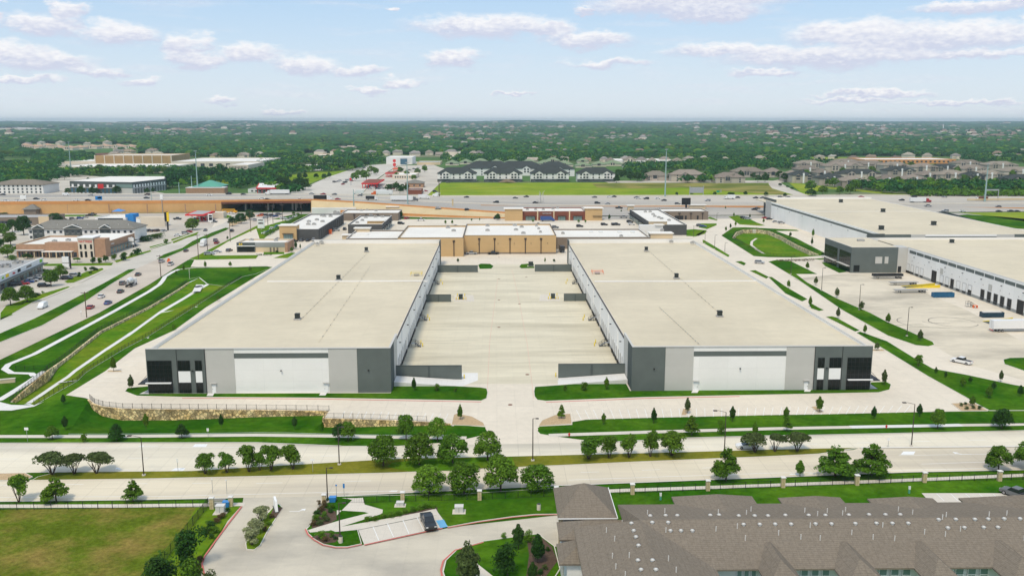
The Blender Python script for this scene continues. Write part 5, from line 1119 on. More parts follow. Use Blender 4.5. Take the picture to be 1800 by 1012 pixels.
UPL = [(152.5,558,45,'brown wooden utility pole nearest the bottom of the avenue, by the red sedan'),(283,487,38,'wooden utility pole by the white path where the basin ends'),(349,455,42,'wooden utility pole at the corner of the fast-food lawn'),(365,441,29,'wooden utility pole right behind the white box truck'),(405,425,36,'wooden utility pole on the grass verge left of the fast-food lot'),(441,408,36,'wooden utility pole beside the fast-food roof'),
       (471,396,32,'wooden utility pole behind the small multi-sign pylon'),(480,392,30,'slim wooden pole just right of the pole behind the pylon'),(497,388,28,'wooden utility pole by the row of young trees, nearer the shops'),(530,380,22,'wooden utility pole in front of the underpass opening')]
poles = [util_pole(*a) for a in UPL]
wr = MB()
tops = [(G(x, y), h / ppm(G(x, y)) / .97) for x, y, h, _ in UPL]
for (a, ha), (b, hb) in zip(tops[:-1], tops[1:]):
    pass
def sign_post(px, py, h, w, hh, mat, lb, cat='sign', post='galvanised', text=None, grp=None):
    p = G(px, py); t = thing('road_sign', lb, cat, p, 0, grp); part('post', MB().box(-.035,-.035,0,.035,.035,h), post, t); part('plate', MB().box(-w/2,-.06,h-hh,w/2,-.035,h), mat, t); return t
sign_post(48.5,775,3.2,.9,.6,'sign_white','small white street sign on the grass verge at the far left'); sign_post(366,767,2.0,.5,.7,'sign_white','small white sign on the pavement below the long stone wall'); sign_post(620,772,2.0,.4,.8,'sign_white','small white sign on the verge by the pair of dark trees')
sign_post(313,827,2.6,.4,.8,'sign_white','small sign on a post in the median, left of the row of multi-stem trees'); sign_post(550,830,2.9,.8,.4,'sign_white','small T-shaped sign in the dry median'); sign_post(1561,786,2.2,.6,.6,'sign_white','small white sign in the thin median on the right')
sign_post(605,872,2.6,.35,.9,'sign_blue','thin dark banner post by the eastbound kerb'); sign_post(592,880,3.3,.3,.3,'sign_blue','slim pole behind the blue bin at the entrance'); sign_post(143,557,2.4,.5,.6,'sign_white','small white sign on the verge of the avenue by the nearest utility pole')
sign_post(374,866,3,.25,.3,'sign_white','slim left pole by the kerb opposite the field corner'); sign_post(399,868,3,.25,.3,'sign_white','slim right pole by the kerb opposite the field corner')
for x, y, lb in ((400/4+900.5,766,'red fire hydrant on the verge at the right of the court entrance'),(1558,752,'dark red fire hydrant on the pavement on the right')):
    t = thing('fire_hydrant', lb, 'fire hydrant', G(x, y)); part('barrel', MB().cyl(0,0,0,.6,.17,n=8).cyl(0,0,.6,.8,.2,.08,n=8), 'red_paint', t); part('outlet', MB().tube((-.3,0,.45),(.3,0,.45),.08), 'red_paint', t)
cabinet(G(807,900), 1.5, 1.3, 1.25, 'vent_white', 'utility_box', 'white utility box on the lawn right of the blue bay', 'utility box'); cabinet(G(703.5,889), 1.3, 1.0, .8, 'vent_white', 'utility_box', 'low pale utility box beside the second stone pillar', 'utility box')
cabinet(G(388,901), 1.5, 1.2, 1.5, 'vent_white', 'utility_box', 'white utility cabinet beside the field corner pillar', 'utility box')
for px, py, lb in ((947,896.5,'cream cylindrical bin on the lawn near the brown roof'),(599,954,'white cylindrical base of the garden lamp')):
    t = thing('litter_bin', lb, 'bin', G(px, py)); part('barrel', MB().cyl(0,0,.1,1.25,.36,n=12), 'cream_wall', t); part('lid', MB().cyl(0,0,1.25,1.38,.36,.25,n=12), 'dark_unit', t)
for px, py, lb in ((1161,879,'green and white pet waste post on the grass, left one'),(1598,867,'green and white pet waste post on the grass, right one')):
    t = thing('waste_station', lb, 'post', G(px, py)); part('post', MB().box(-.07,-.07,0,.07,.07,1.5), 'green_metal', t); part('bag_box', MB().box(-.18,-.15,.9,.18,.1,1.5), 'sign_white', t); part('bin', MB().cyl(0,0,.1,.7,.2,n=8), 'green_metal', t)
t = thing('bench', 'grey metal bench on the pavement behind the field corner pillars', 'bench', G(381,886)); part('seat', MB().box(-1.6,-.3,.42,1.6,.25,.5), 'unit_grey', t); part('backrest', MB().box(-1.6,.22,.6,1.6,.3,1.0), 'unit_grey', t)
for x in (-1.3,1.3): part('leg', MB().box(x-.05,-.3,0,x+.05,.28,.45), 'black_metal', t)
for px, py, lb in ((398,890,'blue-lidded bin by the field corner pillars'),(585,882,'blue recycling bin by the entrance pillar')):
    t = thing('recycling_bin', lb, 'bin', G(px, py)); part('bin_body', MB().prism([(-.5,-.4),(.5,-.4),(.5,.4),(-.5,.4)],0,1.0,None,[(-.6,-.5),(.6,-.5),(.6,.5),(-.6,.5)]), 'sign_blue', t); part('lid', MB().box(-.65,-.55,1.0,.65,.55,1.1), 'paint_skyblue', t)
# monument sign in the entrance bed
p = G(485,896); t = thing('monument_sign', 'white leaning-edge monument sign at the head of the entrance bed', 'sign', p, R(20))
part('slab', MB().prism([(-.25,-1.5),(.25,-1.5),(.25,1.5),(-.25,1.5)], .3, 2.1, None, [(-.2,-.9),(.2,-.9),(.2,1.5),(-.2,1.5)]), 'sign_white', t); part('plinth', MB().box(-.4,-1.6,0,.4,1.6,.3), 'charcoal_block', t)
for i, (z, w) in enumerate(((1.75,.9),(1.45,1.3),(1.2,1.1))): part('lettering', MB().box(.26, -w/2+.2, z, .28, w/2+.2, z+.12), 'sign_blue', t)
for px, py, lb in ((16,672,'low tan stone seat wall at the left edge by the curved path'),):
    t = thing('seat_wall', lb, 'wall', G(px, py), R(20)); part('wall_face', MB().box(-4,-.4,0,1.5,.4,1.0), 'tan_light', t); part('cap', MB().box(-4.1,-.5,1.0,1.6,.5,1.12), 'walk', t)

# ------------------------------------------------------------------ low apartment building, bottom right
ap = thing('apartment_building', 'low apartment building with a broad brown shingle roof at the bottom right', 'building')
ZR, ZE = 13.0, 9.5
yR = G(1400,911,ZR).y; yF = G(1400,884,ZE).y; yN_ = G(1400,999,ZE).y; xL = G(1008,925,ZE).x; xM = G(1085,884,ZE).x; xRg = G(1125,911,ZR).x; xE = 100
def hip(mb, x0, x1, y0, y1, ze, zr, ridge, th=.25):
    """hip roof over a rectangle; ridge = ((x,y),(x,y))"""
    (ax, ay), (bx_, by) = ridge
    vs = [(x0,y0,ze),(x1,y0,ze),(x1,y1,ze),(x0,y1,ze),(ax,ay,zr),(bx_,by,zr)] + [(x0,y0,ze-th),(x1,y0,ze-th),(x1,y1,ze-th),(x0,y1,ze-th)]
    if abs(by - ay) < abs(bx_ - ax): fs = [(0,1,5,4),(1,2,5),(2,3,4,5),(3,0,4)]
    else: fs = [(0,1,4),(1,2,5,4),(2,3,5),(3,0,4,5)]
    mb.add(vs, fs + [(6,7,1,0),(7,8,2,1),(8,9,3,2),(9,6,0,3),(9,8,7,6)]); return mb
rm = MB(); hip(rm, xM, xE, yN_, yF, ZE, ZR, ((xRg, yR), (xE - 12, yR)))
rf_ = part('roof', rm, 'shingle', ap)
def wing(pa, pb, yfar, ynear, zr, py=None, z=ZE): return None
NW = [(1180,1322,872),(1367,1477,874),(1524,1640,875.5),(1684,1860,874)]
for a, b, y in NW:
    qa, qb = G(a, y, ZE), G(b, y, ZE); xm = (qa.x + qb.x) / 2; hw = (qb.x - qa.x) / 2; zr = ZE + min(hw * .30, ZR - ZE - .2)
    part('roof_wing', hip(MB(), qa.x, qb.x, yR + 1.5, (qa.y + qb.y) / 2, ZE + .01, zr, ((xm, yR + 2.0), (xm, (qa.y + qb.y) / 2 - hw * .55))), 'shingle', ap)
for a, b in ((1335,1400),(1470,1542),(1612,1676),(1752,1830)):
    qa, qb = G(a, 1003, ZE), G(b, 1003, ZE); xm = (qa.x + qb.x) / 2; hw = (qb.x - qa.x) / 2
    part('roof_wing', hip(MB(), qa.x, qb.x, yN_ - 5, yR - 2.5, ZE - .02, ZE + 2.2, ((xm, yN_ - 1.5), (xm, yR - 4.5))), 'shingle', ap)
WE0, WE1 = 92., G(1008,925,ZE).y; xr_ = xRg; part('roof_wing', hip(MB(), xL + .02, 2*xr_ - xL, WE0, WE1, ZE - .03, ZR - .02, ((xr_, WE0 + 8), (xr_, yR))), 'shingle', ap)
part('wall', MB().box(xM + 1.2, yN_ + 1.0, 0, xE - 1, yF - .8, ZE - .2).box(xL + 1, WE0 + 1, 0, 2*xRg - xL - 1, WE1 - .8, ZE - .25), 'white_siding', ap)
for i, (a, b) in enumerate(((1292,1334),(1403,1466),(1541,1611),(1677,1750))):
    y = yN_ + .9
    for k in range(3):
        xa = G(a + (b - a) * (.12 + k * .3), 1008, ZE - 1).x; xb = G(a + (b - a) * (.30 + k * .3), 1008, ZE - 1).x
        g_ = part('window', MB().box(xa, y - .05, ZE - 2.6, xb, y + .05, ZE - .5), 'pale_glass', ap); part('window_frame', MB().box(xa - .1, y - .08, ZE - 2.7, xa, y, ZE - .4).box(xb, y - .08, ZE - 2.7, xb + .1, y, ZE - .4).box(xa, y - .08, ZE - 1.6, xb, y, ZE - 1.5), 'sign_white', g_)
# porte-cochere and lower-left hips with their walls
za = 7.4
A, B_, C_ = G(981,911,za), G(1085,910,za), G(973,857,za)
part('porch_roof', hip(MB(), A.x, B_.x, A.y, C_.y, za, za + 3.4, ((G(1028,880,10.6).x, (A.y + C_.y) / 2 - .1), (G(1034,880,10.6).x, (A.y + C_.y) / 2 + .1))), 'shingle', ap)
part('porch_wall', MB().box(A.x + .9, A.y + .8, 0, B_.x - .9, C_.y - .8, za - .2), 'white_siding', ap)
part('porch_column', MB().box(A.x + .15, A.y + .3, 0, A.x + .8, A.y + 1.0, za - .2), 'pillar_stone', ap)
zb = 6.2; A2, B2 = G(983,991,zb), G(1060,990,zb); C2 = G(978,955,zb)
part('porch_roof', hip(MB(), A2.x, B2.x + 6, A2.y, C2.y, zb, zb + 2.6, ((A2.x + 4.3, (A2.y + C2.y) / 2), (B2.x + 6, (A2.y + C2.y) / 2))), 'shingle', ap)
part('porch_wall', MB().box(A2.x + 1.2, A2.y + .6, 0, B2.x, C2.y - .5, zb - .2), 'white_siding', ap)
part('porch_roof', MB().box(A2.x + .9, C2.y + 1.0, 0, A2.x + 7, A.y - 1.5, 5.6), 'white_siding', ap)
part('side_porch_roof', hip(MB(), A2.x + .5, A2.x + 12, C2.y + .5, A.y + .5, 6.6, 8.6, ((A2.x + 5, (C2.y + A.y) / 2), (A2.x + 12, (C2.y + A.y) / 2))), 'shingle', ap)
bq = G(968,1012,0); part('balcony', MB().box(A2.x - 2.6, A2.y - 8, 0, A2.x + .8, A2.y - 1, 4.0), 'cream_wall', ap); part('balcony_rail', MB().box(A2.x - 2.7, A2.y - 8, 4.0, A2.x - 2.55, A2.y - 1, 4.9), 'sign_white', ap)
part('gutter', MB().box(A.x - .05, A.y - .12, za - .1, B_.x, A.y, za + .05).box(B_.x, A.y, za - .1, B_.x + .12, C_.y, za + .05), 'sign_white', ap)
def zroof(x, y):
    m_ = min((y - yN_) / (yR - yN_), (yF - y) / (yF - yR), (x - xM) / (xRg - xM)); w_ = min((x - xL) / (xRg - xL), (2 * xRg - xL - x) / (xRg - xL)) if y < yR else 0
    return ZE + (ZR - ZE) * max(0, min(1, max(m_, w_)))
def roofpt(px, py):
    z = 12.5
    for _ in range(40): p = G(px, py, z); z = .7 * z + .3 * zroof(p.x, p.y)
    return G(px, py, z)
vd = MB(); vd.cyl(0,0,-.25,.10,.24,n=12); vd.cyl(0,0,.10,.22,.34,.31,n=12); vd.cyl(0,0,.22,.30,.31,.1,n=12); VD = vd.mesh('roof_vent', 'vent_white', True); VP = MB().cyl(0,0,-.3,.75,.075,n=7).mesh('vent_pipe', 'vent_white')
RV = [(1110,919),(1114,932),(1118,943),(1122.5,958),(1121.5,984),(1127,1000.5),(1147,984),(1153,1000.5),(1146.5,917.5),(1174.5,917.5),(1178.5,932),(1197,932),(1217,932),(1307,921),(1335.5,921),(1143,906),(1170,905.5),(1190.5,905.5),(1248.5,905),(1264,904.5),(1298.5,906),(1326.5,906),(1350,906),
      (1362.5,920.5),(1390.5,920.5),(1433.5,920),(1461.5,920),(1503.5,919.5),(1540.5,919),(1568.5,919),(1596.5,919),(1380.5,905),(1421.5,905),(1451,905),(1492,904.5),(1527.5,904),(1556.5,904),(1582.5,904),(1666,927),(1695,926.5),(1729,926),(1754,926),(1650,912.5),(1680,912),(1713.5,912),(1737,911.5),(1765,911),(1793,911)]
VPP = [(1093.5,921),(1066,934),(1080.5,949),(1076.5,979),(1106,978),(1082.5,998),(1175,984),(1188.5,1004),(1099,1012),(1258.5,932),(1170.5,934),(1310,948),(1296,927),(1138,903),(1168.5,900),(1262.5,902),(1312,903),(1320,897),(1368.5,939),(1407.5,946),(1441.5,948),(1497,938),(1534.5,946),(1572.5,948.5),(1625,937),(1661.5,941),(1424,925.5),(1551.5,925),(1688,932),(1414.5,899),(1454,900),(1437,905),(1481,904),(1486,898),(1579,897),(1604,902.5),(1656.5,911),(1663,907),(1738.5,906),(1769.5,904),(1800,948)]
for x, y in RV: link('roof_vent', VD, ap, roofpt(x, y + 1))
for x, y in VPP: link('vent_pipe', VP, ap, roofpt(x, y + 1))
# ------------------------------------------------------------------ helpers for buildings placed by their outline
def colh(p, px, py):
    d = _F * FPX + _R * (px - 900) + _U * (506 - py); return H + d.z * (p.y / d.y)
def rect(px0, px1, yb, yt, yk, far=False):
    p = GT(px0, yb) if far else G(px0, yb); z0 = p.z; q = G(px1, yb, z0); h = colh(p, px0, yt); yB = G(px0, yk, h).y
    return p.x, q.x, p.y, max(yB, p.y + 6), z0, h
def flat(t, r, wall, roof='membrane_white', par=.7, wname='wall', rname='roof', fw=None):
    x0, x1, y0, y1, z0, h = r
    mb = MB(); mb.box(x0, y0, z0-.5, x1, y0+.35, h, 1 if fw else 0).box(x0, y1-.35, z0-.5, x1, y1, h).box(x0, y0+.35, z0-.5, x0+.35, y1-.35, h).box(x1-.35, y0+.35, z0-.5, x1, y1-.35, h)
    part(wname, mb, [wall, fw] if fw else wall, t); part(rname, MB().box(x0+.35, y0+.35, h-par-.2, x1-.35, y1-.35, h-par), roof, t)
def copg(t, r, mat='coping'):
    x0, x1, y0, y1, z0, h = r
    part('coping', MB().box(x0-.08, y0-.08, h, x1+.08, y0+.4, h+.12).box(x0-.08, y1-.4, h, x1+.08, y1+.08, h+.12).box(x0-.08, y0+.4, h, x0+.4, y1-.4, h+.12).box(x1-.4, y0+.4, h, x1+.08, y1-.4, h+.12), mat, t)
def acs(t, P, z, s=1.6):
    for x, y in P:
        p = G(x, y, z); part('air_conditioner', MB().box(p.x-s*.6, p.y-s*.5, z-.8, p.x+s*.6, p.y+s*.5, z+1.0).cyl(p.x, p.y, z+1.0, z+1.12, s*.35, n=8, m=1), ['unit_grey', 'black_metal'], t)
def wins(t, x0, x1, y, zs, n, w=1.3, hh=1.4, mat='window_glass', name='window', frame='sign_white', face=-1):
    for z in zs:
        for i in range(n):
            xc = x0 + (x1 - x0) * (i + .5) / n; part(name, MB().box(xc-w/2, y-.06, z, xc+w/2, y+.05, z+hh, 0).box(xc-w/2-.12, y-.1, z-.14, xc+w/2+.12, y-.02, z-.02, 1), [mat, frame], t)
def store(t, x0, x1, y, z0, h=2.8, n=3):
    m = MB()
    for i in range(n + 1): xx = x0 + (x1 - x0) * i / n; m.box(xx-.05, y-.14, z0, xx+.05, y-.06, z0+h)
    g = part('shopfront', MB().box(x0, y-.06, z0, x1, y+.05, z0+h), 'pale_glass', t); part('mullion', m, 'mullion', g); part('awning', MB().box(x0-.5, y-1.2, z0+h+.1, x1+.5, y, z0+h+.35), 'mullion', t)
def letters(t, s, x, y, z, size, mat, rz=0, name='lettering'):
    c = bpy.data.curves.new(name, 'FONT'); c.body = s; c.size = size; c.extrude = .05; c.align_x = 'CENTER'; c.materials.append(mt(mat))
    tmp = bpy.data.objects.new(name, c); COL.objects.link(tmp); me = bpy.data.meshes.new_from_object(tmp); bpy.data.objects.remove(tmp); bpy.data.curves.remove(c)
    o = link(name, me, t, (x, y, z)); o.rotation_euler = (R(90), 0, rz); return o
def bld(name, lb, cat='building', grp=None): return thing(name, lb, cat, (0, 0, 0), 0, grp)

# ------------------------------------------------------------------ shops behind the warehouses
b = bld('shop_building', 'large tan block store with white roof directly behind the truck court')
r1 = rect(815,977.5,446.5,414,394); flat(b, r1, 'tan_stucco'); copg(b, r1, 'bronze_metal'); r2 = rect(700,814.6,451,418,397); flat(b, r2, 'tan_stucco', wname='side_wall', rname='side_roof'); copg(b, r2, 'bronze_metal')
for px in (842.5,869.5,896.5,923.5,951): x = G(px,446.5).x; part('downspout', MB().box(x-.22, r1[2]-.3, 0, x+.22, r1[2], r1[5]-2.2).box(x-.6, r1[2]-.45, r1[5]-2.2, x+.6, r1[2], r1[5]-1.4), 'bronze_metal', b)
x = G(798,451).x; part('downspout', MB().box(x-.22, r2[2]-.3, 0, x+.22, r2[2], r2[5]-2.2).box(x-.6, r2[2]-.45, r2[5]-2.2, x+.6, r2[2], r2[5]-1.4), 'bronze_metal', b)
for px, py in ((841,428),(875.5,427.5),(904,427),(933.5,427),(962.5,427),(781,433),(811,433)): p = G(px, 446.5); wall_light(b, p.x, r1[2]-.2, colh(p, px, py+1))
part('band', MB().box(r1[0], r1[2]-.06, 0, r1[1], r1[2], .9), 'taupe', b)
acs(b, [(787.5,401),(800.5,398.5),(797.5,406.5),(857,398),(857,406),(905,397),(907,405),(917,400),(920,411)], r1[5]-.7, 2)
for x, y in ((943,398),(947,403),(950,409),(946,394.5)): acs(b, [(x, y)], r1[5]-.7, 1.3)
b = bld('shop_building', 'low white-roofed shops joined to the left of the big tan store'); r = rect(609,733,441,419,404.5); flat(b, r, 'taupe'); copg(b, r)
for a in ((602,645,433,414,412.5),(624,650,426,402,401)): rr = rect(*a); part('tan_tower', MB().box(rr[0], rr[2], 0, rr[1], rr[2]+5, rr[5]), 'tan_light', b); part('tower_cap', MB().box(rr[0]-.6, rr[2]-.6, rr[5], rr[1]+.6, rr[2]+5.6, rr[5]+.4), 'membrane_white', b)
for px in (703,722): x = G(px,441).x; part('downspout', MB().box(x-.2, r[2]-.3, 0, x+.2, r[2], r[5]-.8), 'bronze_metal', b)
b = bld('shop_building', 'long low white-roofed shops joined to the right of the big tan store'); r = rect(978,1142,437.5,417,402.5); flat(b, r, 'taupe'); copg(b, r)
for a in ((1143,1182,434,411,409),): rr = rect(*a); part('tan_tower', MB().box(rr[0], rr[2], 0, rr[1], rr[2]+7, rr[5]), 'tan_light', b); part('tower_cap', MB().box(rr[0]-.6, rr[2]-.6, rr[5], rr[1]+.6, rr[2]+7.6, rr[5]+.4), 'membrane_white', b)
rr = rect(1124,1165,420,396,394); part('parapet_tower', MB().box(rr[0], rr[2], 0, rr[1], rr[2]+4, rr[5]), 'white_siding', b); part('tower_cap', MB().box(rr[1]-5, rr[2]-1, rr[5], rr[1]+.6, rr[2]+4.6, rr[5]+.4), 'membrane_white', b)
acs(b, [(989.5,411),(1092,416),(1164,405.5)], r[5]-.6, 1.6)
for x, y in ((1039,408),(1056,408),(1089,408),(1112,408)): p = G(x, y, r[5]-.6); part('skylight', MB().box(p.x-1.2, p.y-1.5, p.z, p.x+1.2, p.y+1.5, p.z+.5), 'lamp_lens', b)
for px in (1009,1043,1077): x = G(px,437.5).x; part('downspout', MB().box(x-.5, r[2]-.3, r[5]-2.4, x+.5, r[2], r[5]-1.2), 'bronze_metal', b)
b = bld('shop_building', 'L-shaped shops with charcoal end wall on the right, main part with glass front'); r = rect(1148,1207,413.5,395,367.5); flat(b, r, 'charcoal_block'); copg(b, r)
r_ = rect(1142,1172,413,389.5,388); part('tan_tower', MB().box(r_[0], r_[2]-.3, 0, r_[1], r_[2]+5, r_[5]), 'tan_light', b); part('tower_cap', MB().box(r_[0]-.6, r_[2]-.9, r_[5], r_[1]+.6, r_[2]+5.6, r_[5]+.4), 'membrane_white', b)
n = 14
for i in range(n): yy = r[2] + (r[3]-r[2]) * (i+.3)/n; part('shopfront', MB().box(r[0]-.12, yy, .1, r[0]+.02, yy+(r[3]-r[2])/n*.62, 3.2, 0).box(r[0]-1.3, yy-.2, 3.3, r[0], yy+(r[3]-r[2])/n*.7, 3.6, 1), ['pale_glass', 'mullion'], b)
acs(b, [(1134.5,373),(1143,373),(1148,377.5),(1151,381),(1158,383),(1163,385),(1176,388),(1159,368.5)], r[5]-.6, 1.8)
rb_ = rect(1162,1245,386.5,371.5,366); b2 = bld('shop_building', 'taupe rear wing of the L-shaped shops on the right, with dark downspouts'); flat(b2, rb_, 'taupe'); copg(b2, rb_)
for px in (1173,1194,1214.5,1235): x = G(px,386.5).x; part('downspout', MB().box(x-.25, rb_[2]-.3, 0, x+.25, rb_[2], rb_[5]-1.8).box(x-.8, rb_[2]-.4, rb_[5]-1.8, x+.8, rb_[2], rb_[5]-1.1), 'bronze_metal', b2)
for a in ((1104,1114,374,362,360.5),(1212,1240,372,361,360)): rr = rect(*a); part('tower', MB().box(rr[0], rr[2], 0, rr[1], rr[2]+5, rr[5]), 'tan_light', b2); part('tower_cap', MB().box(rr[0]-.8, rr[2]-.8, rr[5], rr[1]+.8, rr[2]+5.8, rr[5]+.4), 'membrane_white', b2)
for px0, px1 in ((1186,1201),(1204,1207),(1225,1228)): x0, x1 = G(px0,386.5).x, G(px1,386.5).x; part('service_door', MB().box(x0, rb_[2]-.1, .1, x1, rb_[2], 3), 'black_metal', b2)
b = bld('shop_building', 'red brick shop row with tan end towers facing the car park'); r = rect(918,1029,387.5,371.5,364.5); flat(b, r, 'brick_red'); copg(b, r)
for a in ((887.5,918.5,388,367.5,362),(1028.5,1058.5,387.5,366.5,362)): rr = rect(*a); part('tan_tower', MB().box(rr[0], rr[2]-.5, 0, rr[1], rr[2]+8, rr[5]), 'tan_stucco', b); part('tower_cap', MB().box(rr[0]-.8, rr[2]-1.3, rr[5], rr[1]+.8, rr[2]+8.8, rr[5]+.4), 'membrane_white', b)
for px in (945,973.5,1001): x = G(px,387.5).x; part('pilaster', MB().box(x-.45, r[2]-.35, 0, x+.45, r[2], r[5]+.4), 'tan_light', b)
for a, c in ((897,911),(924,940),(951,968),(981,994),(1008,1023),(1043,1057)): store(b, G(a,387.5).x, G(c,387.5).x, r[2]-(.9 if a < 900 or a > 1040 else .35), .1)
px_, py_ = 903, 373.3; p = G(903,387.5); part('sign_panel', MB().box(G(895.5,387.5).x, r[2]-.85, colh(p,903,376), G(911,387.5).x, r[2]-.6, colh(p,903,371)), 'sign_black', b); letters(b, 'A MARBLE', p.x, r[2]-.9, colh(p,903,374.6), 1.1, 'sign_white')
p = G(1043,387.5); letters(b, 'Chuck.', p.x, r[2]-.65, colh(p,1043,373.8), 2.3, 'sign_red'); p = G(961,387.5); letters(b, 'HAIR SALON', p.x, r[2]-.2, colh(p,961,376), 1.1, 'sign_white')
acs(b, [(927,369),(941.5,369),(955,369),(972,368),(980,366.5)], r[5]-.6, 1.8)
b = bld('shop_building', 'L-shaped shops with tan and charcoal end wall on the left, behind the left warehouse'); r = rect(493,560,423,403,376); flat(b, r, 'charcoal_block'); copg(b, r)
rr = rect(493,522,423.5,397,396); part('tan_tower', MB().box(rr[0]-.3, rr[2]-.4, 0, rr[1], rr[2]+8, rr[5]), 'tan_stucco', b); part('tower_cap', MB().box(rr[0]-.9, rr[2]-1, rr[5], rr[1]+.4, rr[2]+8.6, rr[5]+.4), 'membrane_white', b); store(b, G(500,423).x, G(516,423).x, rr[2]-.4, .1, 4, 4)
for i in range(13): yy = r[2] + (r[3]-r[2])*(i+.4)/13; part('pilaster', MB().box(r[1], yy, 0, r[1]+.25, yy+1.0, r[5]-1.2), 'bronze_metal', b)
acs(b, [(566,380),(589,373.5),(595,375),(543,390),(557,387),(567,390),(542,395),(552,395),(570,381),(581,381)], r[5]-.6, 2)
b = bld('shop_building', 'taupe rear wing of the left L-shaped shops, in front of the freeway slope'); r = rect(600,700,388,374.5,368); flat(b, r, 'taupe'); copg(b, r); rr = rect(548,625,376,365.5,364); part('parapet_block', MB().box(rr[0], rr[2], 0, rr[1], rr[2]+3, rr[5]), 'white_siding', b)
rr = rect(680,700,376,364,362.5); part('tan_tower', MB().box(rr[0], rr[2], 0, rr[1], rr[2]+7, rr[5]), 'tan_light', b); part('tower_cap', MB().box(rr[0]-.8, rr[2]-.8, rr[5], rr[1]+.8, rr[2]+7.8, rr[5]+.4), 'membrane_white', b)
for px in (623,644,664): x = G(px,388).x; part('downspout', MB().box(x-.25, r[2]-.3, 0, x+.25, r[2], r[5]-1.6).box(x-.8, r[2]-.4, r[5]-1.6, x+.8, r[2], r[5]-.9), 'bronze_metal', b)
acs(b, [(635,370.5),(645,370),(661,371)], r[5]-.6, 1.8)
b = bld('shop_building', 'small charcoal and tan shop block between the two left L-shaped wings'); r = rect(612,672,412.5,394.5,379); flat(b, r, 'charcoal_block'); copg(b, r); rr = rect(646,673,409,388.5,387); part('tan_tower', MB().box(rr[0], rr[2], 0, rr[1]+.5, rr[2]+5, rr[5]), 'tan_stucco', b); part('tower_cap', MB().box(rr[0]-.8, rr[2]-.8, rr[5], rr[1]+1.3, rr[2]+5.8, rr[5]+.4), 'membrane_white', b)
acs(b, [(628,392),(637,388),(643,383),(660,382),(672,382),(652,379.5)], r[5]-.6, 1.8)
for i in range(6): yy = r[2] + (r[3]-r[2])*(i+.4)/6; part('shopfront', MB().box(r[1]-.02, yy, .1, r[1]+.12, yy+3.5, 3.2, 0).box(r[1], yy-.2, 3.3, r[1]+1.2, yy+3.8, 3.6, 1), ['pale_glass', 'mullion'], b)
b = bld('restaurant', 'small fast-food restaurant with dark left end and yellow arches by the avenue', 'restaurant'); r = rect(417,505,443.5,426.5,420); flat(b, r, 'tan_light'); copg(b, r)
part('dark_end', MB().box(r[0]-.1, r[2]-.25, 0, G(449,443.5).x, r[2]+.0, r[5]+.1), 'slate_side', b); part('grey_band', MB().box(G(449,443.5).x, r[2]-.2, r[5]-2.4, r[1]-1.2, r[2], r[5]), 'precast_mid', b); part('brick_end', MB().box(r[1]-1.2, r[2]-.3, 0, r[1]+.25, r[3], r[5]-.02), 'brick_brown', b)
x0 = G(419,443.5).x; part('window', MB().box(x0, r[2]-.34, .3, G(447,443.5).x, r[2]-.25, 3.3), 'glass_dark', b); part('awning', MB().box(x0-.3, r[2]-1.2, 3.4, G(449,443.5).x, r[2]-.25, 3.7), 'sign_white', b); letters(b, 'M', G(424,443.5).x, r[2]-.45, r[5]-2.0, 2.6, 'sign_yellow')
for px0, px1 in ((475,478),(481,484),(487,490)): part('panel', MB().box(G(px0,443).x, r[2]-.1, .2, G(px1,443).x, r[2], 2.6), 'taupe', b)
acs(b, [(442,422.5),(485,423),(488,421)], r[5]-.6, 1.6)

# ------------------------------------------------------------------ west of the avenue
b = bld('hotel', 'white four-storey hotel with grey hip roof and three dark gabled bays', 'hotel'); r = rect(52,237,428,402,396); x0, x1, y0, y1, z0, h = r; y1 = y0 + 18
part('wall', MB().box(x0, y0, 0, x1, y1, h), 'white_siding', b); part('roof', hip(MB(), x0-.8, x1+.8, y0-.8, y1+.8, h, h+4.2, ((x0+9, (y0+y1)/2), (x1-9, (y0+y1)/2)), .3), 'shingle_grey', b)
wins(b, G(215,428).x, G(236,428).x, y0, [h-2.6], 2, 1.5, 1.4)
fl_ = [h-2.6-i*3.0 for i in range(4)]
for a, c, nn in ((60,79,2),(115,145,3),(177,195,2)):
    xa, xb = G(a,428).x, G(c,428).x; part('dark_bay', MB().box(xa, y0-.5, 0, xb, y0, h+.4).add([(xa, y0-.5, h+.4), (xb, y0-.5, h+.4), ((xa+xb)/2, y0-.5, h+2.2), (xa, y0+3, h+.4), (xb, y0+3, h+.4), ((xa+xb)/2, y0+3, h+2.2)], [(0,1,2),(1,4,5,2),(0,2,5,3)]), 'slate_side', b)
    part('bay_fascia', MB().beam((xa-.5, y0-.6, h+.3), ((xa+xb)/2, y0-.6, h+2.3), .25, .45).beam(((xa+xb)/2, y0-.6, h+2.3), (xb+.5, y0-.6, h+.3), .25, .45), 'sign_white', b); wins(b, xa, xb, y0-.5, fl_[:3], nn, 1.4, 1.5)
for a, c, nn in ((52,60,1),(81,114,3),(147,176,3),(197,213,2)): wins(b, G(a,428).x, G(c,428).x, y0, fl_[:3], nn, 1.5, 1.4)
for i in range(8): q = G(88+i*18,396,h+2.6); part('roof_pipe', MB().cyl(q.x, y0+3, h, h+2.4, .12, n=6), 'vent_white', b)
b = bld('strip_mall', 'brown brick strip mall with tan entrance tower in front of the hotel', 'shops'); r = rect(30,172,452,429.5,414.5); flat(b, r, 'brick_brown'); copg(b, r, 'tan_light'); y = r[2]
part('brick_block', MB().box(G(81,452).x, y-.5, 0, G(139.5,452).x, y+4, colh(G(81,452),81,426.5)), 'brick_brown', b); tz = colh(G(150,452),150,418.5); part('tower', MB().box(G(140,452).x, y-1.4, 0, G(167,452).x, y+7, tz), 'cream_wall', b); part('tower_cap', MB().box(G(139,452).x, y-2, tz, G(168,452).x, y+7.5, tz+.5), 'sign_white', b)
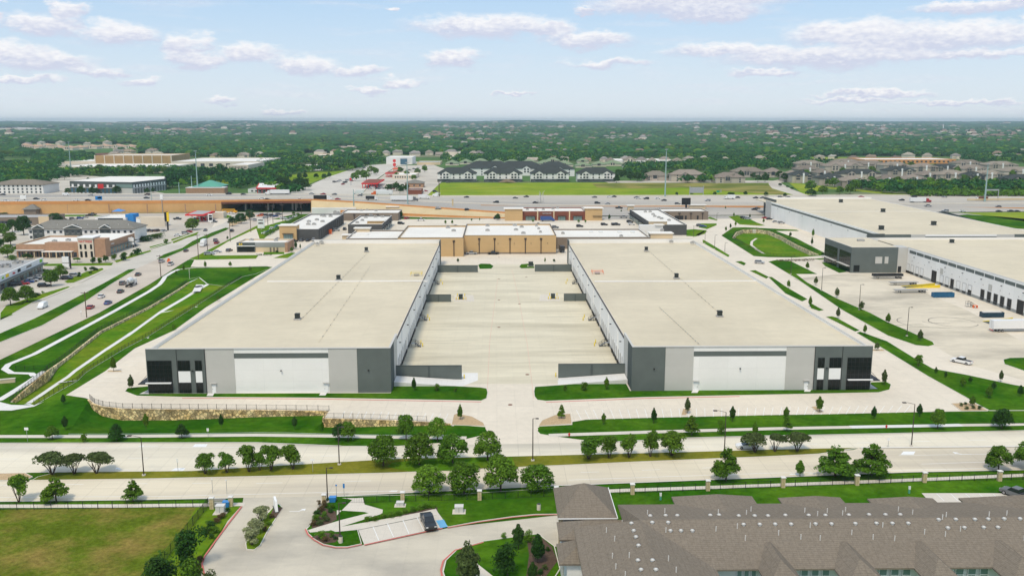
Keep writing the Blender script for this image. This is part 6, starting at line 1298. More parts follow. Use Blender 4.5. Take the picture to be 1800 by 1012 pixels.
for a in (143,151,161): part('tower_window', MB().box(G(a,452).x, y-1.5, 4.4, G(a+3.5,452).x, y-1.4, 6.8), 'glass_dark', b); part('tower_door', MB().box(G(a,452).x, y-1.5, .1, G(a+4,452).x, y-1.4, 3.2), 'glass_dark', b)
letters(b, 'MATTRESS', G(153.5,452).x, y-1.5, tz-2.2, 1.5, 'sign_red'); part('brick_block', MB().box(G(168,452).x, y-1.0, 0, G(187,452).x, y+5, colh(G(170,452),170,420)), 'brick_brown', b)
for i in range(9): a = 33+i*5.2; part('shopfront', MB().box(G(a,452).x, y-.08, .1, G(a+4,452).x, y+.02, 2.9), 'window_glass', b)
for i in range(7): a = 84+i*7.6; part('shopfront', MB().box(G(a,452).x, y-.58, .1, G(a+6,452).x, y-.5, 2.6), 'window_glass', b)
part('canopy', MB().box(G(79,452).x, y-3.5, 3.1, G(131,452).x, y-.5, 3.45), 'membrane_white', b); part('canopy', MB().box(G(30,452).x, y-2.4, 3.7, G(80,452).x, y, 4.0), 'coping', b)
for a in (80,92,104,117,130,52,66): part('column', MB().box(G(a,452).x-.2, y-3.3, 0, G(a,452).x+.2, y-2.9, 3.1), 'tan_light', b)
acs(b, [(120,423),(140,418),(96,425)], r[5]-.6, 1.8)
def polyb(t, P, h, wall, roof, wname='wall'):
    """P: base outline in world x,y (counter-clockwise)"""
    part(wname, MB().prism(P, -.3, h), wall, t); c = sum((Vector((x, y)) for x, y in P), Vector((0, 0))) / len(P); Q = [(c.x + (x-c.x)*.985, c.y + (y-c.y)*.985) for x, y in P]
    v, f = tri(Q); part('roof', MB().add([(q[0], q[1], h+.02) for q in v], f), roof, t)
b = bld('strip_mall', 'angled shop wing with dark glass fronts running back beside the pink pylon sign', 'shops'); A_, B1 = G(189,448), G(238,431); d = (B1-A_).normalized(); nn = Vector((-d.y, d.x, 0)); Ln = (B1-A_).length
polyb(b, [(A_.x,A_.y),(B1.x,B1.y),((B1+nn*20).x,(B1+nn*20).y),((A_+nn*20).x,(A_+nn*20).y)], 7.0, 'brick_brown', 'membrane_white')
b.location = (0,0,0)
for i in range(10):
    c0_ = A_ + d*(Ln*(i+.15)/10) - nn*.08; c1_ = A_ + d*(Ln*(i+.85)/10) - nn*.08; part('shopfront', MB().add([c0_+Vector((0,0,.1)), c1_+Vector((0,0,.1)), c1_+Vector((0,0,3.0)), c0_+Vector((0,0,3.0))], [(0,1,2,3)]), 'pale_glass', b)
part('canopy', MB().beam(A_ - nn*1.0 + Vector((0,0,3.4)), B1 - nn*1.0 + Vector((0,0,3.4)), 2.0, .3), 'slate_side', b); letters(b, 'NAILS', (A_+d*8).x, (A_+d*8).y-.5, 4.6, 1.5, 'sign_white', math.atan2(d.y,d.x)); letters(b, 'TEA', (A_+d*34).x, (A_+d*34).y-.7, 4.6, 1.5, 'sign_white', math.atan2(d.y,d.x))
b = bld('strip_mall', 'grey-roofed strip mall with white sign fascia at the left edge beside the avenue', 'shops'); A_, B1 = G(-80,548), G(76,474.5); d = (B1-A_).normalized(); nn = Vector((-d.y, d.x, 0)); Ln = (B1-A_).length
polyb(b, [(A_.x,A_.y),(B1.x,B1.y),((B1+nn*24).x,(B1+nn*24).y),((A_+nn*24).x,(A_+nn*24).y)], 5.0, 'taupe', 'unit_grey')
part('fascia', MB().beam(A_ - nn*.2 + Vector((0,0,4.9)), B1 - nn*.2 + Vector((0,0,4.9)), .5, 2.6), 'sign_white', b); part('canopy', MB().beam(A_ - nn*1.3 + Vector((0,0,3.4)), B1 - nn*1.3 + Vector((0,0,3.4)), 2.4, .3), 'slate_side', b)
for i in range(26):
    c0_ = A_ + d*(Ln*(i+.12)/26) - nn*.08; c1_ = A_ + d*(Ln*(i+.85)/26) - nn*.08; part('shopfront', MB().add([c0_+Vector((0,0,.1)), c1_+Vector((0,0,.1)), c1_+Vector((0,0,2.9)), c0_+Vector((0,0,2.9))], [(0,1,2,3)]), 'pale_glass' if i % 3 else 'window_glass', b)
def onf(px, py): 
    k = 0
    for i in range(400):
        q = A_ + d*(Ln*i/400); 
        if PX((q.x,q.y,5))[0] < px: k = i
    return A_ + d*(Ln*k/400) - nn*.5
rz_ = math.atan2(d.y, d.x)
for px, s, m in ((70,'green','sign_lime'),(49,'LAUNDRY','taupe'),(22.5,'Pizza','sign_red'),(10.5,'','sign_yellow'),(3,'deli','sign_lime'),(31.5,'','sign_black')):
    q = onf(px, 470)
    if s and s != 'green': letters(b, s, q.x, q.y, 4.4, 1.5, m, rz_)
    else: part('sign_panel', MB().beam(q + d*-1.6 + Vector((0,0,5.0)), q + d*1.6 + Vector((0,0,5.0)), .2, 1.3), m, b)
acs(b, [(6,468.5),(13,467),(27,463),(36,462),(0,470),(14,469.5),(-10,480)], 5.0, 1.8)
b = bld('gas_station', 'gas station with flat red-edged canopy on white posts in front of the orange wall', 'gas station'); z = 5.6; P = [G(325,377,z), G(360,377,z), G(378,371,z), G(343,370,z)]
part('canopy', MB().prism([(p.x,p.y) for p in P], z-1.0, z), 'sign_red', b); part('canopy_top', MB().prism([(P[0].x+2,P[0].y+1),(P[1].x-2,P[1].y+1),(P[2].x-2,P[2].y-1),(P[3].x+2,P[3].y-1)], z, z+.08), 'unit_grey', b)
for px, py in ((338,388.5),(351.5,388.5),(349,383),(366,383)): p = G(px, py); part('post', MB().box(p.x-.25,p.y-.25,0,p.x+.25,p.y+.25,z-1), 'sign_white', b)
p = G(337,386); part('shop', MB().box(p.x, p.y+10, 0, p.x+20, p.y+18, 4.2), 'cream_wall', b)
for px in (342,347,355,361): p = G(px,387); part('fuel_pump', MB().box(p.x-.5,p.y-.4,0,p.x+.5,p.y+.4,2.0), 'sign_red' if px % 2 else 'sign_blue', b)
b = bld('shop_building', 'white low-roofed shop with a blue end block near the orange freeway wall'); r = rect(168,221,392,383,377); flat(b, r, 'white_siding'); rr = rect(221,235,391,377,376); part('blue_block', MB().box(rr[0], rr[2], 0, rr[1], rr[2]+10, rr[5]), 'sign_blue', b); wins(b, r[0]+2, r[1]-2, r[2], [1.5], 8, 2.4, 1.8)
b = bld('shop_building', 'low pale building right of the blue end block, beside the parked vehicles'); r = rect(240,290,398,382,380); flat(b, r, 'cream_wall')
b = bld('shop_building', 'long low grey-roofed building with brown wall at the left edge below the orange wall'); r = rect(-30,86,396,382,376); flat(b, r, 'taupe', 'unit_grey'); part('tan_front', MB().box(G(68,396).x, r[2]-.3, 0, r[1], r[2], 6), 'tan_light', b); wins(b, r[0]+4, r[1]-12, r[2], [1.0], 12, 3, 2)
t = bld('pavilion', 'small grey pyramid-roofed cabin among the lots below the orange wall', 'building'); p = G(40,377); q = G(66,377); part('wall', MB().box(p.x+1, p.y, 0, q.x-1, p.y+10, 4), 'taupe', t); part('roof', hip(MB(), p.x, q.x, p.y-1, p.y+11, 4, 7.5, (((p.x+q.x)/2-.5, p.y+5), ((p.x+q.x)/2+.5, p.y+5))), 'shingle_grey', t)
t = bld('canopy_tent', 'bright blue canopy tent by the white shop near the orange wall', 'tent'); p = G(197,380); q = G(214,380)
part('canopy', hip(MB(), p.x, q.x, p.y, p.y+8, 3.6, 5.2, (((p.x+q.x)/2-.4, p.y+4), ((p.x+q.x)/2+.4, p.y+4))), 'paint_skyblue', t)
for x in (p.x+.2, q.x-.2):
    for y in (p.y+.2, p.y+7.8): part('post', MB().box(x-.08,y-.08,0,x+.08,y+.08,3.6), 'galvanised', t)

# pylon signs and poles
def pylon(px, py, ytop, panels, lb, post='galvanised', pw=.35, two=False, far=False):
    """panels: (px0, px1, ytop, ybot, material)"""
    p = GT(px, py) if far else G(px, py); t = thing('pylon_sign', lb, 'sign', p, 0, 'tall pylon signs'); z1 = colh(p, px, ytop) - p.z; s = 1 / ppm(p)
    xs = (-panels[0][0] * 0,) if not two else ((panels[0][0]-px)*s+.3, (panels[0][1]-px)*s-.3)
    for x in xs: part('post', MB().box(x-pw/2,-pw/2,-.2,x+pw/2,pw/2,z1), post, t)
    for a, c, u, v, m in panels: part('sign_panel', MB().box((a-px)*s, -.35-(.1), colh(p,px,v)-p.z, (c-px)*s, .35, colh(p,px,u)-p.z), m, t)
    return t
pylon(117.5,473,451,[(111,122.5,451,469,'sign_white'),(111,122.5,461.5,462.5,'sign_lime'),(124,125.3,451,472,'sign_black')], 'white and green tenant pylon sign on the grass strip beside the avenue', pw=.5)
pylon(231,435,416,[(225,236,417.5,424,'sign_white'),(225,236,425.5,430,'sign_white')], 'pale pink and white tenant pylon sign beside the brick shops', 'bronze_metal', .4, True)
pylon(295.5,405,372,[(291,295,373,389,'sign_black'),(295,298.5,373,389,'sign_yellow')], 'tall black and yellow shield-shaped pylon sign by the gas station', 'sign_black', .8)
pylon(370,391.5,376,[(366.5,374,376,390,'sign_white'),(368,373.5,378,381,'sign_red'),(368,373.5,382,387,'sign_blue')], 'white price pylon with red and blue panels at the gas station corner', 'sign_white', .8)
pylon(459.5,404,384,[(453.5,465,384.5,401,'sign_white'),(455,463.5,386,388,'sign_red'),(455,463.5,391,393.5,'sign_red')], 'multi-tenant pylon with red lettered panels by the avenue parking', 'galvanised', .5)
pylon(177.5,374.5,344,[(170,181.5,345,351.5,'sign_blue'),(174,180.5,346,349,'paint_skyblue')], 'blue pylon sign high on a grey pole in front of the freeway')
pylon(45,370.5,342,[(38,48,343,350,'sign_white')], 'white sign on a dark brown pole standing before the orange wall at left', 'weathered_wood', .7)
pylon(286,374,341,[(283.5,288,342,350.5,'sign_white')], 'narrow white sign on a grey pole in front of the freeway'); pylon(246,405,384,[(241,248,385,391.5,'sign_white')], 'small white sign on a pole above the row of parked cars')
pylon(1205.5,378,348,[(1197.5,1213,348,360,'sign_black')], 'black-backed billboard on a single pole beside the freeway', 'black_metal', 1.2)
pylon(796,372,350,[(794.5,797.5,350,353,'unit_grey')], 'pale column sign post at the foot of the freeway slope', 'abutment', 1.1)
pylon(693.5,298,280,[(691,696,280.5,285,'sign_red'),(691,696,287,292,'sign_red')], 'tall red fast-food sign beyond the freeway', 'sign_red', .7, far=True)
pylon(617,326,313,[(615,618.5,313,316.5,'sign_red'),(619.5,620.5,313,316,'sign_green')], 'red and green pylon sign by the far stretch of the avenue', 'galvanised', .5, far=True)
def mast(px, py, ytop, lb, w=.45, far=False, ring=True, z=None, mat='green_steel'):
    p = GT(px, py) if far else G(px, py, z or 0); h = colh(p, px, ytop) - p.z; t = thing('light_mast', lb, 'light mast', p, 0, 'tall light masts'); part('pole', MB().cyl(0,0,-.5,h,w,w*.45,n=8), mat, t)
    if ring: part('lamp_ring', MB().cyl(0,0,h-.6,h-.2,1.5,n=10), 'galvanised', t)
for a in ((1169,346,262,'very tall light mast on the near edge of the green meadow',.7,True),(1731,353,288,'tall light mast beside the freeway at the far right',.8,False,True,4.5),(348,341,265,'very tall light mast rising beside the green-roofed building',.7,True),
          (717,372,285,'tall grey light mast at the foot of the freeway slope, behind the shops',.6),(622,361,333,'grey pole with cross arms on the embankment above the shops',.5,False,False,7.6),(125,304,249,'tall light mast among the trees beyond the dark office',.8,True),
          (268,373,319,'slim pale pole in front of the orange wall, left of the gas canopy',.3,False,False),(338,340.5,309,'grey pole just left of the mast by the green roof',.6,True,False),(315.5,344,321,'short grey pole left of the green roof',.6,True,False),(772,346,316,'dark wooden pole at the left end of the meadow',.5,True,False,None,'weathered_wood')): mast(*a)
for i, px in enumerate((850,912,975,1076,1110,1262,1420,1560,1640,1690)):
    pass
t = pylon(1266.5,350,333,[(1259,1264,335,339,'sign_green')], 'green exit sign on a pale post at the freeway edge', 'galvanised', .9, far=False)
t = thing('sign_gantry', 'grey highway sign gantry at the meadow edge, seen from behind', 'gantry', GT(1224,346)); s = 1/ppm(t.location)
part('sign_back', MB().box(-12*s,-.3,3,12*s,.3,8), 'galvanised', t)
for x in (-12*s, 12*s): part('post', MB().box(x-.25,-.25,0,x+.25,.25,9), 'galvanised', t)
t = thing('sign_gantry', 'lattice sign gantry on the freeway at the far right', 'gantry', G(1744,352,4.5)); s = 1/ppm(t.location); part('truss', MB().box(-12*s,-.3,8,10*s,.3,9.2), 'galvanised', t)
for x in (-12*s, 10*s): part('post', MB().box(x-.25,-.25,0,x+.25,.25,9), 'galvanised', t)
t = thing('sculpture', 'tangled white metal sculpture-like frame by the freeway behind the brick shops', 'sculpture', G(950,366)); sc = MB(); rs_ = random.Random(4)
for i in range(26):
    a = rs_.uniform(0, 6.3); h1, h2 = rs_.uniform(0, 9), rs_.uniform(2, 15); sc.tube((2.5*math.cos(a), 1, h1), (3.5*math.cos(a+1.5), -1, h2), .13, n=4)
part('frame', sc, 'vent_white', t); part('stem', MB().tube((0,0,0),(0,0,13),.25), 'galvanised', t)

# ------------------------------------------------------------------ beyond the freeway
b = bld('office_building', 'dark grey two-storey office with white window sills and pale glass corner, beyond the freeway', 'office'); p = GT(124,339); z0 = p.z; h = colh(p,124,318.5)
P = [(p.x,p.y),(G(206,341,z0).x,G(206,341,z0).y),(G(234,341.5,z0).x,G(234,341.5,z0).y),(G(292,334,z0).x,G(292,334,z0).y)]; bk = [G(292,310,h), G(190,310,h)]
part('wall', MB().prism(P + [(q.x,q.y) for q in bk], z0-.5, h), 'slate_side', b); P2 = P + [(q.x,q.y) for q in bk]; c = sum((Vector(q) for q in P2), Vector((0,0)))/6
v, f = tri([(c.x+(x-c.x)*.97, c.y+(y-c.y)*.97) for x, y in P2]); part('roof', MB().add([(q[0],q[1],h+.05) for q in v], f), 'membrane_white', b)
def facade(t, a, c_, n, zs, w, hh, m, fr='sign_white', off=.12, name='window'):
    a = Vector((a[0],a[1],0)); c_ = Vector((c_[0],c_[1],0)); d = (c_-a); L_ = d.length; d.normalize(); nrm = Vector((d.y,-d.x,0))
    for z in zs:
        for i in range(n):
            m0 = a + d*(L_*(i+.5)/n); q0 = m0 - d*w/2 + nrm*off; q1 = m0 + d*w/2 + nrm*off
            part(name, MB().add([q0+Vector((0,0,z)), q1+Vector((0,0,z)), q1+Vector((0,0,z+hh)), q0+Vector((0,0,z+hh))], [(0,1,2,3)], 0).beam(q0+Vector((0,0,z-.15)), q1+Vector((0,0,z-.15)), .25, .3, 1), [m, fr], t)
hh_ = h - z0
facade(b, P[0], P[1], 8, [z0+hh_*.56], 2.2, hh_*.2, 'sign_white'); facade(b, P[2], P[3], 12, [z0+hh_*.58], 2.4, hh_*.2, 'sign_white'); facade(b, P[0], P[1], 12, [z0+.5], 2.0, hh_*.36, 'blue_glass'); facade(b, P[2], P[3], 12, [z0+.5], 2.6, hh_*.4, 'precast_mid')
part('belt_course', MB().beam(Vector((*P[0], z0+hh_*.5)), Vector((*P[1], z0+hh_*.5)), .6, .35).beam(Vector((*P[2], z0+hh_*.5)), Vector((*P[3], z0+hh_*.5)), .6, .35), 'sign_white', b)
part('corner_wall', MB().beam(Vector((*P[1], z0+hh_*.25)), Vector((*P[2], z0+hh_*.25)), 1.2, hh_*.5), 'precast_light', b); part('corner_glass', MB().beam(Vector((*P[1], z0+hh_*.68)), Vector((*P[2], z0+hh_*.68)), 1.0, hh_*.3), 'pale_glass', b)
q = GT(196,338); part('sign_panel', MB().box(q.x-2.5, P[1][1]-2, z0+5, q.x+2.5, P[1][1]-1.6, z0+9), 'sign_red', b)
def aptb(name, lb, px0, px1, yb, yt, dep, wall, roofm, rh=4, gab=(), win=0, cat='apartment building', grp=None, base=None, wr=3, chim=0, winm='window_glass'):
    """pitched-roof block beyond the freeway; yt = eave row in the photo"""
    p = GT(px0, yb); z0 = p.z; q = G(px1, yb, z0); h = colh(p, px0, yt); h = max(h, z0+3); x0, x1, y0, y1 = p.x, q.x, p.y, p.y+dep
    t = bld(name, lb, cat, grp); part('wall', MB().box(x0, y0, z0-1, x1, y1, h), wall, t); hr = min(dep/2, (x1-x0)/2-.5)
    part('roof', hip(MB(), x0-.7, x1+.7, y0-.7, y1+.7, h, h+rh, ((x0+hr, (y0+y1)/2), (x1-hr, (y0+y1)/2)), .3), roofm, t)
    if base: part('base_storey', MB().box(x0-.15, y0-.15, z0-1, x1+.15, y0+.2, z0+(h-z0)*.34), base, t)
    for g0, g1 in gab:
        xa, xb = x0+(x1-x0)*g0, x0+(x1-x0)*g1; zb = z0+(h-z0)*(.36 if base else 0); zt_ = h+(xb-xa)*.30
        gm = MB().box(xa, y0-1.3, zb, xb, y0, h+.02).add([(xa,y0-1.3,h),(xb,y0-1.3,h),((xa+xb)/2,y0-1.3,zt_),(xa,y0+4,h),(xb,y0+4,h),((xa+xb)/2,y0+4,zt_)], [(0,1,2),(3,5,4)]); part('gable', gm, wall, t)
        for gq in (MB().add([(xa-.5,y0-1.7,h-.15),((xa+xb)/2,y0-1.7,zt_+.1),((xa+xb)/2,y0+5,zt_+.1),(xa-.5,y0+5,h-.15)], [(0,1,2,3)]), MB().add([(xb+.5,y0-1.7,h-.15),((xa+xb)/2,y0-1.7,zt_+.1),((xa+xb)/2,y0+5,zt_+.1),(xb+.5,y0+5,h-.15)], [(3,2,1,0)])): part('gable_roof', gq, roofm, t)
        for z in [z0+(h-z0)*k for k in (.44,.76)]:
            for xx in (.3,.7): xc = xa+(xb-xa)*xx; part('window', MB().box(xc-1.1, y0-1.4, z, xc+1.1, y0-1.3, z+1.9), winm, t)
    if win:
        rows = [z0+(h-z0)*(k+.3)/wr for k in range(wr)]
        wins(t, x0+.5, x1-.5, y0-(.15 if base else 0), rows, win, 1.5, 1.6, winm)
    for i in range(chim): xc = x0+(x1-x0)*(i+.5)/chim; part('chimney', MB().box(xc-.8, y0-.8, z0, xc+.8, y0+.6, h+2.2), 'sign_white', t)
    return t
GA = 'black and white apartment blocks by the meadow'
for i, (a, c) in enumerate(((769,837),(851,918),(933,1000),(1015,1081))): aptb('apartment_building', 'white apartment block with black base, %s from left in the meadow row' % ORD[i], a, c, 320, 305, 20, 'white_siding', 'shingle_dark', 6, ((.12,.32),(.68,.88)), 6, grp=GA, base='slate_side')
for i, (a, c, y) in enumerate(((812,905,309),(868,960,309),(940,1010,310))): aptb('apartment_building', 'dark-roofed apartment block in the rear meadow row, %s from the left' % ORD[i], a, c, y, y-13, 34, 'white_siding', 'shingle_dark', 8, ((.55,.70),), 4, grp=GA)
aptb('apartment_building', 'white and blue-grey apartment block with a beige hip roof at the far left', -20, 76, 341, 325, 30, 'white_siding', 'shingle_tan', 4, (), 12, grp=None)
b = aptb('medical_building', 'red brick building with a bright green metal roof beyond the freeway', 341, 388, 341, 328, 22, 'brick_red', 'green_metal', 5, (), 6, cat='building', wr=2); q = GT(331,341); part('brick_wing', MB().box(q.x, q.y-6, q.z-1, G(398,341,q.z).x, q.y+4, colh(q,331,329.5)), 'brick_brown', b); part('wing_coping', MB().box(q.x-.2, q.y-6.2, colh(q,331,329.5), G(398,341,q.z).x+.2, q.y+4.2, colh(q,331,329)), 'sign_white', b)
def farflat(lb, px0, px1, yb, yt, yk, wall, roof='membrane_white', name='building', cat='building', n=0, rows=1, grp=None, m='window_glass', fins=0):
    r = rect(px0, px1, yb, yt, yk, True); t = bld(name, lb, cat, grp); flat(t, r, wall, roof)
    if n: wins(t, r[0]+2, r[1]-2, r[2], [r[4]+(r[5]-r[4])*(k+.3)/rows for k in range(rows)], n, (r[1]-r[0])/n*.45, (r[5]-r[4])/rows*.4, m)
    for i in range(fins): x = r[0]+(r[1]-r[0])*i/(fins-1); part('fin', MB().box(x-.7, r[2]-.8, r[4], x+.7, r[2], r[5]+.5), 'cream_wall', t)
    return t
farflat('tall tan school hall with ribbed brown front divided by pale fins', 168, 301, 290, 273.5, 270, 'school_brown', 'cream_wall', 'school_hall', fins=9)
farflat('wide cream school building with a row of dark windows among the trees', 104, 300, 304, 293, 287.5, 'cream_wall', n=16, name='school_building'); farflat('long white-roofed school wing right of the tall tan hall', 302, 455, 296, 284, 277.5, 'cream_wall', name='school_building', n=10)
farflat('cream three-storey school block with small dark windows at the right of the campus', 400, 437, 308, 290, 285, 'cream_wall', n=12, rows=2, name='school_building'); farflat('low white-roofed canopy building left of the tall tan hall', 112, 170, 288, 283.5, 280, 'cream_wall', name='school_building')
farflat('white big-box store with dark blue glass entrance beyond the freeway', 679, 725, 289, 276.5, 274, 'white_siding', name='store', cat='store'); q = rect(704,716,289.3,279,278,True); part('glass_entrance', MB().box(q[0],q[2]-1,q[4],q[1],q[2],q[5]), 'blue_glass', bld('store_entrance', 'blue glass entrance block on the front of the white big-box store', 'entrance'))
farflat('low building with pale blue-white roof right of the big-box store', 733, 774, 290, 285, 282.5, 'tan_light', 'pale_glass', 'store', 'store'); farflat('tan flat-roofed building behind the row of dark trees', 535, 582, 281, 275.5, 270.5, 'tan_light', 'cream_wall', 'store', 'store')
def redcan(px0, px1, y0_, y1_, lb, mat='sign_red', top='brick_red', skew=8):
    z = 11.0; P = [G(px0,y0_,z), G(px1,y0_,z), G(px1+skew,y1_,z), G(px0+skew,y1_,z)]; t = bld('fuel_canopy', lb, 'canopy'); part('canopy', MB().prism([(p.x,p.y) for p in P], z-1.2, z), mat, t); part('canopy_top', MB().prism([(P[0].x+1,P[0].y+1),(P[1].x-1,P[1].y+1),(P[2].x-1,P[2].y-1),(P[3].x+1,P[3].y-1)], z, z+.1), top, t)
    for a in range(6): x = P[0].x+1+(P[1].x-P[0].x-2)*a/5; part('post', MB().box(x-.3,P[0].y+1,5.5,x+.3,P[0].y+1.6,z-1.2), mat, t)
redcan(635,664,322,315,'red fuel station canopy on posts beyond the freeway',skew=12); redcan(677,692,304,301.5,'small red canopy of a drive-in beyond the freeway',skew=5); redcan(690,703,296,294,'orange-red drive-in roof farther along the far avenue','paint_orange','paint_orange',3); redcan(450,492,330,322,'red and white striped canopy of the diner beyond the freeway','sign_red','white_siding',5)
farflat('low brown brick building with flat roof at the far freeway edge', 716, 741, 342, 333.5, 331, 'brick_red', 'unit_grey', 'shop_building'); farflat('pale shops with orange trim behind the red canopy', 690, 730, 315, 307.5, 303, 'cream_wall', name='shop_building', n=8); farflat('low grey-roofed diner with red brick corner beyond the freeway', 436, 500, 339, 332.5, 329, 'white_siding', 'unit_grey', 'shop_building', n=8)
aptb('house', 'dark hip-roofed building behind the clipped hedge by the side street', 712, 744, 330, 322, 16, 'brick_brown', 'shingle_grey', 3, (), 3, cat='house', wr=1)
farflat('very long orange brick school with white roof on the far right', 1520, 1682, 288, 280.5, 277.5, 'rust_barrier', 'membrane_white', 'school_building', 'school', n=20)
for i, (a, c, y) in enumerate(((1066,1082,290),(1097,1118,288),(1140,1155,290),(1180,1203,291))): aptb('clubhouse', 'cream gabled house beyond the black and white blocks, %s from the left' % ORD[i], a, c, y, y-7, 16, 'cream_wall', 'shingle_tan', 5, ((.2,.8),), 0, cat='house')
farflat('long white flat-roofed building between the cream gabled houses', 1080, 1185, 287, 282, 279, 'white_siding', name='building')
GB = 'beige apartment blocks on the right'
RB = [(1392,1432,322,308),(1402,1445,310,298),(1436,1462,316,304),(1440,1492,326,314),(1480,1530,330,318),(1450,1520,304,292),(1466,1515,296,285),(1478,1550,316,305),(1492,1560,300,289),(1546,1580,328,316),(1560,1610,312,300),(1553,1600,302,291),(1590,1632,328,315),(1606,1650,306,294),(1620,1648,320,308),(1640,1690,306,295),(1652,1706,318,307),(1690,1740,308,297),(1700,1735,320,309),(1716,1770,318,307),(1735,1790,300,290),(1765,1830,312,301),(1770,1840,326,315),(1680,1730,296,287),(1400,1450,298,288)]
for i, (a, c, yb, yt) in enumerate(sorted(RB, key=lambda r: r[0]+r[1])): aptb('apartment_building', 'beige apartment block in the estate at right, %s from the left' % ordn(i+1), a, c, yb, yt, 22, 'house_wall', 'shingle_tan' if i % 4 else 'shingle_dark', 4.5, ((.15,.35),(.65,.85)), 3, grp=GB, chim=1)
for i, (a, c, yb, yt) in enumerate(((1133,1178,318,309),(1180,1240,320,307),(1258,1310,322,312),(1290,1345,312,302),(1345,1378,312,303),(1380,1410,320,308))): aptb('apartment_building', 'tan-roofed apartment block behind the bare meadow, %s from the left' % ORD[i], a, c, yb, yt, 20, 'house_wall', 'shingle_tan', 5, ((.3,.5),), 3, grp='tan-roofed blocks behind the meadow')
M('shingle_sage', (.22,.28,.17), var=.12, scale=.3, rough=1, spec=.05)
for i, (a, c, yb) in enumerate(((783,806,291),(808,830,289),(832,858,288),(862,884,289),(886,915,290),(918,942,289),(944,975,291),(978,1008,293),(1012,1040,295),(1042,1066,293),(1062,1095,292),(1096,1130,295),(1015,1035,287),(960,985,286),(900,925,285),(845,868,284))):
    aptb('cottage', 'sage-roofed cottage behind the black and white blocks, %s of the cluster' % ORD[i], a, c, yb, yb-4, 18, 'cream_wall', 'shingle_sage', 4.5, ((.3,.6),), 0, cat='cottage', grp='sage-roofed cottages')
for i, (a, c, yb) in enumerate(((46,68,262),(66,90,260),(88,110,263),(108,128,264),(126,146,263),(146,170,262),(168,192,261),(192,216,261),(30,50,260),(214,238,262))): aptb('apartment_building', 'cream block with pink-tan roof in the far left estate, %s of its row' % ORD[i], a, c, yb, yb-4, 30, 'cream_wall', 'tile_pink', 5, ((.3,.7),), 0, grp='pink-roofed blocks far left')
farflat('dark maroon-roofed pavilion among the trees at far left', 128, 162, 276, 273, 269, 'brick_red', 'rust', 'pavilion')
for lb, a, c, yb, yt, yk, nm in (('tiny white warehouse on the hazy plain far left', 116, 152, 235, 232.5, 231, 'far_warehouse'),('pale long building on the hazy plain left of centre', 208, 247, 236, 233.5, 232, 'far_warehouse'),('long pale warehouse near the horizon at upper left', 188, 268, 217.5, 215, 214, 'far_warehouse'),('small white store roofs in the far centre-right trees', 1288, 1306, 255, 252.5, 251.5, 'store'),('white flat building amid the far right suburbs', 1496, 1518, 247, 244.5, 243, 'store'),('pink-roofed church hall on the hazy plain at right', 1625, 1658, 230.5, 228, 226.5, 'church')): farflat(lb, a, c, yb, yt, yk, 'cream_wall' if 'pink' not in lb else 'brick_red', name=nm)
t = bld('church_spire', 'thin white church spire on the hazy plain at right', 'spire'); p = GT(1658,228); h = colh(p,1658,217)-p.z; t.location = p; part('spire', MB().cyl(0,0,0,h*.6,3.2,n=6).cyl(0,0,h*.6,h,3.0,.1,n=6), 'sign_white', t)
t = bld('water_tower', 'small pale tower standing on the horizon at upper left', 'tower'); p = GT(298,219); h = colh(p,298,209)-p.z; t.location = p; part('tank', MB().cyl(0,0,h*.6,h,7,5,n=8), 'unit_grey', t); part('stem', MB().cyl(0,0,0,h*.6,3,n=8), 'unit_grey', t)

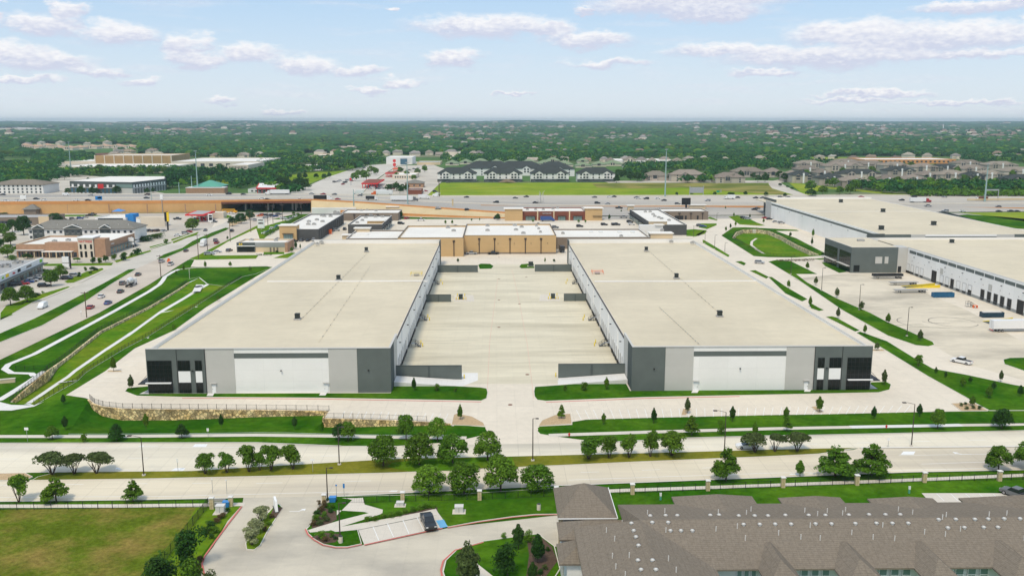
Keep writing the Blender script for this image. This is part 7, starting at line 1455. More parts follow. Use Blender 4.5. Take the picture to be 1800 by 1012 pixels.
# ------------------------------------------------------------------ freeway traffic
def zdeck(x, y):
    r = x / y
    for i in range(len(ne)-1):
        r0, r1 = ne[i].x/ne[i].y, ne[i+1].x/ne[i+1].y
        if r0 <= r <= r1 or i == len(ne)-2:
            t = max(0, min(1, (r-r0)/(r1-r0))); yn = ne[i].y*(1-t)+ne[i+1].y*t; zn = ne[i].z*(1-t)+ne[i+1].z*t; zm = mid_[i].z*(1-t)+mid_[i+1].z*t; zf = fe[i].z*(1-t)+fe[i+1].z*t
            s = max(0, min(1, (y-yn)/(FEY-yn))); return (zn+(zm-zn)*s/.47 if s < .47 else zm+(zf-zm)*(s-.47)/.53) if y > yn-1 else .04
    return 0
def DP(px, py):
    z = 4.
    for _ in range(20): p = G(px, py, z); z = .5*z+.5*zdeck(p.x, min(p.y, FEY-3))
    return G(px, py, z+.03)
FC = [('sedan','white',29,354.5),('sedan','black',64,350.5),('sedan','white',77,352.5),('sedan','white',134,353),('sedan','black',155,353),('van','white',116,343.5),('sedan','silver',160,344),('suv','brown',259,343),('sedan','black',258,349),('sedan','white',368,344),('suv','black',402,341.8),('sedan','black',428,342.5),
 ('sedan','white',10,354.5),('sedan','black',5,343),('sedan','white',460,350),('sedan','black',470,351.5),('sedan','white',526,351.5),('sedan','red',568,342),('sedan','silver',548,341.5),('sedan','white',571,346),('sedan','grey',588,342.5),('sedan','red',594,351),('sedan','grey',633,344.5),('van','white',766,345.5),('van','white',768,342.5),
 ('sedan','black',820,347.5),('suv','black',872,356.5),('sedan','grey',906,349),('sedan','black',925,346.5),('sedan','black',941,357),('sedan','grey',1045,347.5),('sedan','white',1071,347),('sedan','black',1079,346.5),('sedan','black',1119,348),('suv','black',1136,350),('sedan','white',1156,350),('sedan','black',1167,353),('suv','grey',1191,359.5),
 ('sedan','white',1122,349.5),('sedan','silver',1068,359),('suv','black',1050,357.8),('pickup','black',1088,366.5),('sedan','black',1296,348),('sedan','black',1328,348.5),('sedan','grey',1340,348.5),('suv','black',1372,348),('sedan','black',1385,348),('suv','silver',1244,353.5),('sedan','black',1326,369),('sedan','grey',1331,367),
 ('sedan','red',1514,347),('sedan','black',1585,352.5),('sedan','black',1607,346.5),('sedan','silver',1660,347),('sedan','black',1626,373),('suv','silver',1662,372),('sedan','grey',1657,373.5),('sedan','white',1692,372.5),('sedan','black',1756,372.5),('sedan','black',1776,372),('sedan','black',1788,372.5),('pickup','silver',1631,363),('sedan','grey',1755,364),('suv','black',822,370),('sedan','silver',770,367),('sedan','white',1276,349)]
FC.sort(key=lambda c: c[2])
for i, (k, c, x, y) in enumerate(FC): car(k, c, DP(x, y), 0 if (i*7) % 2 else R(180), '%s %s on the freeway, %s vehicle from the left' % (c, {'suv':'SUV','pickup':'pickup','van':'van','sedan':'car'}[k], ordn(i+1)), 'cars on the freeway')
def semi(px0, px1, py, dirn, cabc, lb, boxm='paint_white', L=15):
    p = DP((px0+px1)/2, py); t = thing('semi_truck', lb, 'truck', p, 0 if dirn > 0 else math.pi, 'lorries on the freeway')
    part('trailer', MB().box(-L/2-2,-1.3,1.1,L/2-3,1.3,4.1), boxm, t); part('cab', hull([(L/2-2.6,.6),(L/2-2.6,3.6),(L/2-.8,3.4),(L/2-.2,2.2),(L/2+1.4,2.0),(L/2+1.6,.6)], 2.4), cabc, t)
    for xx in (-L/2-.5, -L/2+.8, L/2-3.5, L/2+.8):
        for yy in (-1.1,1.1): link('wheel', wm, t, (xx, yy, .5))
semi(650,692,343,-1,'paint_orange','white semi-trailer with bright orange cab on the freeway'); semi(687,736,353.5,1,'paint_grey','long white semi-trailer with grey cab on the near freeway lanes',L=19); semi(464,510,342,-1,'paint_white','all-white semi truck on the far freeway lanes left of centre',L=17)
semi(1600,1636,356,1,'paint_red','white semi-trailer with red cab on the right of the freeway',L=14); semi(555,582,352.5,1,'paint_white','flatbed truck with dark load on the freeway above the bridge','black_metal',11); box_truck(DP(653,352), 0, 'black-boxed truck with white cab on the freeway near the shops','paint_black','paint_white',7,3.6,'lorries on the freeway'); box_truck(DP(745,349.5), 0, 'white box truck following the long white semi on the freeway',grp='lorries on the freeway',L=7)
box_truck(DP(1283,350), math.pi, 'white box truck on the freeway by the green exit sign',grp='lorries on the freeway'); box_truck(DP(1725,352), math.pi, 'white-cabbed truck with brown load on the freeway at far right','rust','paint_white',8,3,'lorries on the freeway'); box_truck(G(631,341.5,6.3), math.pi, 'white box truck waiting beyond the freeway by the avenue',grp='lorries on the freeway')
box_truck(GT(672,340), 0, 'white delivery truck parked beside the orange-cabbed semi',grp='lorries on the freeway',L=9)

# ------------------------------------------------------------------ parked cars, by lot: (kind, colour, px, py, heading)
LOTS = {
 'the left strip mall lot': [('suv','black',28,502,25),('sedan','black',36,500,25),('sedan','red',42,500,25),('sedan','blue',50,497,25),('suv','silver',57,495,25),('sedan','black',64,492,25),('sedan','silver',68,488.5,25),('suv','black',77,504,8),('suv','black',118,491,5),('suv','silver',132,486,5)],
 'the lot by the hotel': [('sedan','black',114,387,20),('sedan','silver',121,389,20),('suv','grey',128,386,20),('sedan','white',134,388,20),('suv','blue',141,385,20),('sedan','silver',150,383,20),('pickup','black',158,380,0),('pickup','grey',163,378,0),('suv','black',217,436,0),('suv','silver',181,449,0),('suv','silver',235,432,0)],
 'the row below the black and yellow sign': [('sedan','grey',249,407,70),('sedan','brown',256,407,70),('suv','grey',262,407,70),('sedan','brown',269,407,70),('suv','brown',277,407,70),('sedan','silver',288,407,70)],
 'the gas station lot': [('pickup','brown',264,391,10),('pickup','black',312,386,5),('pickup','white',291,396,0),('sedan','white',312,415,10),('suv','silver',326,411,10),('sedan','red',332,408.5,10),('pickup','grey',375,391,0),('sedan','black',345,386,0),('suv','grey',356,385,0)],
 'the fast-food lot': [('suv','grey',403,442,80),('sedan','silver',382,444,10),('suv','silver',367,448,10),('sedan','white',372,447,10)],
 'the lot left of the shops': [('sedan','orange',457,380,40),('suv','orange',462,379,40),('sedan','black',468,379,40),('sedan','silver',472,382,40),('suv','black',478,380,40),('sedan','blue',484,381,40),('suv','grey',490,378,40),('sedan','silver',466,384,40),('suv','white',498,385,40),('suv','white',506,388,10),('suv','silver',513,386,10),('pickup','white',521,382,10),('suv','skyblue',490,400,40),('sedan','silver',482,403,10),('suv','white',480,403.5,10),('sedan','blue',473,409,10),('sedan','white',466,411,10),('suv','black',517,425,10),('suv','grey',530,424,90),('sedan','black',541,424,90),('suv','silver',552,423,90)],
 'the shops car park': [('suv','silver',591,406,20),('suv','black',606,404,90),('pickup','white',740,388,5),('pickup','silver',752,378,5),('suv','silver',722,372,-20),('suv','red',715,385,60),('suv','black',705,394,-15),('suv','black',873,385,0),('pickup','black',876,381,0),('suv','grey',976,401,0),('suv','black',1019,399,0),('suv','black',1062,396,5),('suv','grey',1080,396,5),('pickup','silver',1096,383,5),('suv','black',1107,391,5),('suv','white',1110,395.5,5),('pickup','black',1083,396,5),('suv','grey',1230,398,-25),('sedan','blue',1236,399,-25),('suv','white',1195,386,0)],
 'the service lane behind the tan store': [('pickup','silver',829,447,180),('pickup','black',867,447,180)],
 'the lot by the far right warehouse': [('suv','black',1307,384,-30),('suv','silver',1315,386,-30),('sedan','black',1352,386,0),('sedan','red',1345,384,0),('sedan','silver',1363,391,0),('suv','silver',1373,393,0),('suv','grey',1311,385,-30)],
}
for lot, rows in LOTS.items():
    rows = sorted(rows, key=lambda r: r[2])
    for i, (k, c, x, y, a) in enumerate(rows): car(k, c, G(x, y), R(a), '%s %s in %s, %s vehicle from the left' % (c, {'suv':'SUV','pickup':'pickup','van':'van','sedan':'car'}[k], lot, ordn(i+1)), 'parked in ' + lot)
box_truck(G(987,443), R(95), 'white and black truck backed up beside the right end of the tan store','paint_black','paint_white',5); box_truck(G(962,389), R(5), 'dark purple-blue truck parked before the red brick shops','paint_blue','paint_blue',8,3.6)
FARC = [(606,322),(610,318),(603,325),(614,316),(618,319),(598,319),(594,320),(608,321),(636,302),(640,296),(588,321),(655,331),(660,330),(668,331),(672,332),(650,333),(690,333),(720,300),(728,298),(735,296),(765,338),(742,338),(748,337),(788,322),(676,332),(664,333)]
FARC.sort()
for i, (x, y) in enumerate(FARC): car(('suv','sedan')[i % 2], ('grey','white','black','silver','red')[i*3 % 5], GT(x, y) + Vector((0,0,.18)), R(60 if 580 < x < 645 else 0), '%s car around the avenue beyond the freeway, %s from the left' % (('grey','white','black','silver','red')[i*3 % 5], ordn(i+1)), 'cars beyond the freeway')
t = thing('orange_sign', 'orange roadwork sign behind the white pickup on the avenue', 'sign', G(297,463)); part('plate', MB().prism([(-1.1,-.05),(1.1,-.05),(1.1,.05),(-1.1,.05)], .8, 2.6, None, [(-.4,-.05),(.4,-.05),(.4,.05),(-.4,.05)]), 'paint_orange', t); part('stand', MB().box(-.05,-.3,0,.05,.3,.9), 'black_metal', t)
t = thing('dumpster_orange', 'small orange container behind the left L-shaped shops', 'container', G(579,411)); part('shell', MB().box(-1.6,-1.2,0,1.6,1.2,2.6), 'paint_orange', t); part('rim', MB().box(-1.7,-1.3,2.6,1.7,1.3,2.75), 'paint_orange', t)
# ------------------------------------------------------------------ vegetation
def leaves(P, Nn, size, r, jit=.5):
    """one quad per point, facing roughly outwards; returns a vertex array (n*4, 3)"""
    n = len(P); a = Nn + r.normal(0, jit, (n, 3)); a /= np.linalg.norm(a, axis=1)[:, None] + 1e-9
    h = r.normal(0, 1, (n, 3)); u = np.cross(a, h); u /= np.linalg.norm(u, axis=1)[:, None] + 1e-9; w = np.cross(a, u)
    s = size * r.uniform(.55, 1.25, n)[:, None]; t = s * r.uniform(.5, .9, n)[:, None]
    return np.stack([P - u*s - w*t*.3, P - w*t, P + u*s + w*t*.2, P + w*t], 1).reshape(-1, 3)
def np_mesh(name, V, F, mats, mi=None, smooth=False):
    me = bpy.data.meshes.new(name); V = np.asarray(V, np.float32); F = np.asarray(F, np.int32); k = F.shape[1]
    me.vertices.add(len(V)); me.vertices.foreach_set('co', V.ravel()); me.loops.add(F.size); me.loops.foreach_set('vertex_index', F.ravel())
    me.polygons.add(len(F)); me.polygons.foreach_set('loop_start', np.arange(0, F.size, k, dtype=np.int32)); me.polygons.foreach_set('loop_total', np.full(len(F), k, np.int32))
    for m in mats: me.materials.append(mt(m))
    if mi is not None: me.polygons.foreach_set('material_index', np.asarray(mi, np.int32))
    me.update(); me.validate(); return me
def lobes(style, r):
    """lobe centres and radii for a tree 7 m high and 6.4 m wide"""
    if style == 'round': L_ = [((0,0,3.8), (2.8,2.8,2.7))] + [((math.cos(a)*2.0, math.sin(a)*2.0, z), (1.2,1.2,1.1)) for a, z in zip(r.uniform(0, 6.28, 12), r.uniform(1.9, 4.9, 12))] + [((x, y, 5.8), (1.2,1.2,.9)) for x, y in r.uniform(-1.1, 1.1, (3, 2))]
    elif style == 'multi': L_ = [((math.cos(a)*d, math.sin(a)*d, z), (1.25,1.25,1.15)) for a, d, z in zip(r.uniform(0, 6.28, 16), r.uniform(.3, 2.2, 16), r.uniform(2.5, 5.8, 16))]
    elif style == 'flat': L_ = [((math.cos(a)*d, math.sin(a)*d, 5.1-d*.5), (1.35,1.35,1.25)) for a, d in zip(r.uniform(0, 6.28, 14), r.uniform(.2, 2.4, 14))]
    elif style == 'oval': L_ = [((0,0,z), (w,w,1.0)) for z, w in ((2.2,1.7),(3.2,2.2),(4.2,2.1),(5.2,1.6),(6.1,.9))] + [((math.cos(a)*1.6, math.sin(a)*1.6, z), (1.0,1.0,.8)) for a, z in zip(r.uniform(0, 6.28, 6), r.uniform(2.2, 4.8, 6))]
    elif style == 'cone': L_ = [((math.cos(a)*w*.75, math.sin(a)*w*.75, z), (w*.55,w*.55,.45)) for z, w in ((1.7,2.7),(2.4,2.5),(3.1,2.1),(3.9,1.7),(4.7,1.3),(5.5,.9)) for a in r.uniform(0, 6.28, 5)] + [((0,0,4), (.9,.9,2.6))]
    else: L_ = [((math.cos(a)*d, math.sin(a)*d, z), (1.5,1.5,1.6)) for a, d, z in zip(r.uniform(0, 6.28, 12), r.uniform(0, 1.9, 12), r.uniform(1.2, 5.0, 12))]
    return L_
def crown_arrays(style, seed, n, size):
    r = np.random.default_rng(seed); L_ = lobes(style, r); A_ = np.array([l[1][0]**2 for l in L_]); idx = r.choice(len(L_), n, p=A_/A_.sum())
    d = r.normal(0, 1, (n, 3)); d /= np.linalg.norm(d, axis=1)[:, None]; d[:, 2] = np.where(d[:, 2] < -.45, -d[:, 2], d[:, 2])
    C = np.array([l[0] for l in L_])[idx]; Rr = np.array([l[1] for l in L_])[idx]; rad = r.uniform(.62, 1.06, n)[:, None]
    P = C + d * Rr * rad; P[:, 2] = np.maximum(P[:, 2], .15 if style == 'bush' else .7); return leaves(P, d + np.array([0, 0, .35]), size, r)
def trunk_mb(style, r):
    mb = MB()
    if style in ('multi', 'flat'):
        for i in range(5):
            a = i * 1.256 + r.uniform(0, .5); b = (math.cos(a)*.6, math.sin(a)*.6, 1.6); c = (math.cos(a)*1.5, math.sin(a)*1.5, 3.9); mb.tube((math.cos(a)*.1, math.sin(a)*.1, -.1), b, .12, .09, 6).tube(b, c, .09, .04, 5); mb.tube(b, (c[0]*.4, c[1]*1.3, 4.6), .06, .03, 4)
    elif style == 'bush': mb.tube((0,0,-.1), (0,0,2), .15, .06)
    else:
        mb.tube((0,0,-.1), (.03,0,2.0), .19, .15, 8).tube((.03,0,2.0), (0,0,5.6), .15, .05, 6)
        for i in range(6): a = i*1.05; z = 1.9+i*.45; mb.tube((0,0,z), (math.cos(a)*1.6, math.sin(a)*1.6, z+1.2), .08, .03, 5)
    return mb
TM = {}
def tree_meshes(style, leafm, v, lod):
    key = (style, leafm, v, lod)
    if key in TM: return TM[key]
    n, s = {0: (3400, .25), 1: (560, .50), 2: (150, .85)}[lod]
    if style == 'bush' and lod == 0: n = 1500
    sd_ = v * 31 + len(style) * 7 + lod; V = crown_arrays(style, sd_, n, s); F = np.arange(len(V)).reshape(-1, 4)
    tb = trunk_mb(style, np.random.default_rng(sd_))
    if lod < 2 and lod == 0: TM[key] = (tb.mesh('trunk', 'bark'), np_mesh('crown', V, F, [leafm]))
    else:
        # one mesh: crown quads plus a simple trunk made of quads
        tv, tf = [], []; 
        for (x, y, z0, z1, w) in ((0,0,-.1,3.6,.17),): 
            for sx, sy in ((1,0),(0,1)): o = len(tv); tv += [(x-w*sx, y-w*sy, z0), (x+w*sx, y+w*sy, z0), (x+w*.5*sx, y+w*.5*sy, z1), (x-w*.5*sx, y-w*.5*sy, z1)]; tf.append((o, o+1, o+2, o+3))
        V2 = np.concatenate([V, np.array(tv)]); F2 = np.concatenate([F, np.array(tf) + len(V)]); TM[key] = (None, np_mesh('tree', V2, F2, [leafm, 'bark'], [0]*len(F) + [1]*len(tf)))
    return TM[key]
TC = [0]
def tree(px, py, hpx, wpx, style, leafm, lb, lod=0, grp=None, name='tree', cat='tree', z=0, p=None, h=None, w=None):
    p = p if p is not None else G(px, py, z); k = ppm(p)
    h = h or hpx / k / .97; w = (w or wpx / k) * (1.22 if style == 'bush' else 1); TC[0] += 1; v = TC[0] % 3; tr, cr = tree_meshes(style, leafm, v, lod); sc = (w / 6.2, w / 6.2, h / 6.75); rz = (TC[0] * 2.4) % 6.28
    if tr is None: o = tag(link(name, cr, None, p, rz), lb, cat, grp); o.scale = sc; return o
    t = thing(name, lb, cat, p, rz, grp); t.scale = sc; link('trunk', tr, t); link('crown', cr, t); return t
gU, gL = 'trees in the median', 'trees along the near side of the street'
NT = [(92,834,44,58,'flat','leaf_olive','leftmost and widest of three spreading olive trees in the median',gU),(131,833,40,44,'flat','leaf_olive','middle of three spreading olive trees in the median',gU),(170,832,41,56,'flat','leaf_olive','right one of three spreading olive trees in the median',gU),
(361,833,36,38,'multi','leaf','small dark multi-stem tree, first of the row in the left median',gU),(399,831,36,34,'multi','leaf','thin multi-stem tree, second of the row in the left median',gU),(438,829,48,42,'multi','leaf','tallest multi-stem tree, third of the row in the left median',gU),(457,827,33,26,'multi','leaf','small tree between the tall multi-stem one and the forked pair in the left median',gU),(477,827,47,40,'multi','leaf','forked open tree, fifth in the left median row',gU),(515,825,46,44,'multi','leaf','leaning forked tree at the right end of the left median row',gU),
(674,819,55,54,'round','leaf','round tree, first of four beside the entrance in the median',gU),(737,817,56,58,'round','leaf','round tree, second of four beside the entrance in the median',gU),(796,814,51,55,'round','leaf','round tree, third of four beside the entrance in the median',gU),(857,811,53,50,'round','leaf','lighter round tree, last of four beside the entrance in the median',gU),
(755,867,49,60,'round','leaf_bright','bright green round tree, first of four on the near kerb',gL),(816,866,55,60,'round','leaf','dark round tree, second of four on the near kerb',gL),(880,862,62,62,'round','leaf','tallest round tree, third of four on the near kerb',gL),(945,860,43,60,'round','leaf','low wide tree, last of four on the near kerb',gL),
(1035,807,43,48,'multi','leaf','multi-stem tree, first of five right of the court entrance',gU),(1071,805,39,34,'multi','leaf','multi-stem tree, second of five right of the court entrance',gU),(1106,804,39,38,'multi','leaf','multi-stem tree, third of five right of the court entrance',gU),(1143,803,49,34,'multi','leaf','tall narrow multi-stem tree, fourth of five right of the court entrance',gU),(1181,801,42,52,'multi','leaf','wide multi-stem tree, last of five right of the court entrance',gU),
(1327,795,38,48,'flat','leaf_olive','spreading olive tree that half hides the white sedan',gU),(1362,794,36,38,'flat','leaf_olive','middle one of three spreading trees in the right median',gU),(1401,793,37,48,'flat','leaf_olive','right one of three spreading trees in the right median',gU),
(1276,844,65,50,'cone','leaf','tall conical tree on the kerb near the middle of the right half',gL),(1406,837,28,22,'oval','leaf','small young tree on the near kerb between two big ones',gL),(1468,836,58,68,'cone','leaf','broad dark tree on the near kerb, left of the spreading twin',gL),(1532,834,60,64,'cone','leaf','spreading tree with feathery branches on the near kerb',gL),(1755,826,42,44,'round','leaf','small round-topped tree on the near kerb at right',gL),(1806,824,50,50,'round','leaf','tree cut off by the right edge on the near kerb',gL),
(33,882,50,42,'multi','leaf_bright','thin open tree at the far left of the near kerb',gL),(99,881,47,48,'cone','leaf_bright','second tree on the near kerb at left, with spreading arms',gL),(234,881,43,34,'cone','leaf','third tree on the near kerb at left, alone before the field',gL)]
gS = 'young trees on the site lawns'
NT += [(112,710,17,12,'oval','leaf_dark','tiny dark tree by the corner of the basin path',gS),(115,755,24,14,'oval','leaf_dark','slim dark tree on the slope, second from the left edge',gS),(92,771,23,24,'round','leaf','small roundish tree on the pavement verge at far left',gS),(148,776,15,13,'bush','leaf','low bush-like sapling on the verge right of the first small tree',gS),(205,773,32,30,'cone','leaf_dark','dark spreading small tree below the curved end of the stone wall',gS),
(257,754,27,14,'oval','leaf','light green sapling against the long stone wall',gS),(320,769,28,24,'cone','leaf_dark','dark small tree on the verge below the middle of the stone wall',gS),(389,751,23,12,'oval','leaf_dark','narrow dark sapling against the right half of the stone wall',gS),(200,653,26,13,'oval','leaf','young tree in the tan bed left of the left warehouse',gS),(231,685,26,14,'oval','leaf_olive','pale young tree at the left corner of the left warehouse lawn',gS),
(518,753,21,13,'oval','leaf_dark','small tree on the slope left of the second stone wall',gS),(597,773,30,26,'round','leaf_dark','left and darker tree of the touching pair on the verge',gS),(612,774,34,28,'round','leaf','right tree of the touching pair on the verge',gS),(714,773,44,34,'round','leaf','taller tree right of the touching pair, before the second wall',gS),(769,775,42,36,'round','leaf_bright','bright round tree on the verge left of the entrance',gS),
(809,738,27,13,'oval','leaf','slim tree in the tan planter left of the entrance',gS),(728,687,23,11,'oval','leaf_dark','first and tallest sapling on the lawn beside the left screen wall',gS),(767,687,13,12,'bush','leaf','second sapling on the lawn beside the left screen wall',gS),(801,689,9,6,'bush','leaf','third and smallest sapling on the lawn beside the left screen wall',gS),
(993,687,11,7,'bush','leaf','smallest sapling on the lawn beside the right screen wall',gS),(1026,687,16,13,'bush','leaf','middle sapling on the lawn beside the right screen wall',gS),(1066,685,22,12,'oval','leaf','tallest sapling on the lawn beside the right screen wall',gS),(987,735,27,15,'cone','leaf','slim tree in the tan planter right of the entrance',gS),
(1061,746,20,11,'oval','leaf','small oval tree on the lawn strip right of the entrance planter',gS),(1149,744,27,14,'oval','leaf_dark','dark oval tree on the lawn strip, second from the entrance planter',gS),(1208,727,28,14,'oval','leaf_olive','tree in the small parking planter left of the middle of the right building',gS),(1216,764,38,27,'cone','leaf','feathery tree on the verge below the small parking planter',gS),(1269,763,27,15,'bush','leaf','bushy tree on the verge beside the lamp post',gS),(1287,741,27,14,'oval','leaf_dark','dark oval tree on the lawn strip above the lamp post',gS),
(1327,764,22,14,'oval','leaf','small tree above the spreading tree that hides the sedan',gS),(1382,736,21,14,'oval','leaf','upper of two stacked small trees on the lawn strip',gS),(1383,758,30,18,'cone','leaf','lower of two stacked small trees on the verge',gS),(1440,725,28,17,'oval','leaf','tree in the parking planter near the glazed office of the right building',gS),(1536,736,22,13,'oval','leaf_dark','small dark tree on the lawn strip right of the planter tree',gS),(1616,732,22,14,'oval','leaf_dark','small tree on the lawn strip beside the curved street lamp',gS),
(1648,753,35,27,'round','leaf','round tree on the verge right of the curved street lamp',gS),(1761,752,34,37,'round','leaf_dark','dark round tree on the pavement near the right edge',gS),(1554,677,27,13,'oval','leaf_olive','pale slim tree on the lawn tip beside the right building corner',gS),(1541,616,15,11,'oval','leaf_olive','small tree in the tan bed behind the right building corner',gS),(1614,644,21,17,'multi','leaf_bright','bright sapling on the long east lawn near its narrow end',gS),
(1645,657,12,8,'oval','leaf_dark','tiny dark sapling on the east lawn, left of a pair',gS),(1662,664,12,7,'oval','leaf_dark','tiny dark sapling on the east lawn, right of a pair',gS),(1692,680,18,14,'oval','leaf','sapling in the middle of the east lawn',gS),(1705,673,11,9,'oval','leaf_dark','small sapling just behind the one in the middle of the east lawn',gS),(1738,700,22,16,'oval','leaf','sapling on the broad part of the east lawn',gS),(1747,684,14,11,'oval','leaf_dark','sapling behind the broad part of the east lawn',gS),(1759,671,20,10,'oval','leaf_olive','pale slim sapling by the drive edge of the east lawn',gS),(1793,697,20,13,'oval','leaf_dark','sapling at the right edge of the east lawn',gS),(1709,714,19,14,'oval','leaf','small tree in the gravel bed at the parking corner',gS)]
for i, (x, y, h, w) in enumerate(((1434,501,14,10),(1386,507,15,8),(1471,523,17,12),(1424,539,18,9),(1514,546,17,13),(1561,569,18,12),(1473,560,19,10),(1520,587,17,9),(1617,599,19,13),(1419,474,13,9))): NT.append((x, y, h, w, 'oval', ('leaf_olive','leaf')[i % 2], 'young tree on the grass strips by the yard drive, %s counted from the far end' % ORD[i], gS))
for i, (x, y, h, w) in enumerate(((1389,417,9,6),(1429,417,14,7),(1427,432,14,6),(1459,450,13,7),(1404,399,7,4),(1342,393,9,5),(1318,384,8,4),(1290,381,7,4),(1275,371,8,4),(1276,407,9,5),(1284,402,9,5),(1293,398,9,5),(1446,452,9,7),(1316,437,6,4),(1461,458,8,10))): NT.append((x, y, h, w, 'oval', ('leaf_dark','leaf')[i % 2], 'sapling around the round basin, %s in order from the lot' % ordn(i+1), gS))
NT += [(332,1000,76,54,'bush','leaf_dark','large dark cedar by the mesh fence at the field corner',None),(286,1046,84,64,'bush','leaf_dark','dark cedar at the bottom edge, left of the large one',None),(338,1056,80,50,'bush','leaf','lighter shrub tree at the bottom edge beside the dark cedar',None),(368,1052,50,34,'bush','leaf_olive','olive shrub tree at the bottom edge by the red kerb',None),(458,916,28,36,'multi','leaf_cream','cream-flowering small tree nearest the monument sign',None),(452,938,30,34,'multi','leaf_cream','cream-flowering small tree in the middle of the entrance bed',None),(443,958,32,34,'multi','leaf_cream','cream-flowering small tree at the near tip of the entrance bed',None),
(822,1040,90,54,'oval','leaf_olive','tall pale-leaved tree at the bottom edge by the forecourt',None),(892,1012,64,46,'bush','leaf_dark','broad dark evergreen in the forecourt lawn',None),(911,966,46,28,'oval','leaf_dark','dark pointed tree at the top of the forecourt lawn',None),(928,953,22,20,'bush','leaf_bright','small bright bush right of the dark pointed tree',None),(945,990,52,34,'oval','leaf_dark','dark magnolia-like tree beside the white apartment wall',None),(936,1026,40,24,'oval','leaf_dark','dark tree at the bottom right of the forecourt',None)]
gC = 'trees in the lots west of the avenue'
NT += [(8,388,14,20,'round','leaf_dark','dark tree at the left edge before the grey-roofed building',gC),(8,470,13,15,'bush','leaf_dark','dark bush behind the near left strip mall roof',gC),(-6,440,24,26,'round','leaf_dark','dark tree cut by the left edge beside the brick shops lot',gC),(48,455,10,16,'bush','leaf_dark','dark clipped bush at the left corner of the brick shops',gC),(30,445,13,14,'round','leaf','little tree just left of the brick strip mall',gC),(19,537,32,30,'round','leaf','left tree of the pair on the grass by the near left strip mall',gC),(48,531,29,31,'round','leaf','right tree of the pair on the grass by the near left strip mall',gC),(90,503,28,28,'round','leaf','tree in the lot in front of the grey strip mall, lower one',gC),(107,490,24,26,'round','leaf','tree in the lot in front of the grey strip mall, upper one',gC),(136,461,9,14,'flat','leaf','small flat-topped tree in front of the brick shops',gC),(19,431,22,26,'round','leaf','round dark tree left of the brick shops',gC),(14,452,22,26,'round','leaf','tree below the round dark one at the left edge',gC),
(42,413,33,28,'round','leaf_dark','tall dark tree left of the hotel',gC),(22,408,22,18,'round','leaf_dark','smaller dark tree beside the tall one left of the hotel',gC),(97,393,18,26,'round','leaf_dark','round dark tree behind the hotel roof',gC),(5,415,22,22,'round','leaf_bright','bright tree cut off by the left edge near the hotel',gC),(339,404,20,26,'round','leaf','round tree in the gas station lot',gC),(409,398,17,16,'round','leaf_dark','first of three dark trees in the avenue island by the underpass',gC),(424,393,18,20,'round','leaf_dark','second of three dark trees in the avenue island by the underpass',gC),(439,386,17,18,'round','leaf_dark','third of three dark trees in the avenue island by the underpass',gC),
(185,394,8,16,'bush','leaf_dark','dark flat bush before the white shop',gC)]
for i, (x, y, h, w, s) in enumerate(((22,458,10,18,'bush'),(80,480,8,8,'bush'),(151,476,7,7,'bush'),(164,476,8,13,'bush'),(159,481,5,7,'bush'),(67,520,6,11,'bush'),(75,516,5,5,'bush'),(165,463,12,10,'bush'),(176,463,11,9,'bush'),(186,461,13,11,'bush'),(201,457,11,9,'bush'),(217,458,15,15,'bush'),(232,451,8,7,'bush'),(241,448,12,13,'bush'),(291,428,8,9,'bush'),(253,424,10,26,'bush'),(277,419,9,22,'bush'),(139,487,9,6,'bush'))): NT.append((x, y, h, w, s, 'leaf_dark' if i % 2 else 'leaf', 'clipped shrub on the western verges of the avenue, %s from bottom left' % ordn(i+1), 'shrubs west of the avenue'))
for a in NT:
    k = ppm(G(a[0], min(a[1], 1040))); nm = 'shrub' if (a[4] == 'bush' and a[2] < 24) else 'tree'
    tree(a[0], a[1], a[2], a[3], a[4], a[5], a[6], 0 if a[2] > 17 or a[3] > 17 else 1, a[7], nm, nm)
# beds and hedges in the near garden
def bush(px, py, hpx, wpx, leafm, lb, name='shrub', grp='shrubs in the entrance garden', z=.12): tree(px, py, hpx, wpx, 'bush', leafm, lb, 0, grp, name, name, z)
SH = [(556,905,10,14,'leaf_dark'),(563,898,10,13,'leaf_brown'),(557,914,11,16,'leaf'),(570,909,11,14,'leaf'),(580,900,9,12,'leaf_dark'),(570,891,13,12,'leaf_brown'),(584,893,9,11,'leaf'),(551,922,8,14,'leaf_brown'),(563,921,8,15,'leaf_olive'),(575,915,8,14,'leaf_olive'),(561,887,9,8,'leaf_brown'),(565,946,14,20,'leaf_bright'),(584,943,11,9,'leaf'),(572,950,8,14,'leaf_brown'),(589,947,5,9,'leaf_dark'),
      (646,915,9,14,'leaf_bright'),(660,913,8,14,'leaf'),(673,910,8,14,'leaf'),(687,908,8,15,'leaf'),(700,905,9,14,'leaf'),(713,902,9,14,'leaf'),(726,899,9,14,'leaf'),(738,895,10,14,'leaf_bright'),(750,892,10,16,'leaf_bright'),(762,893,7,10,'leaf_bright'),
      (387,911,8,13,'leaf_brown'),(393,907,8,12,'leaf_brown'),(380,918,9,14,'leaf_brown'),(370,930,15,24,'leaf_dark'),(360,938,12,16,'leaf_dark'),(378,935,12,18,'leaf'),(372,945,8,12,'leaf_dark'),(400,899,8,10,'leaf_dark'),(352,985,9,14,'leaf_brown'),(347,995,10,16,'leaf_olive'),(345,1008,12,18,'leaf_brown'),(478,910,8,12,'leaf_brown'),(472,922,8,13,'leaf'),(466,932,8,12,'leaf_brown'),
      (1689,713,6,8,'leaf_olive'),(1700,719,6,8,'leaf_olive'),(1710,718,6,8,'leaf_olive'),(1722,719,7,9,'leaf_dark'),(1697,711,5,7,'leaf_dark'),(885,946,11,11,'leaf_bright'),(958,1000,9,12,'leaf_olive'),(950,1008,9,14,'leaf_dark'),(963,968,7,10,'leaf_dark')]
SH.sort()
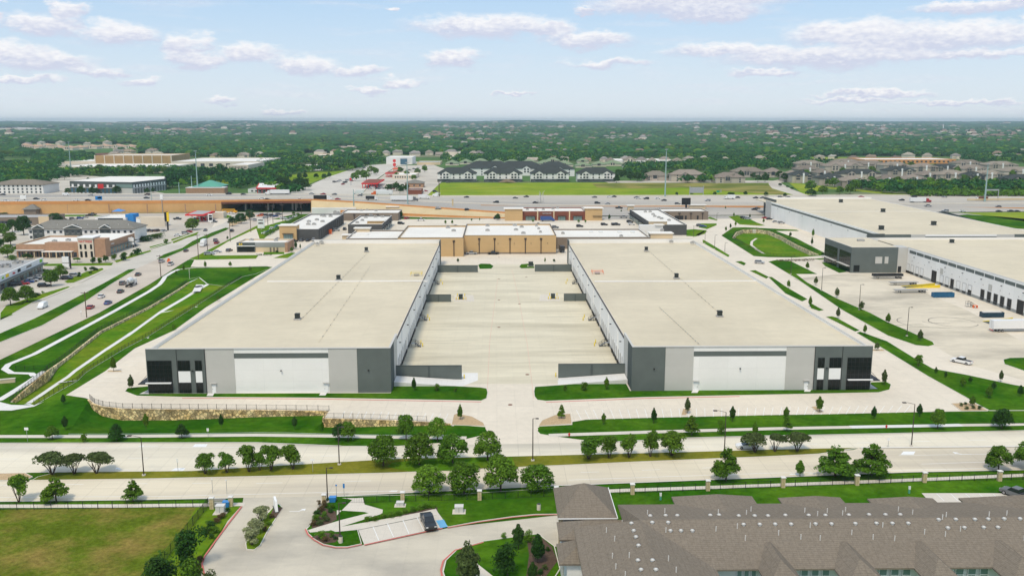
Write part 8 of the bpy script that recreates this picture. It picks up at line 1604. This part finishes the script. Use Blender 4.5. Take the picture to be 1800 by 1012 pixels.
for i, (x, y, h, w, m) in enumerate(SH): bush(x, y, h, w, m, '%s shrub in the planting beds at the bottom, %s from the left' % ({'leaf':'green','leaf_dark':'dark green','leaf_brown':'brownish','leaf_olive':'olive','leaf_bright':'bright green'}[m], ordn(i+1)))
# hedges: several bushes that read as one clipped row
def hedge(P, h, w, m, lb, n=None):
    V = []; r = np.random.default_rng(int(P[0][0])); Q = [G(*q) for q in P]
    for a, b in zip(Q[:-1], Q[1:]):
        L_ = (b-a).length; k = int(L_*26*h)
        t = r.uniform(0, 1, k)[:, None]; base = np.array(a)[None, :]*(1-t)+np.array(b)[None, :]*t; off = r.uniform(-w/2, w/2, (k, 2)); pz = r.uniform(.1, h, k); top = r.uniform(0, 1, k) < .5; pz = np.where(top, h, pz)
        base[:, 0] += off[:, 0]; base[:, 1] += np.where(top, off[:, 1], np.sign(off[:, 1])*w/2); base[:, 2] = pz; V.append(leaves(base, np.tile([0, -.4, .8], (k, 1)), .26, r, .6))
    V = np.concatenate(V); tag(link('hedge', np_mesh('hedge', V, np.arange(len(V)).reshape(-1, 4), [m])), lb, 'hedge')
hedge([(848,373.3),(931,373.3)], 1.6, 2, 'leaf_bright', 'bright low hedge along the car park below the freeway slope'); hedge([(705,372.5),(758,377)], 1.6, 2, 'leaf_bright', 'low hedge at the left of the car park near the tan tower'); hedge([(451,449),(478,449)], .7, 1, 'leaf_dark', 'low dotted hedge beside the fast-food drive')
hedge([(240,424),(286,415)], 2, 3, 'leaf_dark', 'dark hedge bank behind the pale pylon sign'); hedge([(1368,460),(1432,458)], .9, 1.6, 'leaf_brown', 'brownish flower hedge on the grass near the dark office corner'); hedge([(468,415),(500,396),(530,382)], 1.5, 3, 'leaf', 'green hedge row between the avenue and the shops parking'); hedge([(681,340),(700,332)], 2, 3, 'leaf', 'clipped hedge near the far red canopy')
gP = 'small trees in the shops car park'
for i, (x, y, h, w, m) in enumerate(((783,394,7,6,'leaf'),(795,394,7,6,'leaf'),(829,389,5,4,'leaf'),(843,388,5,3,'leaf'),(875,387,11,13,'leaf_dark'),(705,384,12,9,'leaf_dark'),(712,375,9,8,'leaf'),(760,376,7,10,'leaf'),(795,374,7,6,'leaf_dark'),(835,374,5,4,'leaf_dark'),(877,373,5,5,'leaf_dark'),(1071,387,10,6,'leaf_dark'),(1092,375,6,4,'leaf_dark'),(1017,392,6,6,'leaf'),(1029,392,6,5,'leaf'),(937,391,6,5,'leaf'),(958,462,9,4,'leaf'),(974,461,6,6,'leaf_dark'),(805,461,7,6,'leaf_dark'),(999,457,8,5,'leaf'),(560,410,6,8,'leaf'),(520,438,14,8,'leaf_dark'),(528,438,9,4,'leaf_dark'),(513,443,9,8,'leaf'),(361,471,12,7,'leaf'),(405,469,9,8,'leaf'),(440,477,9,8,'leaf'),(442,491,6,6,'leaf'),(383,529,10,8,'leaf'),(305,580,11,9,'leaf'),(323,476,10,6,'leaf'),(310,482,6,6,'leaf'),(400,421,6,5,'leaf_dark'),(487,444,4,8,'leaf_dark'),(516,378,6,8,'leaf'),(524,381,7,9,'leaf_bright'))):
    tree(x, y, h, w, 'oval', m, 'small tree or shrub around the shops and the basin edge, number %s in a sweep from the car park to the basin' % ordn(i+1) if 0 else 'small tree by the shops and basin edge, %s in order from car park to avenue' % ordn(i+1), 1, gP)

# trees one can tell apart beyond the freeway
CLU = [('in front of the dark grey office',(108,288),(338.5,343),9,6.5,'leaf_dark'),('in the tall grove right of the dark office',(292,402),(312,330),12,13,'leaf_far'),('on the campus car park at left',(0,250),(303,328),14,8.5,'leaf_far'),('in front of the cream school',(160,300),(305,314),8,10,'leaf'),('by the striped diner',(488,542),(328,337),7,10,'leaf_dark'),
 ('left of the diner lawn',(452,505),(306,325),6,10,'leaf_dark'),('in the lawn left of the far avenue',(505,585),(310,316),6,6,'leaf_dark'),('along the left of the far avenue',(545,648),(291,303),10,11,'leaf_dark'),('between the far avenue and the red canopy',(622,664),(306,320),6,9,'leaf'),('around the far drive-ins',(690,748),(303,318),6,8,'leaf'),
 ('round the dark hip-roofed shop',(680,715),(333,341),6,7,'leaf_dark'),('in the dark belt left of the tan-roofed blocks',(1086,1165),(308,320),10,10,'leaf_dark'),('behind the bare meadow',(1170,1390),(313,322),14,9,'leaf_dark'),('in front of the beige estate',(1425,1600),(326,343),16,9,'leaf'),('in the thicket beside the freeway at right',(1600,1800),(332,345),12,8,'leaf'),('among the beige blocks',(1405,1790),(292,326),24,9,'leaf'),('right edge of the meadow blocks',(1076,1086),(316,322),2,8,'leaf_dark')]
r_ = random.Random(5)
for nm, (a, b), (y0, y1), n, hh, m in CLU:
    P = sorted((a + (b-a)*(i+.5+r_.uniform(-.45, .45))/n, r_.uniform(y0, y1)) for i in range(n))
    for i, (x, y) in enumerate(P):
        s = r_.uniform(.75, 1.25); tree(x, y, 0, 0, ('round','oval')[i % 3 == 2], m, 'tree %s, %s from the left' % (nm, ordn(i+1)), 1, 'trees ' + nm, p=GT(x, y), h=hh*s, w=hh*s*1.05)
for i, (x, y, h, w) in enumerate(((1189,344.5,7,6),(1216,342,3.5,6),(1256,344,7,7),(1284,344,6,15),(1310,344,8,8),(1346,345,8,9),(1380,345.5,6,7),(1425,346,13,20),(1371,328,6,7),(1385,330,4,7),(1392,333,4,6),(1440,283,7,6),(1470,281,7,7),(1400,321,6,7))): tree(x, y, 0, 0, 'round', 'leaf_dark', 'lone tree on the far meadows, %s listed from the tall mast' % ordn(i+1), 1, 'lone meadow trees', p=GT(x, y), h=h/ppm(GT(x, y)), w=w/ppm(GT(x, y)))

# ------------------------------------------------------------------ far suburbs: houses one by one, then the mass
def house_mesh(wm, rm, k, hipr):
    mb = MB(); L_, D_ = (17, 12) if k else (14, 13); mb.box(-L_/2, -D_/2, -1, L_/2, D_/2, 3.4 if k else 5.6, 0); z = 3.4 if k else 5.6
    h_ = MB(); hip(h_, -L_/2-.7, L_/2+.7, -D_/2-.7, D_/2+.7, z, z+4, ((-L_/2+(5 if hipr else .1), 0), (L_/2-(5 if hipr else .1), 0))); mb.add(h_.v, h_.f, 1)
    h2 = MB(); hip(h2, -L_*.1, L_*.42, -D_/2-4, 1, z-.1, z+2.8, ((L_*.16, -D_/2-2), (L_*.16, 0))); mb.add(h2.v, h2.f, 1); mb.box(L_*-.06, -D_/2-3.4, -1, L_*.38, 0, z-.1, 0)
    for i in range(3): mb.box(-L_/2+1+i*2.2, -D_/2-.05, 1, -L_/2+2.2+i*2.2, -D_/2+.1, 2.3, 2)
    return mb.mesh('house', [wm, rm, 'window_glass'])
M('roof_brown', (.25,.19,.14), var=.15, scale=.3, rnd=.35, rough=1, spec=.05); M('roof_grey', (.30,.28,.25), var=.12, scale=.3, rnd=.3, rough=1, spec=.05); M('roof_pale', (.34,.30,.24), var=.12, scale=.3, rnd=.25, rough=1, spec=.05)
HM = [(house_mesh('tan_light', 'roof_brown', 1, 1), 'brown-roofed'), (house_mesh('cream_wall', 'roof_grey', 0, 1), 'grey-roofed'), (house_mesh('cream_wall', 'roof_pale', 1, 0), 'tan-roofed'), (house_mesh('cream_wall', 'roof_pale', 0, 1), 'tan-roofed')]
HZ = [('behind the sage cottages',(870,1340),(252,285),40),('behind the beige estate',(1340,1800),(252,280),52),('behind the tall tan hall',(180,470),(263,276),24),('left of the sage cottages',(560,860),(250,274),36),('on the plain at far left',(0,200),(242,256),18),('on the ridge left of centre',(300,560),(250,262),14)]
hs = []
for nm, (a, b), (y0, y1), n in HZ:
    cand = []
    rows = max(3, n // 13); per = n // rows
    for j in range(rows):
        y = y1 - (y1-y0)*(j/(rows))**.8
        for i in range(per): cand.append((j, a + (b-a)*(i+.5+r_.uniform(-.42, .42))/per, y + r_.uniform(-1.5, 1.5)))
    cand.sort(key=lambda c: (c[0], c[1])); cnt = {}
    for j, x, y in cand:
        p = GT(x, y); me, dsc = HM[r_.randrange(4)]; cnt[j] = cnt.get(j, 0) + 1
        o = tag(link('house', me, None, p, r_.uniform(-.5, .5) + r_.choice((0, 1.57))), '%s house %s, row %s, %s from left' % (dsc, nm, ORD[j], ordn(cnt[j])), 'house', 'houses ' + nm)
        s = r_.uniform(.85, 1.15) * (1 + max(0, p.y-1500)/5000); o.scale = (s, s, s); hs.append((p.x, p.y))
# woodland
def poly_in(x, y, P):
    r = np.zeros(x.shape, bool); j = len(P)-1
    for i in range(len(P)):
        xi, yi = P[i]; xj, yj = P[j]; r ^= ((yi > y) != (yj > y)) & (x < (xj-xi)*(y-yi)/((yj-yi) or 1e-9)+xi); j = i
    return r
EXC = FARF + [[(-200,346),(-200,326),(80,326),(112,312),(292,306),(296,339),(335,326),(400,326),(402,346)],[(104,303),(104,290),(165,284),(165,271),(303,270),(303,277),(460,277),(452,290),(440,306),(400,306),(300,300)],[(395,346),(440,325),(505,345),(520,345),(540,325),(600,307),(655,290),(745,282),(780,285),(810,296),(768,321),(1086,321.5),(1400,322),(1430,345)],
       [(768,322),(768,300),(780,288),(1100,284),(1100,322)],[(497,330),(500,309),(615,299),(610,309),(540,327)],[(465,298),(540,289),(650,290),(560,300)],[(1385,346),(1370,318),(1400,316),(1450,328),(1595,344),(1595,346)],[(1425,285),(1415,276),(1520,274),(1690,276),(1700,291),(1520,292)],[(525,282),(530,269),(590,269),(590,280)],[(676,292),(676,272),(780,272),(780,292)],
       [(1130,322),(1130,300),(1245,300),(1245,320)],[(1255,322),(1255,304),(1412,296),(1412,322)],[(1385,330),(1395,290),(1800,286),(1860,290),(1860,330),(1600,326),(1440,333)],[(595,268),(598,259),(640,262),(640,268)],[(783,284),(800,268),(838,250),(846,250),(815,272),(797,284)],[(30,268),(30,252),(245,254),(245,267)],[(1060,294),(1060,278),(1210,278),(1210,292)],[(0,290),(0,278),(60,278),(60,290)]]
EX2 = [[(q[0], q[1]) for q in P] for P in EXC]
def wood(y0, y1, s0, s1, faces, seed, hgt, keep):
    r = np.random.default_rng(seed); out_ = []
    yy = y0
    while yy < y1:
        t = (yy-y0)/(y1-y0); s = s0 + (s1-s0)*t; half = yy*math.tan(R(34)); n = int(2*half/s); x = np.linspace(-half, half, n) + r.uniform(-.6, .6, n)*s; y = yy + r.uniform(-.6, .6, n)*s; out_.append(np.stack([x, y, np.full(n, s)], 1)); yy += s*.95
    P = np.concatenate(out_); 
    z = np.array([zt(a, b) for a, b in P[:, :2]])
    v = np.stack([P[:, 0], P[:, 1], z-H], 1); d = v @ np.array(_F); X = 900+FPX*(v @ np.array(_R))/d; Y = 506-FPX*(v @ np.array(_U))/d
    k = np.ones(len(P), bool)
    for E_ in EX2: k &= ~poly_in(X, Y, E_)
    n1 = np.sin(P[:, 0]*.011+P[:, 1]*.004)+np.sin(P[:, 1]*.009-P[:, 0]*.006+2)+.8*np.sin(P[:, 0]*.031+1)*np.sin(P[:, 1]*.027); n1 += .9*np.sin(P[:, 0]*.0045+2)*np.sin(P[:, 1]*.0035+1); k &= (n1 + r.uniform(-1.2, 1.2, len(P))) > keep
    # openings for the suburbs, paler on the right and at the upper left
    sub = ((X > 1350) & (Y < 243) & (Y > 226)) | ((X < 700) & (Y < 232)) | ((X > 560) & (X < 860) & (Y < 262) & (Y > 240)) ; k &= ~(sub & (r.uniform(0, 1, len(P)) < .45))
    H_ = np.array(hs); 
    P, z = P[k], z[k]
    if y0 < 3000:
        near = np.zeros(len(P), bool)
        for hx, hy in hs: near |= (np.abs(P[:, 0]-hx) < 11) & (P[:, 1] > hy-26) & (P[:, 1] < hy+9)
        P, z = P[~near], z[~near]
    return P, z, r
def blob_mesh(name, P, z, r, sub, hgt, m):
    import bmesh
    bm = bmesh.new(); bmesh.ops.create_icosphere(bm, subdivisions=sub, radius=1); bv = np.array([v.co[:] for v in bm.verts]); bf = np.array([[v.index for v in f.verts] for f in bm.faces]); bm.free()
    n = len(P); rad = 1 + r.uniform(-.34, .34, (n, len(bv), 1)); V = bv[None]*rad; s = P[:, 2]*r.uniform(.48, .85, n); V = V * np.stack([s, s, hgt*r.uniform(.35, .68, n)], 1)[:, None, :]
    V[:, :, 0] += P[:, 0][:, None]; V[:, :, 1] += P[:, 1][:, None]; V[:, :, 2] += (z + hgt*.5)[:, None]
    F = bf[None] + (np.arange(n)*len(bv))[:, None, None]; o = link(name, np_mesh(name, V.reshape(-1, 3), F.reshape(-1, 3), [m, 'leaf'], np.repeat((r.uniform(0, 1, n) < .2).astype(int), len(bf)))); o['kind'] = 'stuff'; o['label'] = 'dense green woodland and garden trees filling the far plain'; return o
def leafy(name, P, z, r, hgt, m, nl):
    n = len(P); d = r.normal(0, 1, (n, nl, 3)); d /= np.linalg.norm(d, axis=2)[:, :, None]; d[:, :, 2] = np.abs(d[:, :, 2])*1.0-.15
    s = (P[:, 2]*r.uniform(.5, .8, n))[:, None, None]; C = np.stack([P[:, 0], P[:, 1], z+hgt*.42], 1)[:, None, :]; hz = (hgt*r.uniform(.45, .72, n))[:, None]
    Q = d * s; Q[:, :, 2] = d[:, :, 2]*hz; Q = (Q*r.uniform(.75, 1.1, (n, nl, 1)) + C).reshape(-1, 3); V = leaves(Q, d.reshape(-1, 3)+np.array([0, 0, .3]), 1.9, r, .35)
    o = link(name, np_mesh(name, V, np.arange(len(V)).reshape(-1, 4), [m, 'leaf'], np.repeat((r.uniform(0, 1, n) < .22).astype(int), nl))); o['kind'] = 'stuff'; o['label'] = 'dense green trees just beyond the freeway and around the estates'; return o
P, z, r = wood(800, 1700, 9.5, 10.5, 0, 3, 9, -.9); leafy('woodland', P, z, r, 9, 'leaf_far', 34)
P, z, r = wood(1700, 4200, 11, 21, 0, 4, 9, -1.0); blob_mesh('woodland', P, z, r, 2, 10, 'leaf_far')
P, z, r = wood(4200, 13600, 24, 62, 0, 5, 10, -.7); blob_mesh('woodland', P, z, r, 1, 13, 'leaf_far')
# distant suburbs as one mass
r = np.random.default_rng(9); V = []; F = []; MI = []
n = 2600; yy = 1700*np.exp(r.uniform(0, 1, n)*math.log(6.5)); ang = r.uniform(-31, 31, n)
for i in range(n):
    y = yy[i]; x = y*math.tan(R(ang[i])); q = math.sin(x*.0035+1.3)+math.sin(y*.0021+x*.001)+.4*math.sin(x*.02)
    if q + r.uniform(-.9, .9) < .35 and not (ang[i] > 12 and 2300 < y < 5200): continue
    s = r.uniform(.7, 1.3)*(1+max(0, y-2500)/4200); w, d_, h_ = 9*s, 6*s, (3.6 if r.uniform() < .93 else 6)*min(s, 1.8); z = zt(x, y)
    if r.uniform() < .03: w *= 4
    o = len(V); V += [(x-w, y-d_, z-1), (x+w, y-d_, z-1), (x+w, y+d_, z-1), (x-w, y+d_, z-1), (x-w, y-d_, z+h_*1.6), (x+w, y-d_, z+h_*1.6), (x+w, y+d_, z+h_*1.6), (x-w, y+d_, z+h_*1.6), (x-w*.5, y, z+h_*2.6), (x+w*.5, y, z+h_*2.6)]
    F += [(o, o+1, o+5, o+4), (o+1, o+2, o+6, o+5), (o+3, o, o+4, o+7), (o+4, o+5, o+9, o+8), (o+6, o+7, o+8, o+9)]; MI += [0, 0, 0, 1, 1] if i % 3 else [0, 0, 0, 2, 2]
o = link('distant_houses', np_mesh('distant_houses', V, F, ['cream_wall', 'roof_brown', 'roof_grey'], MI)); o['kind'] = 'stuff'; o['label'] = 'countless pale rooftops of far suburbs scattered through the trees towards the horizon'
# scrub on the meadow edge
r = np.random.default_rng(12); Q = []
for _ in range(1500):
    x = r.uniform(1600, 1800); y = r.uniform(333, 345); p = GT(x, y); Q.append((p.x, p.y, 4.5, p.z))
Q = np.array(Q); leafy('undergrowth', Q[:, :3], Q[:, 3], r, 4.5, 'leaf', 14)['label'] = 'dense green scrub in the thicket beside the freeway at right'
t = solo('dirt_mound', MB().add([(GT(x, y).x, GT(x, y).y, zt(0, 900)+hh_) for x, y, hh_ in ((875,321,0),(890,319.5,3.5),(898,319,3),(908,321.5,0),(893,322,1.2))], [(0,4,1),(1,4,2),(2,4,3)]), 'earth', 'brown mound of earth at the meadow edge before the dark-based blocks', 'mound')
# ------------------------------------------------------------------ haze
hz = MB().box(-14500, -250, -9, 14500, 14600, 102); o = link('haze', hz.mesh('haze', [])); o['kind'] = 'stuff'; o['label'] = 'thin bluish summer haze over the plain'
hm = bpy.data.materials.new('haze'); hm.use_nodes = True; t = hm.node_tree; t.nodes.clear(); oo = nd(t, 'ShaderNodeOutputMaterial'); pv = nd(t, 'ShaderNodeVolumePrincipled')
pv.inputs['Color'].default_value = (.74, .92, 1.0, 1); pv.inputs['Density'].default_value = 8.4e-5; pv.inputs['Anisotropy'].default_value = .3; t.links.new(pv.outputs[0], oo.inputs['Volume']); o.data.materials.append(hm)
hm.cycles.homogeneous_volume = True
dup_ = {k: v for k, v in USED.items() if len(v) > 1}
if dup_: print('DUPLICATE LABELS', len(dup_), list(dup_.items())[:8])
lg = [k for k in USED if len(k.split()) > 16 or len(k.split()) < 4]
if lg: print('LABEL LENGTH', lg)
